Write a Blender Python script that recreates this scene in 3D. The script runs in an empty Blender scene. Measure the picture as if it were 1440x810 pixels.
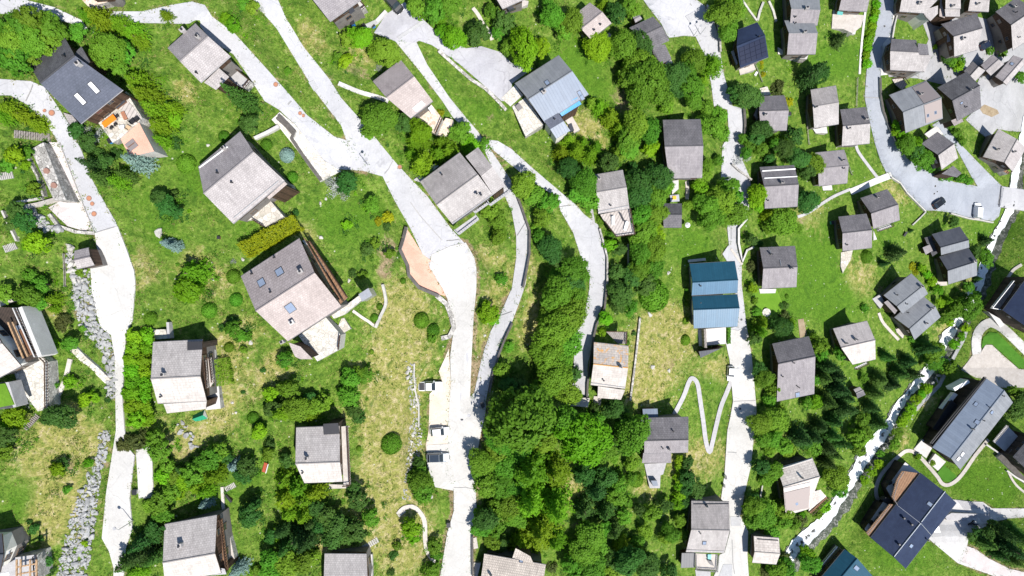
import bpy, bmesh, math, random
import numpy as np
from mathutils import Vector, Matrix
from mathutils.geometry import delaunay_2d_cdt

random.seed(11)
RNG = np.random.default_rng(5)
SC = bpy.context.scene
COL = SC.collection
R = math.radians

# ------------------------------------------------------------------ camera model
# straight-down drone view over a hillside; "pixel" positions of the survey are turned into
# ground positions by intersecting the view ray with the terrain
FPX = 960.0
HC = 138.0
SL = 0.42           # hillside falls towards +X
SY = 0.06           # and rises gently towards +Y


def P(tile, pts):
    """survey coordinates in one sheet (row, column) -> picture coordinates"""
    r, c = int(tile[0]), int(tile[1])
    y0 = (0, 200, 400, 605)[r]
    return [(c * 240 + x / 3.95, y0 + y / 3.95) for x, y in pts]


STREAM_PX = [(1085, 850), (1104, 800), (1113, 778), (1124, 763), (1143, 748), (1163, 728), (1184, 697), (1200, 671), (1215, 645),
             (1232, 621), (1249, 601), (1262, 574), (1278, 553), (1295, 534), (1310, 517), (1323, 493),
             (1332, 472), (1344, 458), (1358, 436), (1367, 416), (1376, 398), (1389, 360), (1397, 336),
             (1411, 313), (1419, 296), (1424, 272), (1429, 240), (1436, 205), (1446, 150), (1460, 60), (1475, -60)]


def _plane_pt(px, py):
    dx = (px - 720) / FPX
    t = HC / (1 - SL * dx - SY * (py - 405) / FPX)
    return dx * t, -(py - 405) / FPX * t


_st = np.array([_plane_pt(*p) for p in STREAM_PX])
_o = np.argsort(_st[:, 1])
ST_Y, ST_X = _st[_o, 1], _st[_o, 0]


def smooth(t):
    t = np.clip(t, 0, 1)
    return t * t * (3 - 2 * t)


def base_h(X, Y):
    X = np.asarray(X, float); Y = np.asarray(Y, float)
    xs = np.interp(Y, ST_Y, ST_X)
    d = X - xs
    z = np.where(d < 0, -SL * X + SY * Y, -SL * xs + SY * Y + 0.05 * d + smooth(d / 18) * 0.17 * (Y + 20))
    und = 0.35 * np.sin(X * 0.16 + 1.3 * np.sin(Y * 0.07)) * np.sin(Y * 0.13 + 0.6) + 0.18 * np.sin(X * 0.37 + Y * 0.29)
    z = z + und * smooth((np.abs(d) - 4) / 8)
    z = z - 0.7 * np.exp(-(d / 3.6) ** 2)
    return z


FLAT = []      # (points Nx2, z N, half width N)


def terrain(X, Y):
    X = np.asarray(X, float); Y = np.asarray(Y, float)
    sh = X.shape
    X = X.ravel(); Y = Y.ravel()
    b = base_h(X, Y)
    num = np.zeros_like(b); den = np.zeros_like(b)
    for pts, zs, hw in FLAT:
        pad = hw.max() + 5
        m = (X > pts[:, 0].min() - pad) & (X < pts[:, 0].max() + pad) & (Y > pts[:, 1].min() - pad) & (Y < pts[:, 1].max() + pad)
        if not m.any():
            continue
        x, y = X[m], Y[m]
        best = np.full(x.shape, 1e9); bz = np.zeros(x.shape); bh = np.ones(x.shape)
        for i in range(len(pts) - 1):
            ax, ay = pts[i]; bx, by = pts[i + 1]
            vx, vy = bx - ax, by - ay
            t = np.clip(((x - ax) * vx + (y - ay) * vy) / (vx * vx + vy * vy + 1e-9), 0, 1)
            d = np.hypot(x - ax - t * vx, y - ay - t * vy)
            k = d < best
            best = np.where(k, d, best)
            bz = np.where(k, zs[i] + t * (zs[i + 1] - zs[i]), bz)
            bh = np.where(k, hw[i] + t * (hw[i + 1] - hw[i]), bh)
        w = 1 - smooth((best - bh) / 3.5)
        num[m] += w * (bz - b[m]); den[m] += w
    return (b + num / np.maximum(den, 1)).reshape(sh)


def TH(x, y):
    return float(terrain(np.array([x]), np.array([y]))[0])


def at_many(pts, dz=0.0):
    """picture points -> world XY where their view rays come within dz above the terrain"""
    p = np.array(pts, float)
    dx = (p[:, 0] - 720) / FPX; dy = -(p[:, 1] - 405) / FPX
    t = np.full(len(p), HC / 1.0)
    t = HC / (1 - SL * np.clip(dx, -1, 1))
    for _ in range(26):
        h = terrain(dx * t, dy * t) + dz
        e = HC - h - t
        t = t + 0.75 * e
        if np.abs(e).max() < 0.004: break
    return np.stack([dx * t, dy * t], 1)


def at(px, py, dz=0.0):
    a = at_many([(px, py)], dz)[0]
    return float(a[0]), float(a[1])


def at_z(px, py, z):
    t = HC - z
    return (px - 720) / FPX * t, -(py - 405) / FPX * t


def flatten_road(px_pts):
    """px_pts: (x, y, half width in metres)"""
    a = np.array([_bp(p[0], p[1]) for p in px_pts])
    # dense
    P2, H2 = [], []
    for i in range(len(a) - 1):
        n = max(1, int(np.hypot(*(a[i + 1] - a[i])) / 4))
        for k in range(n):
            t = k / n
            P2.append(a[i] * (1 - t) + a[i + 1] * t); H2.append(px_pts[i][2] * (1 - t) + px_pts[i + 1][2] * t)
    P2.append(a[-1]); H2.append(px_pts[-1][2])
    P2 = np.array(P2); H2 = np.array(H2)
    z = base_h(P2[:, 0], P2[:, 1])
    for _ in range(3):
        z[1:-1] = 0.25 * z[:-2] + 0.5 * z[1:-1] + 0.25 * z[2:]
    FLAT.append((P2, z, H2))


def _bp(px, py):
    dx = (px - 720) / FPX; dy = -(py - 405) / FPX
    t = HC / (1 - SL * dx)
    for _ in range(20):
        t = t + 0.75 * (HC - float(base_h(dx * t, dy * t)) - t)
    return np.array([dx * t, dy * t])


# ------------------------------------------------------------------ object helpers
def link(o, parent=None):
    COL.objects.link(o)
    if parent is not None:
        o.parent = parent
    return o


def tag(o, label=None, cat=None, group=None, kind=None):
    if label: o['label'] = label
    if cat: o['category'] = cat
    if group: o['group'] = group
    if kind: o['kind'] = kind
    return o


def empty(name, loc, rz=0.0):
    o = bpy.data.objects.new(name, None)
    o.empty_display_size = 0.5
    o.location = loc; o.rotation_euler = (0, 0, rz)
    return link(o)


class MB:
    """collects faces; build() makes one mesh object"""
    def __init__(self):
        self.v = []; self.f = []; self.uv = []; self.mi = []

    def face(self, pts, uv=None, mi=0):
        n = len(self.v)
        self.v += [tuple(p) for p in pts]
        self.f.append(tuple(range(n, n + len(pts))))
        self.uv.append(uv); self.mi.append(mi)

    def box(self, cx, cy, z0, sx, sy, sz, rz=0.0, mi=0, taper=1.0):
        c, s = math.cos(rz), math.sin(rz)
        def q(x, y, z, k=1.0):
            x *= k; y *= k
            return (cx + c * x - s * y, cy + s * x + c * y, z)
        x, y = sx / 2, sy / 2
        b = [q(-x, -y, z0), q(x, -y, z0), q(x, y, z0), q(-x, y, z0)]
        t = [q(-x, -y, z0 + sz, taper), q(x, -y, z0 + sz, taper), q(x, y, z0 + sz, taper), q(-x, y, z0 + sz, taper)]
        self.hexa(b, t, mi)

    def hexa(self, b, t, mi=0):
        n = len(b)
        self.face(b[::-1], mi=mi); self.face(t, mi=mi)
        for i in range(n):
            j = (i + 1) % n
            self.face([b[i], b[j], t[j], t[i]], mi=mi)

    def prism(self, xy, z0, z1, mi=0, side_mi=None):
        """xy polygon (any winding) extruded from z0 to z1"""
        a = sum(xy[i][0] * xy[(i + 1) % len(xy)][1] - xy[(i + 1) % len(xy)][0] * xy[i][1] for i in range(len(xy)))
        if a < 0: xy = xy[::-1]
        s = mi if side_mi is None else side_mi
        self.face([(x, y, z1) for x, y in xy], mi=mi)
        self.face([(x, y, z0) for x, y in xy[::-1]], mi=s)
        for i in range(len(xy)):
            j = (i + 1) % len(xy)
            (x0, y0), (x1, y1) = xy[i], xy[j]
            self.face([(x0, y0, z0), (x1, y1, z0), (x1, y1, z1), (x0, y0, z1)], mi=s)

    def tube(self, p, q, r, n=6, mi=0, r2=None):
        p = Vector(p); q = Vector(q); r2 = r if r2 is None else r2
        d = (q - p).normalized()
        u = d.orthogonal().normalized(); w = d.cross(u)
        a = [p + (u * math.cos(k * 2 * math.pi / n) + w * math.sin(k * 2 * math.pi / n)) * r for k in range(n)]
        b = [q + (u * math.cos(k * 2 * math.pi / n) + w * math.sin(k * 2 * math.pi / n)) * r2 for k in range(n)]
        self.hexa(a, b, mi)

    def disc(self, cx, cy, z0, z1, r, n=16, mi=0):
        self.prism([(cx + r * math.cos(k * 2 * math.pi / n), cy + r * math.sin(k * 2 * math.pi / n)) for k in range(n)], z0, z1, mi)

    def build(self, name, mats, parent=None, origin=None, shade=False, loc=None):
        me = bpy.data.meshes.new(name)
        ox, oy, oz = origin if origin is not None else (0, 0, 0)
        me.from_pydata([(x - ox, y - oy, z - oz) for x, y, z in self.v], [], self.f)
        if any(u is not None for u in self.uv):
            l = me.uv_layers.new(name='UVMap')
            k = 0
            for f, u in zip(self.f, self.uv):
                for i in range(len(f)):
                    l.data[k].uv = u[i] if u is not None else (self.v[f[i]][0], self.v[f[i]][1])
                    k += 1
        for m in (mats if isinstance(mats, (list, tuple)) else [mats]):
            me.materials.append(m)
        if len(me.materials) > 1:
            me.polygons.foreach_set('material_index', self.mi)
        bm = bmesh.new(); bm.from_mesh(me)
        bmesh.ops.remove_doubles(bm, verts=bm.verts, dist=1e-4)
        bm.to_mesh(me); bm.free()
        if shade:
            me.polygons.foreach_set('use_smooth', [True] * len(me.polygons))
        me.update()
        o = bpy.data.objects.new(name, me)
        if loc is not None: o.location = loc
        return link(o, parent)


def pid(o, root):
    """parent keeping world placement: root has only a location"""
    return o


def mesh_np(name, verts, faces, mat, parent=None, uv=None):
    """verts Nx3, faces Mx3 or Mx4 numpy"""
    me = bpy.data.meshes.new(name)
    k = faces.shape[1]
    me.vertices.add(len(verts)); me.vertices.foreach_set('co', np.ascontiguousarray(verts, np.float32).ravel())
    me.loops.add(faces.size); me.loops.foreach_set('vertex_index', np.ascontiguousarray(faces, np.int32).ravel())
    me.polygons.add(len(faces))
    me.polygons.foreach_set('loop_start', np.arange(0, faces.size, k, dtype=np.int32))
    me.update(calc_edges=True)
    me.validate()
    if mat is not None: me.materials.append(mat)
    return me


def obj_of(me, name, parent=None):
    return link(bpy.data.objects.new(name, me), parent)
# ------------------------------------------------------------------ materials
def _nt(name):
    m = bpy.data.materials.new(name); m.use_nodes = True
    nt = m.node_tree
    b = nt.nodes['Principled BSDF']
    b.inputs['Specular IOR Level'].default_value = 0.25
    return m, nt, b


def N(nt, typ, **kw):
    n = nt.nodes.new(typ)
    for k, v in kw.items():
        if k in n.inputs: n.inputs[k].default_value = v
        else: setattr(n, k, v)
    return n


def ramp(nt, fac, stops, interp='LINEAR'):
    r = nt.nodes.new('ShaderNodeValToRGB')
    r.color_ramp.interpolation = interp
    e = r.color_ramp.elements
    while len(e) < len(stops): e.new(0.5)
    for s, (p, c) in zip(e, stops):
        s.position = p; s.color = (*c, 1) if len(c) == 3 else c
    nt.links.new(fac, r.inputs[0])
    return r.outputs[0]


def mix(nt, fac, a, b, mode='MIX'):
    n = nt.nodes.new('ShaderNodeMix'); n.data_type = 'RGBA'; n.blend_type = mode
    for sock, v in ((n.inputs[0], fac), (n.inputs[6], a), (n.inputs[7], b)):
        if isinstance(v, (int, float)): sock.default_value = v
        elif isinstance(v, tuple): sock.default_value = (*v, 1) if len(v) == 3 else v
        else: nt.links.new(v, sock)
    return n.outputs[2]


def noise(nt, vec, scale, detail=4, rough=0.6, dist=0.0):
    n = N(nt, 'ShaderNodeTexNoise', Scale=scale, Detail=detail, Roughness=rough, Distortion=dist)
    if vec is not None: nt.links.new(vec, n.inputs['Vector'])
    return n.outputs['Fac']


def wpos(nt):
    return nt.nodes.new('ShaderNodeNewGeometry').outputs['Position']


def bump(nt, b, h, strength=0.4, dist=0.1):
    n = N(nt, 'ShaderNodeBump', Strength=strength, Distance=dist)
    nt.links.new(h, n.inputs['Height']); nt.links.new(n.outputs[0], b.inputs['Normal'])


def rough_mat(name, c1, c2, s1=0.5, s2=6.0, rough=0.85, bmp=0.3, c3=None, fine=None):
    """two-tone weathered surface: broad stains and fine grain, in world space"""
    m, nt, b = _nt(name)
    p = wpos(nt)
    n1 = noise(nt, p, s1, 5, 0.65, 0.4); n2 = noise(nt, p, s2, 4, 0.7)
    col = ramp(nt, n1, [(0.3, c1), (0.7, c2)])
    if c3 is not None:
        n3 = noise(nt, p, s1 * 3.1, 6, 0.7, 0.8)
        f = ramp(nt, n3, [(0.58, (0, 0, 0)), (0.7, (1, 1, 1))])
        col = mix(nt, f, col, c3)
    g = ramp(nt, n2, [(0.25, (0.78,) * 3), (0.75, (1.15,) * 3)])
    col = mix(nt, 1.0, col, g, 'MULTIPLY')
    nt.links.new(col, b.inputs['Base Color'])
    b.inputs['Roughness'].default_value = rough
    bump(nt, b, n2, bmp, 0.05)
    return m


def road_mat(name, c1, c2, crack=(0.78,) * 3):
    """worn concrete or asphalt: repair fields, cracks, grime, grain"""
    m, nt, b = _nt(name)
    p = wpos(nt)
    n1 = noise(nt, p, 0.13, 6, 0.7, 0.6); n2 = noise(nt, p, 3.5, 5, 0.75); n3 = noise(nt, p, 0.7, 6, 0.75, 0.8)
    col = ramp(nt, n1, [(0.3, c1), (0.7, c2)])
    vo = N(nt, 'ShaderNodeTexVoronoi', Scale=0.10); vo.distance = 'MANHATTAN'; nt.links.new(p, vo.inputs['Vector'])
    sp = nt.nodes.new('ShaderNodeSeparateColor'); nt.links.new(vo.outputs['Color'], sp.inputs[0])
    col = mix(nt, 1.0, col, ramp(nt, sp.outputs[0], [(0.0, (0.94,) * 3), (1.0, (1.03,) * 3)]), 'MULTIPLY')
    sc = nt.nodes.new('ShaderNodeVectorMath'); sc.operation = 'ADD'
    nn = N(nt, 'ShaderNodeTexNoise', Scale=0.5, Detail=3); nt.links.new(p, nn.inputs['Vector'])
    nt.links.new(p, sc.inputs[0]); nt.links.new(nn.outputs['Color'], sc.inputs[1])
    ve = N(nt, 'ShaderNodeTexVoronoi', Scale=0.16); ve.feature = 'DISTANCE_TO_EDGE'; nt.links.new(sc.outputs[0], ve.inputs['Vector'])
    cr = ramp(nt, ve.outputs['Distance'], [(0.006, (1, 1, 1)), (0.014, (0, 0, 0))])
    brk = ramp(nt, n3, [(0.45, (0, 0, 0)), (0.6, (0.8,) * 3)])
    cf = nt.nodes.new('ShaderNodeMath'); cf.operation = 'MULTIPLY'; nt.links.new(cr, cf.inputs[0]); nt.links.new(brk, cf.inputs[1])
    col = mix(nt, cf.outputs[0], col, tuple(x * k for x, k in zip(c1, crack)))
    col = mix(nt, 1.0, col, ramp(nt, n3, [(0.25, (0.88,) * 3), (0.5, (1.0,) * 3), (0.75, (1.05,) * 3)]), 'MULTIPLY')
    col = mix(nt, 1.0, col, ramp(nt, n2, [(0.25, (0.86,) * 3), (0.75, (1.10,) * 3)]), 'MULTIPLY')
    nt.links.new(col, b.inputs['Base Color']); b.inputs['Roughness'].default_value = 0.9
    bump(nt, b, n2, 0.2, 0.05)
    return m


def plain(name, c, rough=0.5, metal=0.0, spec=0.4, vary=0.12):
    m, nt, b = _nt(name)
    n = noise(nt, wpos(nt), 3.0, 3)
    k = ramp(nt, n, [(0.2, tuple(max(0, x * (1 - vary)) for x in c)), (0.8, tuple(min(1, x * (1 + vary)) for x in c))])
    nt.links.new(k, b.inputs['Base Color'])
    b.inputs['Roughness'].default_value = rough; b.inputs['Metallic'].default_value = metal
    b.inputs['Specular IOR Level'].default_value = spec
    return m


def slab_roof(name, c1, c2, row=0.42, width=0.55, gap=0.66, stain=None, stain_at=0.6, streak=0.5):
    """stone or shingle courses, laid along UV (metres along eave, metres down slope)"""
    m, nt, b = _nt(name)
    uv = nt.nodes.new('ShaderNodeUVMap').outputs[0]
    oi = nt.nodes.new('ShaderNodeObjectInfo')
    add = nt.nodes.new('ShaderNodeVectorMath'); add.operation = 'ADD'
    sc = nt.nodes.new('ShaderNodeVectorMath'); sc.operation = 'SCALE'; sc.inputs[3].default_value = 60
    cmb = nt.nodes.new('ShaderNodeCombineXYZ')
    nt.links.new(oi.outputs['Random'], cmb.inputs[0]); nt.links.new(oi.outputs['Random'], cmb.inputs[2])
    nt.links.new(cmb.outputs[0], sc.inputs[0]); nt.links.new(sc.outputs[0], add.inputs[1]); nt.links.new(uv, add.inputs[0])
    v = add.outputs[0]
    br = N(nt, 'ShaderNodeTexBrick', Scale=1.0)
    br.offset = 0.5; br.squash = 1.0
    br.inputs['Brick Width'].default_value = width; br.inputs['Row Height'].default_value = row
    br.inputs['Mortar Size'].default_value = 0.045; br.inputs['Mortar Smooth'].default_value = 0.4; br.inputs['Bias'].default_value = 0.0
    br.inputs['Color1'].default_value = (0.91, 0.91, 0.91, 1); br.inputs['Color2'].default_value = (1.08, 1.08, 1.08, 1)
    br.inputs['Mortar'].default_value = (gap, gap, gap, 1)
    nt.links.new(v, br.inputs['Vector'])
    n1 = noise(nt, v, 0.35, 6, 0.7, 0.6)
    col = ramp(nt, n1, [(0.3, c1), (0.7, c2)])
    # weather streaks running down the slope
    mp = N(nt, 'ShaderNodeMapping'); mp.inputs['Scale'].default_value = (2.6, 0.35, 1); nt.links.new(v, mp.inputs['Vector'])
    n2 = noise(nt, mp.outputs[0], 1.0, 5, 0.7)
    st = ramp(nt, n2, [(0.3, (1 - 0.45 * streak,) * 3), (0.7, (1 + 0.22 * streak,) * 3)])
    col = mix(nt, 1.0, col, br.outputs['Color'], 'MULTIPLY')
    col = mix(nt, 1.0, col, st, 'MULTIPLY')
    n5 = noise(nt, v, 6.5, 4, 0.75)
    col = mix(nt, 1.0, col, ramp(nt, n5, [(0.3, (0.87,) * 3), (0.7, (1.11,) * 3)]), 'MULTIPLY')
    if stain is not None:
        n3 = noise(nt, v, 0.9, 6, 0.75, 1.0)
        f = ramp(nt, n3, [(stain_at, (0, 0, 0)), (stain_at + 0.1, (1, 1, 1))])
        col = mix(nt, f, col, stain)
    nt.links.new(col, b.inputs['Base Color'])
    b.inputs['Roughness'].default_value = 0.8
    bump(nt, b, br.outputs['Fac'], -0.5, 0.04)
    return m


def seam_roof(name, c1, c2, pitch=0.5, rough=0.4, metal=0.0):
    """standing seam sheet metal: ribs run down the slope"""
    m, nt, b = _nt(name)
    uv = nt.nodes.new('ShaderNodeUVMap').outputs[0]
    br = N(nt, 'ShaderNodeTexBrick', Scale=1.0)
    br.offset = 0.0
    br.inputs['Brick Width'].default_value = pitch; br.inputs['Row Height'].default_value = 60.0
    br.inputs['Mortar Size'].default_value = 0.03; br.inputs['Mortar Smooth'].default_value = 0.3
    br.inputs['Color1'].default_value = (0.93, 0.93, 0.93, 1); br.inputs['Color2'].default_value = (1.07, 1.07, 1.07, 1)
    br.inputs['Mortar'].default_value = (0.82, 0.82, 0.82, 1)
    nt.links.new(uv, br.inputs['Vector'])
    n1 = noise(nt, uv, 0.5, 6, 0.7, 0.5)
    col = ramp(nt, n1, [(0.3, c1), (0.7, c2)])
    n2 = noise(nt, uv, 7.0, 4, 0.7)
    col = mix(nt, 1.0, col, ramp(nt, n2, [(0.3, (0.86,) * 3), (0.7, (1.12,) * 3)]), 'MULTIPLY')
    col = mix(nt, 1.0, col, br.outputs['Color'], 'MULTIPLY')
    nt.links.new(col, b.inputs['Base Color'])
    b.inputs['Roughness'].default_value = rough; b.inputs['Metallic'].default_value = metal
    bump(nt, b, br.outputs['Fac'], 0.35, 0.04)
    return m


def planks(name, c1, c2, w=0.18, rough=0.8):
    m, nt, b = _nt(name)
    p = wpos(nt)
    mp = N(nt, 'ShaderNodeMapping'); mp.inputs['Rotation'].default_value = (0, 0, 0.5); nt.links.new(p, mp.inputs['Vector'])
    wv = N(nt, 'ShaderNodeTexWave', Scale=0.32 / w * 0.5, Distortion=0.3); nt.links.new(mp.outputs[0], wv.inputs['Vector'])
    n1 = noise(nt, p, 1.6, 5)
    col = ramp(nt, n1, [(0.3, c1), (0.7, c2)])
    col = mix(nt, 1.0, col, ramp(nt, wv.outputs['Fac'], [(0.0, (0.6,) * 3), (0.25, (1.05,) * 3)]), 'MULTIPLY')
    nt.links.new(col, b.inputs['Base Color']); b.inputs['Roughness'].default_value = rough
    return m


def paving(name, c1, c2, joint, scale=1.1, smooth_edge=0.06):
    """crazy paving / flagstones"""
    m, nt, b = _nt(name)
    p = wpos(nt)
    vo = N(nt, 'ShaderNodeTexVoronoi', Scale=scale, Randomness=0.9); nt.links.new(p, vo.inputs['Vector'])
    ve = N(nt, 'ShaderNodeTexVoronoi', Scale=scale, Randomness=0.9); ve.feature = 'DISTANCE_TO_EDGE'; nt.links.new(p, ve.inputs['Vector'])
    sp = nt.nodes.new('ShaderNodeSeparateColor'); nt.links.new(vo.outputs['Color'], sp.inputs[0])
    col = ramp(nt, sp.outputs[0], [(0.1, c1), (0.9, c2)])
    f = ramp(nt, ve.outputs['Distance'], [(0.0, (0, 0, 0)), (smooth_edge, (1, 1, 1))])
    col = mix(nt, f, joint, col)
    n2 = noise(nt, p, 4.0, 5)
    col = mix(nt, 1.0, col, ramp(nt, n2, [(0.3, (0.82,) * 3), (0.7, (1.1,) * 3)]), 'MULTIPLY')
    nt.links.new(col, b.inputs['Base Color']); b.inputs['Roughness'].default_value = 0.85
    bump(nt, b, f, 0.4, 0.04)
    return m


def foliage(name, c1, c2, c3=None, trans=0.35):
    """leaves: tone varies leaf by leaf (local position) and tree by tree; thin leaves let light through"""
    m, nt, b = _nt(name)
    tc = nt.nodes.new('ShaderNodeTexCoord').outputs['Object']
    oi = nt.nodes.new('ShaderNodeObjectInfo').outputs['Random']
    n1 = noise(nt, wpos(nt), 0.9, 3, 0.6)
    wn = nt.nodes.new('ShaderNodeTexWhiteNoise'); nt.links.new(tc, wn.inputs['Vector'])
    col = ramp(nt, n1, [(0.3, c1), (0.7, c2)])
    if c3 is not None:
        col = mix(nt, ramp(nt, wn.outputs['Value'], [(0.7, (0, 0, 0)), (1.0, (0.9,) * 3)]), col, c3)
    hs = nt.nodes.new('ShaderNodeHueSaturation')
    mr = nt.nodes.new('ShaderNodeMapRange'); mr.inputs[3].default_value = 0.475; mr.inputs[4].default_value = 0.525
    nt.links.new(oi, mr.inputs[0]); nt.links.new(mr.outputs[0], hs.inputs['Hue'])
    mv = nt.nodes.new('ShaderNodeMapRange'); mv.inputs[3].default_value = 0.8; mv.inputs[4].default_value = 1.25
    wn2 = nt.nodes.new('ShaderNodeTexWhiteNoise'); wn2.noise_dimensions = '1D'; nt.links.new(oi, wn2.inputs['W'])
    nt.links.new(wn2.outputs['Value'], mv.inputs[0]); nt.links.new(mv.outputs[0], hs.inputs['Value'])
    nt.links.new(col, hs.inputs['Color'])
    c = hs.outputs[0]
    nt.links.new(c, b.inputs['Base Color']); b.inputs['Roughness'].default_value = 0.6
    b.inputs['Specular IOR Level'].default_value = 0.15
    tr = nt.nodes.new('ShaderNodeBsdfTranslucent'); nt.links.new(c, tr.inputs['Color'])
    ms = nt.nodes.new('ShaderNodeMixShader'); ms.inputs[0].default_value = trans
    nt.links.new(b.outputs[0], ms.inputs[1]); nt.links.new(tr.outputs[0], ms.inputs[2])
    nt.links.new(ms.outputs[0], nt.nodes['Material Output'].inputs['Surface'])
    return m


M = {}
# roofs
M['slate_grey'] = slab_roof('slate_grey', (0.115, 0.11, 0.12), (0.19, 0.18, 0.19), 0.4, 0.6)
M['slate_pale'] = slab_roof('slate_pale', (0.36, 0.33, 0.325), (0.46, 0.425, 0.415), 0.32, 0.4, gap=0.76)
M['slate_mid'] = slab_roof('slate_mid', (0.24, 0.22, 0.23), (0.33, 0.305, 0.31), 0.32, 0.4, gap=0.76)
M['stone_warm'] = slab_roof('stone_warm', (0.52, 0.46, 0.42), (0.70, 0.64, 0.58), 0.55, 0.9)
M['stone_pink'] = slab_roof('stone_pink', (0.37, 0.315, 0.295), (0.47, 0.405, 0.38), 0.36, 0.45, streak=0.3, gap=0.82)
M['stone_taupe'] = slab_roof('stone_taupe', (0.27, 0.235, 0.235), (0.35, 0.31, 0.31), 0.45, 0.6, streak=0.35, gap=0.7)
M['dark_slate'] = slab_roof('dark_slate', (0.055, 0.055, 0.062), (0.12, 0.12, 0.13), 0.4, 0.6, gap=0.7)
M['blue_slate'] = slab_roof('blue_slate', (0.075, 0.085, 0.11), (0.11, 0.12, 0.155), 0.35, 0.5, streak=0.2, gap=0.85)
M['navy_slate'] = slab_roof('navy_slate', (0.014, 0.024, 0.058), (0.024, 0.038, 0.08), 0.35, 0.5, streak=0.2, gap=0.8)
M['charcoal_sheet'] = seam_roof('charcoal_sheet', (0.05, 0.055, 0.07), (0.08, 0.085, 0.10), 0.6)
M['grey_sheet'] = seam_roof('grey_sheet', (0.17, 0.18, 0.195), (0.24, 0.25, 0.265), 0.6)
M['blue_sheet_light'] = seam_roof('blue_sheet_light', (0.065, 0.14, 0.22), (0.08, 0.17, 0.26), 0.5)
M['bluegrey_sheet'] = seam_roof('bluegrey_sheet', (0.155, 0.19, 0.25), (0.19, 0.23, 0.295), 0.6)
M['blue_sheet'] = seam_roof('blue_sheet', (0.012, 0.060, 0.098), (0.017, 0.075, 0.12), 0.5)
M['blue_awning'] = seam_roof('blue_awning', (0.03, 0.22, 0.45), (0.05, 0.28, 0.52), 0.4)
M['stone_lichen'] = slab_roof('stone_lichen', (0.40, 0.36, 0.34), (0.55, 0.50, 0.45), 0.5, 0.8, stain=(0.62, 0.30, 0.05), stain_at=0.52)
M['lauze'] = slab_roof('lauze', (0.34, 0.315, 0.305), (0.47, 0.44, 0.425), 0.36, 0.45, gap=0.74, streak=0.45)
M['lauze_dark'] = slab_roof('lauze_dark', (0.27, 0.25, 0.245), (0.40, 0.37, 0.36), 0.36, 0.45, gap=0.74, streak=0.5)  # darker lauze, mostly for slopes turned from the sun; shade put into colour
M['cream_roof'] = slab_roof('cream_roof', (0.44, 0.40, 0.37), (0.57, 0.53, 0.49), 0.5, 1.0, gap=0.8, streak=0.4)  # paler lower slopes: their sunlit, overexposed look is put into the colour
M['timber_tiles'] = slab_roof('timber_tiles', (0.48, 0.42, 0.37), (0.68, 0.60, 0.52), 0.45, 0.35, gap=0.5)
# walls
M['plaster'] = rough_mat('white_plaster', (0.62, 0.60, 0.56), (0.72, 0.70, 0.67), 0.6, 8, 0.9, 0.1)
M['rendered_stone'] = rough_mat('shaded_render', (0.13, 0.12, 0.115), (0.21, 0.195, 0.18), 0.6, 8, 0.9, 0.1)  # wall shade is put into this darkened render colour
M['timber'] = planks('brown_timber', (0.045, 0.027, 0.018), (0.085, 0.05, 0.033), 0.2)  # darkened so the timber colour also carries the shade on the walls
M['timber_pale'] = planks('pale_timber', (0.32, 0.20, 0.11), (0.45, 0.30, 0.18), 0.2)
M['timber_grey'] = planks('grey_timber', (0.20, 0.18, 0.165), (0.32, 0.29, 0.27), 0.2)
M['dark_timber'] = planks('dark_timber', (0.035, 0.028, 0.024), (0.07, 0.05, 0.04), 0.2)  # on apartment blocks this dark colour stands for the shade on their walls
M['deck'] = planks('grey_deck', (0.38, 0.34, 0.32), (0.50, 0.46, 0.43), 0.3)
M['deck_brown'] = planks('brown_deck', (0.19, 0.105, 0.06), (0.29, 0.17, 0.10), 0.3)
M['stone_wall'] = paving('rubble_stone', (0.28, 0.27, 0.25), (0.52, 0.50, 0.47), (0.12, 0.11, 0.10), 1.8)
M['dark_wall'] = rough_mat('dark_coping', (0.07, 0.065, 0.06), (0.13, 0.12, 0.11), 1.0, 6)
M['concrete_wall'] = rough_mat('pale_concrete_wall', (0.38, 0.365, 0.34), (0.52, 0.50, 0.47), 0.8, 6)
# ground surfaces
M['road'] = road_mat('pale_road', (0.39, 0.39, 0.408), (0.46, 0.46, 0.476))
M['road_white'] = road_mat('bright_concrete_road', (0.455, 0.445, 0.425), (0.55, 0.535, 0.515))  # whiter past the joints; overexposed brightness is also put into the colour
M['road_grey'] = road_mat('grey_asphalt', (0.27, 0.29, 0.33), (0.35, 0.37, 0.41))
M['court_grey'] = road_mat('worn_asphalt', (0.28, 0.28, 0.29), (0.40, 0.40, 0.41))
M['court_lav'] = road_mat('worn_court', (0.32, 0.315, 0.345), (0.45, 0.45, 0.475))
M['lane'] = road_mat('lane_concrete', (0.38, 0.38, 0.395), (0.47, 0.465, 0.475))
M['gravel'] = rough_mat('pale_gravel', (0.54, 0.46, 0.37), (0.66, 0.60, 0.53), 0.3, 7.0, 0.95, 0.4, c3=(0.66, 0.48, 0.30))
M['yard'] = rough_mat('pink_gravel_yard', (0.48, 0.43, 0.42), (0.60, 0.56, 0.55), 0.4, 8.0, 0.95, 0.4)
M['patch'] = rough_mat('tar_patch', (0.36, 0.36, 0.37), (0.44, 0.44, 0.45), 0.5, 5.0, 0.9, 0.1)
M['crack'] = rough_mat('joint_tar', (0.28, 0.28, 0.28), (0.36, 0.35, 0.34), 0.5, 5.0, 0.9, 0.1)
M['salmon'] = rough_mat('salmon_screed', (0.60, 0.335, 0.245), (0.68, 0.405, 0.31), 0.4, 5.0, 0.8, 0.1)
M['flag'] = paving('pale_flagstones', (0.47, 0.43, 0.37), (0.63, 0.60, 0.54), (0.33, 0.31, 0.26), 1.3, 0.08)
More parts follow.
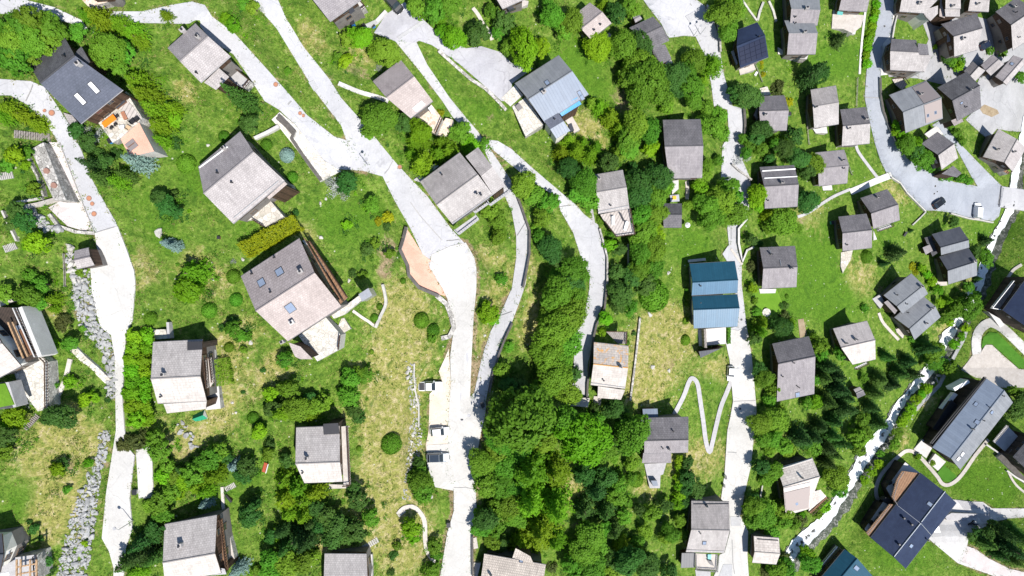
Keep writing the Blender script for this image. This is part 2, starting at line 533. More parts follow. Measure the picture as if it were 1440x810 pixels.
M['flag_white'] = paving('white_flagstones', (0.52, 0.49, 0.44), (0.68, 0.66, 0.61), (0.36, 0.34, 0.30), 1.5, 0.08)
M['tile_paving'] = paving('brown_tile_paving', (0.50, 0.38, 0.29), (0.68, 0.55, 0.45), (0.74, 0.68, 0.6), 1.7, 0.08)
M['slab_white'] = rough_mat('white_slab', (0.49, 0.475, 0.46), (0.60, 0.59, 0.575), 0.5, 6.0, 0.85, 0.1)
M['slab_lav'] = rough_mat('grey_slab', (0.35, 0.34, 0.345), (0.45, 0.44, 0.445), 0.9, 6.0, 0.85, 0.1)
M['slab_cream'] = rough_mat('cream_slab', (0.43, 0.39, 0.35), (0.55, 0.51, 0.47), 0.9, 6.0, 0.85, 0.1)
M['lawn'] = rough_mat('mown_lawn', (0.045, 0.15, 0.012), (0.075, 0.21, 0.02), 0.5, 4.0, 0.95, 0.5)
M['lawn_lime'] = rough_mat('lime_lawn', (0.09, 0.20, 0.012), (0.13, 0.26, 0.02), 0.5, 4.0, 0.95, 0.5)
M['soil'] = rough_mat('bare_soil', (0.22, 0.165, 0.10), (0.36, 0.29, 0.20), 0.7, 5.0, 0.95, 0.5)
# small things
M['chimney'] = rough_mat('chimney_render', (0.30, 0.28, 0.27), (0.45, 0.43, 0.42), 2, 8)
M['cap'] = plain('sooty_metal', (0.05, 0.05, 0.055), 0.5, 0.6)
M['gutter'] = plain('weathered_zinc', (0.16, 0.16, 0.17), 0.5, 0.4)
M['steel'] = plain('galvanised_steel', (0.50, 0.51, 0.53), 0.4, 0.7)
M['glass'] = plain('dark_glass', (0.03, 0.04, 0.055), 0.06, 0.0, 0.7)
M['skyglass'] = plain('skylight_glass', (0.22, 0.27, 0.36), 0.08, 0.0, 0.8)
M['skyblind'] = plain('white_blind', (0.78, 0.78, 0.80), 0.4)
M['winframe'] = plain('window_frame_paint', (0.13, 0.09, 0.06), 0.5)
M['solar'] = plain('solar_cells', (0.010, 0.014, 0.035), 0.15, 0.0, 0.6)
M['white'] = plain('white_paint', (0.80, 0.80, 0.79), 0.35)
M['grey'] = plain('grey_paint', (0.35, 0.35, 0.36), 0.5)
M['black'] = plain('black_plastic', (0.025, 0.025, 0.028), 0.5)
M['orange'] = plain('orange_cloth', (0.80, 0.20, 0.01), 0.8)
M['green_cloth'] = plain('green_cloth', (0.02, 0.26, 0.14), 0.7)
M['teal'] = plain('teal_plastic', (0.12, 0.42, 0.40), 0.5)
M['blue_plastic'] = plain('blue_plastic', (0.03, 0.18, 0.50), 0.5)
M['yellow'] = plain('yellow_plastic', (0.75, 0.42, 0.03), 0.5)
M['red'] = plain('red_brown_paint', (0.36, 0.07, 0.03), 0.6)
M['terracotta'] = plain('terracotta', (0.42, 0.19, 0.11), 0.8)
M['rust'] = plain('rusty_iron', (0.30, 0.17, 0.13), 0.8, 0.1)
M['wood_light'] = plain('light_wood', (0.50, 0.36, 0.22), 0.7)
M['wood_dark'] = plain('dark_wood', (0.16, 0.08, 0.045), 0.7)
M['stream_bed'] = paving('stream_cobbles', (0.06, 0.07, 0.055), (0.22, 0.22, 0.20), (0.03, 0.05, 0.025), 1.5, 0.12)
M['rock_wet'] = rough_mat('wet_rock', (0.06, 0.065, 0.065), (0.20, 0.20, 0.195), 1.2, 6.0, 0.6, 0.6)
M['rock'] = rough_mat('granite_rock', (0.24, 0.245, 0.25), (0.42, 0.42, 0.415), 1.2, 6.0, 0.9, 0.6, c3=(0.30, 0.28, 0.22))
M['rock_pale'] = rough_mat('pale_rock', (0.36, 0.35, 0.325), (0.54, 0.52, 0.48), 1.2, 6.0, 0.9, 0.6)
M['rubber'] = plain('tyre_rubber', (0.02, 0.02, 0.02), 0.9)
M['bark'] = rough_mat('bark', (0.07, 0.05, 0.035), (0.13, 0.10, 0.07), 2, 10, 0.95, 0.5)
# foliage
M['leaf'] = foliage('leaf_mid', (0.095, 0.24, 0.016), (0.155, 0.34, 0.026), (0.26, 0.45, 0.05), 0.45)
M['leaf_lime'] = foliage('leaf_lime', (0.14, 0.34, 0.010), (0.20, 0.42, 0.014), (0.28, 0.48, 0.02), 0.45)
M['leaf_dark'] = foliage('leaf_dark', (0.042, 0.125, 0.022), (0.072, 0.18, 0.030), (0.12, 0.24, 0.04), 0.4)
M['needle_dark'] = foliage('needle_dark', (0.028, 0.080, 0.018), (0.046, 0.115, 0.022), (0.08, 0.17, 0.028), 0.3)
M['needle_olive'] = foliage('needle_olive', (0.13, 0.27, 0.010), (0.19, 0.35, 0.014), (0.29, 0.45, 0.025), 0.45)
M['needle_blue'] = foliage('needle_blue', (0.13, 0.22, 0.20), (0.20, 0.30, 0.27), (0.26, 0.38, 0.34), 0.15)
M['needle_mid'] = foliage('needle_mid', (0.040, 0.115, 0.018), (0.068, 0.16, 0.022), (0.11, 0.21, 0.03), 0.3)
M['leaf_yellow'] = foliage('leaf_yellow', (0.22, 0.28, 0.008), (0.32, 0.36, 0.01), (0.42, 0.42, 0.012), 0.3)
M['leaf_grey'] = foliage('leaf_grey', (0.26, 0.29, 0.26), (0.40, 0.43, 0.40), (0.52, 0.54, 0.52), 0.3)
M['leaf_rust'] = foliage('leaf_rust', (0.050, 0.085, 0.018), (0.085, 0.115, 0.028), (0.14, 0.14, 0.045), 0.3)


def ground_mat():
    m, nt, b = _nt('hillside_meadow')
    p = wpos(nt)
    at_ = nt.nodes.new('ShaderNodeAttribute'); at_.attribute_name = 'cover'
    sp = nt.nodes.new('ShaderNodeSeparateColor'); nt.links.new(at_.outputs['Color'], sp.inputs[0])
    dry, soil, lush = sp.outputs[0], sp.outputs[1], sp.outputs[2]
    n1 = noise(nt, p, 0.12, 6, 0.7, 0.5); n2 = noise(nt, p, 0.9, 6, 0.72, 0.6); n3 = noise(nt, p, 3.2, 5, 0.75, 0.3); n4 = noise(nt, p, 0.45, 6, 0.75, 1.2)
    g = ramp(nt, n2, [(0.28, (0.034, 0.078, 0.012)), (0.42, (0.084, 0.165, 0.020)), (0.57, (0.150, 0.242, 0.034)), (0.73, (0.31, 0.33, 0.115))])
    d = ramp(nt, n2, [(0.25, (0.12, 0.185, 0.024)), (0.5, (0.30, 0.29, 0.085)), (0.72, (0.54, 0.44, 0.28))])
    l = ramp(nt, n2, [(0.3, (0.056, 0.140, 0.012)), (0.7, (0.118, 0.232, 0.022))])
    e = ramp(nt, n2, [(0.3, (0.20, 0.145, 0.075)), (0.7, (0.38, 0.30, 0.19))])
    def mask(v, nn, lo, hi):
        a = nt.nodes.new('ShaderNodeMath'); a.operation = 'ADD'
        s = nt.nodes.new('ShaderNodeMath'); s.operation = 'MULTIPLY_ADD'; s.inputs[1].default_value = 1.7; s.inputs[2].default_value = -0.85
        nt.links.new(nn, s.inputs[0]); nt.links.new(v, a.inputs[0]); nt.links.new(s.outputs[0], a.inputs[1])
        return ramp(nt, a.outputs[0], [(lo, (0, 0, 0)), (hi, (1, 1, 1))])
    col = mix(nt, mask(dry, n4, 0.32, 0.62), g, d)
    col = mix(nt, mask(lush, n4, 0.35, 0.75), col, l)
    col = mix(nt, mask(soil, n4, 0.4, 0.7), col, e)
    # scattered bare earth and small stones everywhere
    col = mix(nt, ramp(nt, n4, [(0.69, (0, 0, 0)), (0.76, (0.55,) * 3)]), col, e)
    n6 = noise(nt, p, 0.28, 5, 0.7, 0.8)
    col = mix(nt, ramp(nt, n6, [(0.56, (0, 0, 0)), (0.68, (0.75,) * 3)]), col, mix(nt, n2, (0.022, 0.075, 0.010), (0.07, 0.16, 0.016)))
    fg = ramp(nt, n3, [(0.25, (0.45,) * 3), (0.5, (1.0,) * 3), (0.75, (1.55,) * 3)])
    col = mix(nt, 1.0, col, fg, 'MULTIPLY')
    # tiny pale flowers and pebbles
    vo = N(nt, 'ShaderNodeTexVoronoi', Scale=0.55); nt.links.new(p, vo.inputs['Vector'])
    fl = ramp(nt, vo.outputs['Distance'], [(0.05, (0.7,) * 3), (0.10, (0, 0, 0))])
    col = mix(nt, fl, col, (0.60, 0.58, 0.50))
    nt.links.new(col, b.inputs['Base Color']); b.inputs['Roughness'].default_value = 0.95
    b.inputs['Specular IOR Level'].default_value = 0.1
    ad = nt.nodes.new('ShaderNodeMath'); ad.operation = 'ADD'; nt.links.new(n2, ad.inputs[0]); nt.links.new(n3, ad.inputs[1])
    bump(nt, b, ad.outputs[0], 0.9, 0.35)
    return m


def foam_mat():
    m, nt, b = _nt('white_water')
    p = wpos(nt)
    n1 = noise(nt, p, 0.9, 6, 0.75, 1.5); n2 = noise(nt, p, 4.0, 5, 0.7, 0.8)
    col = ramp(nt, n1, [(0.28, (0.10, 0.20, 0.24)), (0.35, (0.45, 0.54, 0.57)), (0.43, (0.88, 0.90, 0.91))])
    nt.links.new(col, b.inputs['Base Color']); b.inputs['Roughness'].default_value = 0.35
    bump(nt, b, n2, 0.6, 0.2)
    return m


M['ground'] = ground_mat(); M['foam'] = foam_mat()
# ------------------------------------------------------------------ roads: level benches cut in the hillside
ROADC = [(372, -15, 2.6), (405, 55, 2.4), (440, 110, 2.4), (478, 165, 2.6), (520, 218, 4.5), (555, 258, 3.6), (590, 300, 3.6), (622, 345, 3.6),
         (645, 392, 3.4), (650, 450, 2.6), (648, 505, 2.6), (640, 555, 6.5), (636, 610, 7.0), (640, 655, 6.5), (652, 700, 2.6), (645, 755, 3.2), (640, 840, 3.2)]
flatten_road(ROADC)
flatten_road([(160, 20, 1.4), (240, 20, 1.6), (285, 22, 2.0), (318, 60, 2.0), (362, 112, 2.2), (405, 158, 2.2), (455, 205, 2.8), (500, 228, 3.0)])
flatten_road([(-20, 128, 2.0), (30, 130, 2.0), (62, 145, 2.2), (92, 190, 2.0), (112, 250, 3.6), (134, 300, 2.6), (155, 345, 2.2), (165, 400, 2.8), (166, 455, 2.0),
              (169, 520, 1.0), (168, 580, 1.0), (178, 640, 2.6), (170, 700, 2.2), (163, 760, 1.6), (166, 830, 1.2)])
flatten_road([(682, 556, 1.5), (690, 500, 1.2), (705, 450, 1.2), (728, 405, 1.2), (735, 350, 1.2), (722, 285, 1.4), (692, 220, 1.2), (665, 178, 1.2), (640, 150, 1.2), (600, 88, 1.4), (565, 45, 3.5)])
flatten_road([(570, 30, 3.0), (625, 70, 2.2), (670, 100, 3.0), (712, 120, 2.6)])
flatten_road([(690, 198, 1.2), (735, 232, 1.2), (775, 270, 1.4), (815, 310, 2.0), (835, 360, 1.8), (840, 410, 1.6), (828, 460, 1.8), (818, 510, 2.2), (815, 560, 1.2)])
flatten_road([(940, -15, 4.5), (985, 40, 2.8), (1010, 110, 1.4), (1030, 165, 1.6), (1032, 215, 1.6), (1036, 290, 1.6), (1033, 345, 1.6), (1040, 400, 1.4), (1046, 450, 1.8), (1043, 505, 3.0),
              (1045, 560, 3.2), (1042, 605, 3.4), (1037, 660, 3.4), (1030, 720, 3.0), (1035, 770, 3.0), (1025, 830, 4.0)])
flatten_road([(1246, -15, 1.8), (1240, 50, 2.0), (1227, 100, 1.8), (1227, 145, 1.9), (1245, 190, 2.2), (1275, 235, 3.2), (1320, 270, 4.2), (1370, 283, 4.0), (1410, 275, 2.2), (1450, 282, 2.4)])
flatten_road([(1318, 172, 1.0), (1348, 205, 1.4), (1375, 240, 1.8)])

OFFS = [0.05]
ALL_AREAS = []
ROAD_EDGES = []


def dens(pts, step):
    out = []
    for i in range(len(pts)):
        a = np.array(pts[i], float); b = np.array(pts[(i + 1) % len(pts)], float)
        n = max(1, int(np.hypot(*(b - a)) / step))
        for k in range(n): out.append(tuple(a + (b - a) * k / n))
    return out


def inside(poly, x, y):
    poly = np.asarray(poly); c = np.zeros(len(x), bool)
    j = len(poly) - 1
    for i in range(len(poly)):
        xi, yi = poly[i]; xj, yj = poly[j]
        k = ((yi > y) != (yj > y)) & (x < (xj - xi) * (y - yi) / (yj - yi + 1e-12) + xi)
        c ^= k; j = i
    return c


def area(name, px, mat, label=None, cat=None, kind='structure', off=None, step=1.3, skirt=0.35, wob=0.0, group=None):
    """a sheet draped on the terrain inside a surveyed outline"""
    if off is None:
        OFFS[0] += 0.004; off = OFFS[0]
        if name in ('road_patch', 'road_joint'): off = 0.215 + (OFFS[0] - 0.05) * 0.05
    if wob:
        d = dens(px, 5.0)
        px = [(x + random.uniform(-wob, wob), y + random.uniform(-wob, wob)) for x, y in d]
    w = at_many(dens(px, 9.0), off)
    # drop near-duplicate
    keep = [w[0]]
    for p in w[1:]:
        if np.hypot(*(p - keep[-1])) > 0.05: keep.append(p)
    if np.hypot(*(keep[0] - keep[-1])) < 0.05: keep.pop()
    w = np.array(keep); n = len(w)
    gx, gy = np.meshgrid(np.arange(w[:, 0].min(), w[:, 0].max(), step), np.arange(w[:, 1].min(), w[:, 1].max(), step))
    gx = gx.ravel() + RNG.uniform(-.1, .1, gx.size); gy = gy.ravel() + RNG.uniform(-.1, .1, gy.size)
    k = inside(w, gx, gy)
    gx, gy = gx[k], gy[k]
    vs = [Vector(p) for p in w] + [Vector((a, b)) for a, b in zip(gx, gy)]
    r = delaunay_2d_cdt(vs, [], [list(range(n))], 1, 1e-4)
    V = np.array([(v.x, v.y) for v in r[0]])
    Z = terrain(V[:, 0], V[:, 1]) + off
    mb_v = [(x, y, z) for (x, y), z in zip(V, Z)]
    faces = [tuple(f) for f in r[2]]
    # skirt
    base = len(mb_v)
    zs = terrain(w[:, 0], w[:, 1])
    for (x, y), z in zip(w, zs): mb_v.append((x, y, z + off))
    for (x, y), z in zip(w, zs): mb_v.append((x, y, z - skirt))
    a = float(np.sum(w[:, 0] * np.roll(w[:, 1], -1) - np.roll(w[:, 0], -1) * w[:, 1]))
    for i in range(n):
        j = (i + 1) % n
        f = (base + i, base + j, base + n + j, base + n + i)
        faces.append(f[::-1] if a > 0 else f)
    me = bpy.data.meshes.new(name); me.from_pydata(mb_v, [], faces); me.materials.append(M[mat])
    bm = bmesh.new(); bm.from_mesh(me)
    for f in bm.faces:
        if abs(f.normal.z) > 0.5 and f.normal.z < 0: f.normal_flip()
    bm.to_mesh(me); bm.free()
    o = obj_of(me, name)
    tag(o, label, cat, group, kind)
    ALL_AREAS.append(w)
    if name in ('road', 'lane', 'gravel_yard', 'concrete_road', 'gravel_parking', 'courtyard', 'driveway', 'forecourt', 'gravel_track'): ROAD_EDGES.append(w)
    return o


def ribbon_px(c, w):
    """centre line px -> outline, constant (or per-point) width in px"""
    c = [np.array(p[:2], float) for p in c]
    ww = w if isinstance(w, (list, tuple)) else [w] * len(c)
    L, Rr = [], []
    for i, p in enumerate(c):
        d = c[min(i + 1, len(c) - 1)] - c[max(i - 1, 0)]
        d = d / (np.hypot(*d) + 1e-9); n = np.array([-d[1], d[0]])
        L.append(tuple(p + n * ww[i] / 2)); Rr.append(tuple(p - n * ww[i] / 2))
    return L + Rr[::-1]


def catmull(c, k=4):
    c = [np.array(p, float) for p in c]; out = []
    for i in range(len(c) - 1):
        p0 = c[max(i - 1, 0)]; p1 = c[i]; p2 = c[i + 1]; p3 = c[min(i + 2, len(c) - 1)]
        for j in range(k):
            t = j / k
            out.append(tuple(0.5 * (2 * p1 + (p2 - p0) * t + (2 * p0 - 5 * p1 + 4 * p2 - p3) * t * t + (3 * p1 - p0 - 3 * p2 + p3) * t ** 3)))
    out.append(tuple(c[-1]))
    return out


# ------------------------------------------------------------------ hillside sheet
def build_ground():
    xs = np.concatenate([np.arange(-260, -100, 8.0), np.arange(-100, 165, 0.8), np.arange(165, 330, 8.0)])
    ys = np.concatenate([np.arange(-240, -90, 8.0), np.arange(-90, 90, 0.8), np.arange(90, 241, 8.0)])
    X, Y = np.meshgrid(xs, ys)
    Z = terrain(X, Y)
    rough = 0.10 * (np.sin(X * 2.1 + Y * 1.3) * np.sin(Y * 2.7 - X * 0.8)) + RNG.normal(0, 0.05, X.shape)
    flatw = np.abs(Z - base_h(X, Y)) < 0.02
    Z = Z + rough * flatw * 0.7
    # drop the ground well under built surfaces
    low = np.zeros(X.size, bool); xf, yf = X.ravel(), Y.ravel()
    for w in ALL_AREAS:
        m = (xf > w[:, 0].min()) & (xf < w[:, 0].max()) & (yf > w[:, 1].min()) & (yf < w[:, 1].max())
        idx = np.nonzero(m)[0]
        low[idx[inside(w, xf[idx], yf[idx])]] = True
    Z = Z - low.reshape(X.shape) * 0.16
    nx, ny = len(xs), len(ys)
    V = np.stack([X.ravel(), Y.ravel(), Z.ravel()], 1)
    I = np.arange(nx * ny).reshape(ny, nx)
    F = np.stack([I[:-1, :-1].ravel(), I[:-1, 1:].ravel(), I[1:, 1:].ravel(), I[1:, :-1].ravel()], 1)
    me = mesh_np('hillside', V, F, M['ground'])
    me.polygons.foreach_set('use_smooth', np.ones(len(F), bool))
    # cover: red = dry straw, green = bare soil, blue = lush lawn, in ground positions
    D = HC - V[:, 2]
    PX = 720 + V[:, 0] / D * FPX; PY = 405 - V[:, 1] / D * FPX
    col = np.zeros((len(V), 4)); col[:, 3] = 1; col[:, 0] = 0.17
    for ch, x, y, r, k in COVER:
        g = np.exp(-(((PX - x) ** 2 + (PY - y) ** 2) / (r * r)) ** 1.5) * k
        col[:, ch] = np.clip(col[:, ch] + g, 0, 1)
    # trodden earth along the edges of roads and yards
    for w in ROAD_EDGES:
        d = np.concatenate([w[i] + (np.roll(w, -1, 0)[i] - w[i]) * t for i in range(len(w)) for t in (np.array([[0.], [0.34], [0.67]]),)])
        m = np.nonzero((xf > d[:, 0].min() - 2) & (xf < d[:, 0].max() + 2) & (yf > d[:, 1].min() - 2) & (yf < d[:, 1].max() + 2))[0]
        for s in range(0, len(m), 4000):
            q = m[s:s + 4000]
            dd = np.sqrt(((xf[q, None] - d[None, :, 0]) ** 2 + (yf[q, None] - d[None, :, 1]) ** 2).min(1))
            col[q, 1] = np.clip(col[q, 1] + 0.40 * np.clip(1.4 - dd, 0, 1), 0, 1)
    ca = me.color_attributes.new('cover', 'FLOAT_COLOR', 'POINT')
    ca.data.foreach_set('color', col.astype(np.float32).ravel())
    o = obj_of(me, 'hillside_ground'); tag(o, kind='structure')
    return o


# which ground carries straw-dry grass (0), bare soil (1), lush lawn (2)
COVER = []
for x, y, r in [(570, 480, 60), (540, 560, 60), (550, 620, 50), (520, 700, 45), (560, 690, 50), (300, 500, 30), (330, 540, 40), (60, 640, 60), (100, 700, 45), (60, 740, 40), (130, 620, 30), (570, 770, 60), (920, 500, 60),
                (940, 460, 40), (900, 540, 40), (1000, 640, 30), (960, 650, 30), (1140, 300, 25), (1165, 370, 25), (1205, 390, 30), (1260, 270, 25), (700, 420, 30), (680, 480, 25), (760, 430, 25), (750, 470, 30), (430, 330, 25),
                (820, 175, 30), (830, 200, 25), (505, 70, 30), (430, 60, 30), (560, 420, 40), (270, 370, 25), (300, 400, 30), (340, 470, 30), (390, 520, 30), (200, 380, 30), (170, 70, 20), (260, 130, 20), (800, 690, 30), (910, 690, 20), (1360, 400, 18),
                (260, 620, 40), (310, 590, 30), (460, 770, 20), (90, 590, 30), (70, 430, 25), (1330, 470, 18), (1300, 560, 20), (1260, 620, 20), (1010, 520, 25), (1145, 340, 18), (545, 735, 40), (1095, 655, 20), (735, 380, 25), (690, 360, 22)]:
    COVER.append((0, x, y, r, 0.44))
for x, y, r in [(225, 630, 30), (365, 510, 18), (540, 385, 13), (560, 430, 9), (490, 90, 16), (510, 105, 14), (545, 345, 20), (715, 430, 15), (880, 150, 18), (870, 130, 15), (270, 640, 15), (545, 365, 18), (630, 560, 25), (1205, 300, 12), (1135, 600, 14),
                (1240, 410, 12), (90, 460, 12), (110, 440, 12), (940, 510, 20), (610, 630, 14), (470, 160, 8), (360, 620, 10), (100, 655, 20), (1130, 455, 9), (505, 130, 10), (1128, 310, 10), (800, 620, 12), (810, 740, 10), (370, 165, 10), (690, 165, 12), (335, 640, 10), (40, 455, 12), (118, 430, 14), (150, 500, 9), (140, 650, 12), (122, 705, 16), (110, 760, 20), (580, 560, 9), (580, 640, 12)]:
    COVER.append((1, x, y, r, 0.5))
for x, y, r in [(1150, 330, 45), (1155, 400, 50), (1180, 440, 40), (1110, 430, 30), (1080, 60, 40), (1150, 80, 40), (1190, 90, 30), (1280, 20, 30), (1250, 330, 30), (1270, 260, 14), (1380, 330, 30), (1390, 690, 40), (1350, 670, 35), (1405, 680, 35),
                (1420, 320, 25), (1290, 780, 50), (1240, 770, 40), (430, 420, 35), (460, 470, 25), (450, 300, 40), (500, 330, 45), (520, 290, 30), (350, 330, 40), (270, 230, 50), (200, 290, 40), (300, 260, 40), (240, 340, 40), (30, 690, 30), (15, 730, 25), (610, 100, 30), (640, 150, 40), (690, 160, 25),
                (790, 100, 45), (830, 80, 40), (850, 140, 30), (900, 380, 30), (960, 340, 40), (980, 350, 25), (30, 250, 30), (40, 320, 30), (1020, 20, 30), (1225, 35, 20), (1300, 650, 30), (850, 700, 30), (880, 620, 30), (330, 690, 30), (360, 660, 25), (1215, 80, 25), (1205, 240, 20), (1210, 520, 30), (1000, 540, 20), (800, 780, 40), (1140, 380, 40)]:
    COVER.append((2, x, y, r, 0.6))

for i in range(14):     # wheel tracks mown into the meadow
    for o in (0, 9): COVER.append((0, 1138 + o + 12 * math.sin(i * .28), 318 + i * 9, 4.5, 0.6))
# ------------------------------------------------------------------ roads and paved ground
def setting():
    A = area
    A('stream', ribbon_px([(x, y) for x, y in STREAM_PX[1:-1]], [12, 15, 19, 19, 15, 12, 14, 17, 18, 14, 11, 8, 14, 14, 11, 16, 10, 8, 16, 14, 10, 8, 9, 12, 10, 9, 8, 8, 8][:len(STREAM_PX) - 2]), 'foam', off=0.35, wob=1.2, skirt=0.6)
    A('stream_bed', ribbon_px([(x + 3.5, y + 3) for x, y in STREAM_PX[1:-1]], [24, 26, 30, 30, 27, 25, 26, 29, 30, 28, 25, 23, 27, 26, 25, 28, 24, 22, 26, 24, 20, 18, 18, 20, 18, 16, 14, 14, 14][:len(STREAM_PX) - 2]), 'stream_bed', off=0.12, wob=3.0, skirt=0.4)
    A('road', [(-12, 109), (0, 111), (43, 114), (62, 122), (80, 148), (97, 175), (111, 205), (114, 210), (127, 248), (142, 276), (162, 311), (177, 349), (188, 380), (190, 400), (186, 451), (177, 468), (175, 506), (172, 562), (175, 605),
               (182, 632), (189, 640), (182, 701), (186, 744), (177, 770), (172, 830), (158, 830), (160, 800), (153, 775), (143, 757), (149, 694), (157, 643), (163, 605), (162, 554), (161, 501), (156, 471), (142, 461), (137, 446), (129, 410), (127, 377), (139, 365), (133, 327), (118, 287),
               (100, 240), (84, 205), (76, 190), (63, 172), (38, 147), (15, 134), (-12, 134)], 'road', label='pale concrete lane')
    A('gravel_yard', [(67, 200), (82, 200), (100, 240), (118, 287), (132, 327), (112, 323), (95, 318), (82, 306), (68, 292), (80, 285), (93, 279), (86, 252), (77, 222)], 'yard')
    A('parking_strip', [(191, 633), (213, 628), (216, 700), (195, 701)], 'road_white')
    A('road', [(-10, -3), (33, -1), (76, 10), (114, 28), (125, 42), (112, 40), (100, 33), (58, 20), (-10, 19)], 'road')
    A('road', [(152, 16), (200, 16), (240, 7), (270, 2), (288, 7), (298, 23), (331, 48), (377, 99), (402, 127), (432, 162), (470, 192), (487, 197), (508, 214), (514, 232), (510, 240), (480, 238), (466, 238), (450, 248), (434, 222), (427, 200), (418, 178), (392, 154), (372, 142), (354, 114),
               (328, 76), (300, 60), (278, 33), (262, 33), (240, 33), (177, 31), (156, 28)], 'road')
    A('road', [(350, -12), (385, -12), (391, 0), (402, 25), (427, 66), (463, 111), (480, 138), (513, 175), (537, 205), (556, 228), (579, 253), (601, 276), (634, 321), (655, 344), (667, 362), (670, 378), (670, 405), (666, 446), (663, 506), (661, 558), (667, 552), (677, 506), (683, 485), (691, 527), (684, 559), (683, 577), (680, 595), (677, 605), (669, 650),
               (669, 691), (670, 716), (664, 747), (664, 825), (615, 825), (619, 810), (629, 749), (638, 719), (638, 691), (630, 655), (630, 600), (634, 540), (633, 501), (636, 478), (639, 458), (634, 440), (629, 420), (622, 405), (608, 385), (594, 357), (576, 319), (556, 284), (538, 248), (510, 240), (497, 225), (487, 197), (480, 177), (442, 127), (417, 86), (389, 40), (367, 15)], 'road')
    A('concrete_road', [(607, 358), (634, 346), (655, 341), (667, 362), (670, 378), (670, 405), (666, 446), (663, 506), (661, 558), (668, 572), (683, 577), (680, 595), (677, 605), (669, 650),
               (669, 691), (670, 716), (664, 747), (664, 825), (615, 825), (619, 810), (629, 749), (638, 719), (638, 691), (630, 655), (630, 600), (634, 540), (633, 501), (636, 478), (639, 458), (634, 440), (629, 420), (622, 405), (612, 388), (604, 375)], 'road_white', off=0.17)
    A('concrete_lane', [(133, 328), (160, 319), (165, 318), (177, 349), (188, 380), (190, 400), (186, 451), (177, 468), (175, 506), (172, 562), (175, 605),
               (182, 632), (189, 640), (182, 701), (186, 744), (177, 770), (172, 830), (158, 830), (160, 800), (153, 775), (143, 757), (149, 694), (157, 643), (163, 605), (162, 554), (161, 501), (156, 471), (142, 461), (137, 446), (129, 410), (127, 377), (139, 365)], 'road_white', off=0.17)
    A('gravel_parking', [(631, 490), (634, 540), (630, 600), (630, 655), (637, 690), (612, 685), (601, 656), (599, 625), (603, 605), (604, 554), (622, 537), (617, 522), (625, 505)], 'gravel', off=0.12)
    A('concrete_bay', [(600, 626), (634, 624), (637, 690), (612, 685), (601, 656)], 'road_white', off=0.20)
    A('terrace_screed', [(571, 319), (594, 357), (608, 368), (603, 372), (620, 403), (630, 417), (612, 413), (592, 405), (575, 387), (573, 372), (562, 350), (566, 333)], 'salmon')
    A('lane', [(667, 552), (677, 506), (690, 466), (703, 443), (720, 405), (726, 362), (726, 332), (720, 299), (710, 276), (682, 213), (666, 195), (640, 168), (637, 165), (622, 142), (591, 101), (556, 58), (585, 58), (601, 91), (632, 137), (655, 165), (672, 185), (693, 215), (715, 248), (720, 256),
               (735, 294), (745, 327), (744, 362), (739, 400), (733, 418), (720, 453), (708, 476), (700, 501), (691, 527), (684, 559), (683, 577), (668, 572)], 'lane')
    A('court', [(569, 3), (596, 28), (617, 48), (655, 68), (677, 65), (703, 73), (720, 89), (750, 96), (720, 117), (718, 142), (705, 142), (683, 122), (645, 89), (607, 63), (589, 57), (584, 60), (556, 58), (526, 46), (543, 20)], 'court_lav')
    A('lane', [(682, 196), (700, 198), (720, 210), (745, 233), (786, 268), (811, 289), (821, 301), (841, 316), (847, 342), (853, 357), (853, 410), (850, 425), (841, 443), (835, 481), (827, 510), (826, 542), (828, 556), (804, 556), (801, 554), (807, 537), (807, 506), (811, 468), (824, 433), (829, 405), (829, 387), (817, 362), (806, 327), (788, 296), (785, 278), (760, 263), (750, 256), (720, 233), (690, 208)], 'road')
    A('road', [(898, -10), (980, -10), (980, 0), (998, 13), (1011, 51), (1014, 80), (1018, 104), (1030, 149), (1046, 152), (1047, 205), (1044, 225), (1056, 253), (1054, 283), (1051, 306), (1040, 319), (1038, 342), (1043, 370), (1043, 400), (1049, 451), (1057, 501), (1061, 542), (1064, 577), (1061, 605), (1056, 656), (1047, 694), (1041, 726), (1052, 747), (1051, 780), (1054, 825),
               (996, 825), (1008, 802), (1012, 780), (1019, 777), (1027, 747), (1014, 701), (1019, 666), (1023, 605), (1027, 587), (1031, 564), (1026, 506), (1021, 483), (1028, 461), (1037, 459), (1036, 425), (1030, 380), (1016, 357), (1025, 344), (1023, 321), (1024, 300), (1018, 276), (1014, 248), (1016, 205), (1025, 190), (1023, 154), (1004, 149), (1000, 117), (994, 90), (990, 76), (978, 51), (962, 50), (940, 53), (930, 33), (912, 10)], 'road')
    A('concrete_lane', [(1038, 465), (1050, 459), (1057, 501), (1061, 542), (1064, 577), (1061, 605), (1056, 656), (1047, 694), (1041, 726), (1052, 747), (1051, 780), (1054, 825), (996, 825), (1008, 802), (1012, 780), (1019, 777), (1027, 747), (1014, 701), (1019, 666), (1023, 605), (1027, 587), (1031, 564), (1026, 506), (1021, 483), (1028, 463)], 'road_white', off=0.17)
    A('road', [(1236, -10), (1258, -10), (1257, 5), (1253, 48), (1242, 61), (1238, 106), (1238, 142), (1248, 172), (1260, 202), (1278, 225), (1309, 243), (1342, 256), (1375, 262), (1366, 248), (1343, 205), (1311, 176), (1324, 168), (1352, 204), (1377, 230), (1405, 258), (1411, 263), (1408, 289), (1405, 304), (1397, 311), (1362, 306), (1339, 299), (1314, 296), (1303, 296), (1276, 270), (1266, 256), (1254, 248), (1247, 244), (1238, 225), (1230, 200), (1220, 157), (1216, 137), (1219, 96), (1233, 38)], 'road_grey')
    A('pavement', [(1257, 12), (1263, 14), (1256, 55), (1248, 70), (1248, 105), (1238.5, 106), (1242, 61), (1253, 48)], 'slab_white', off=0.16)
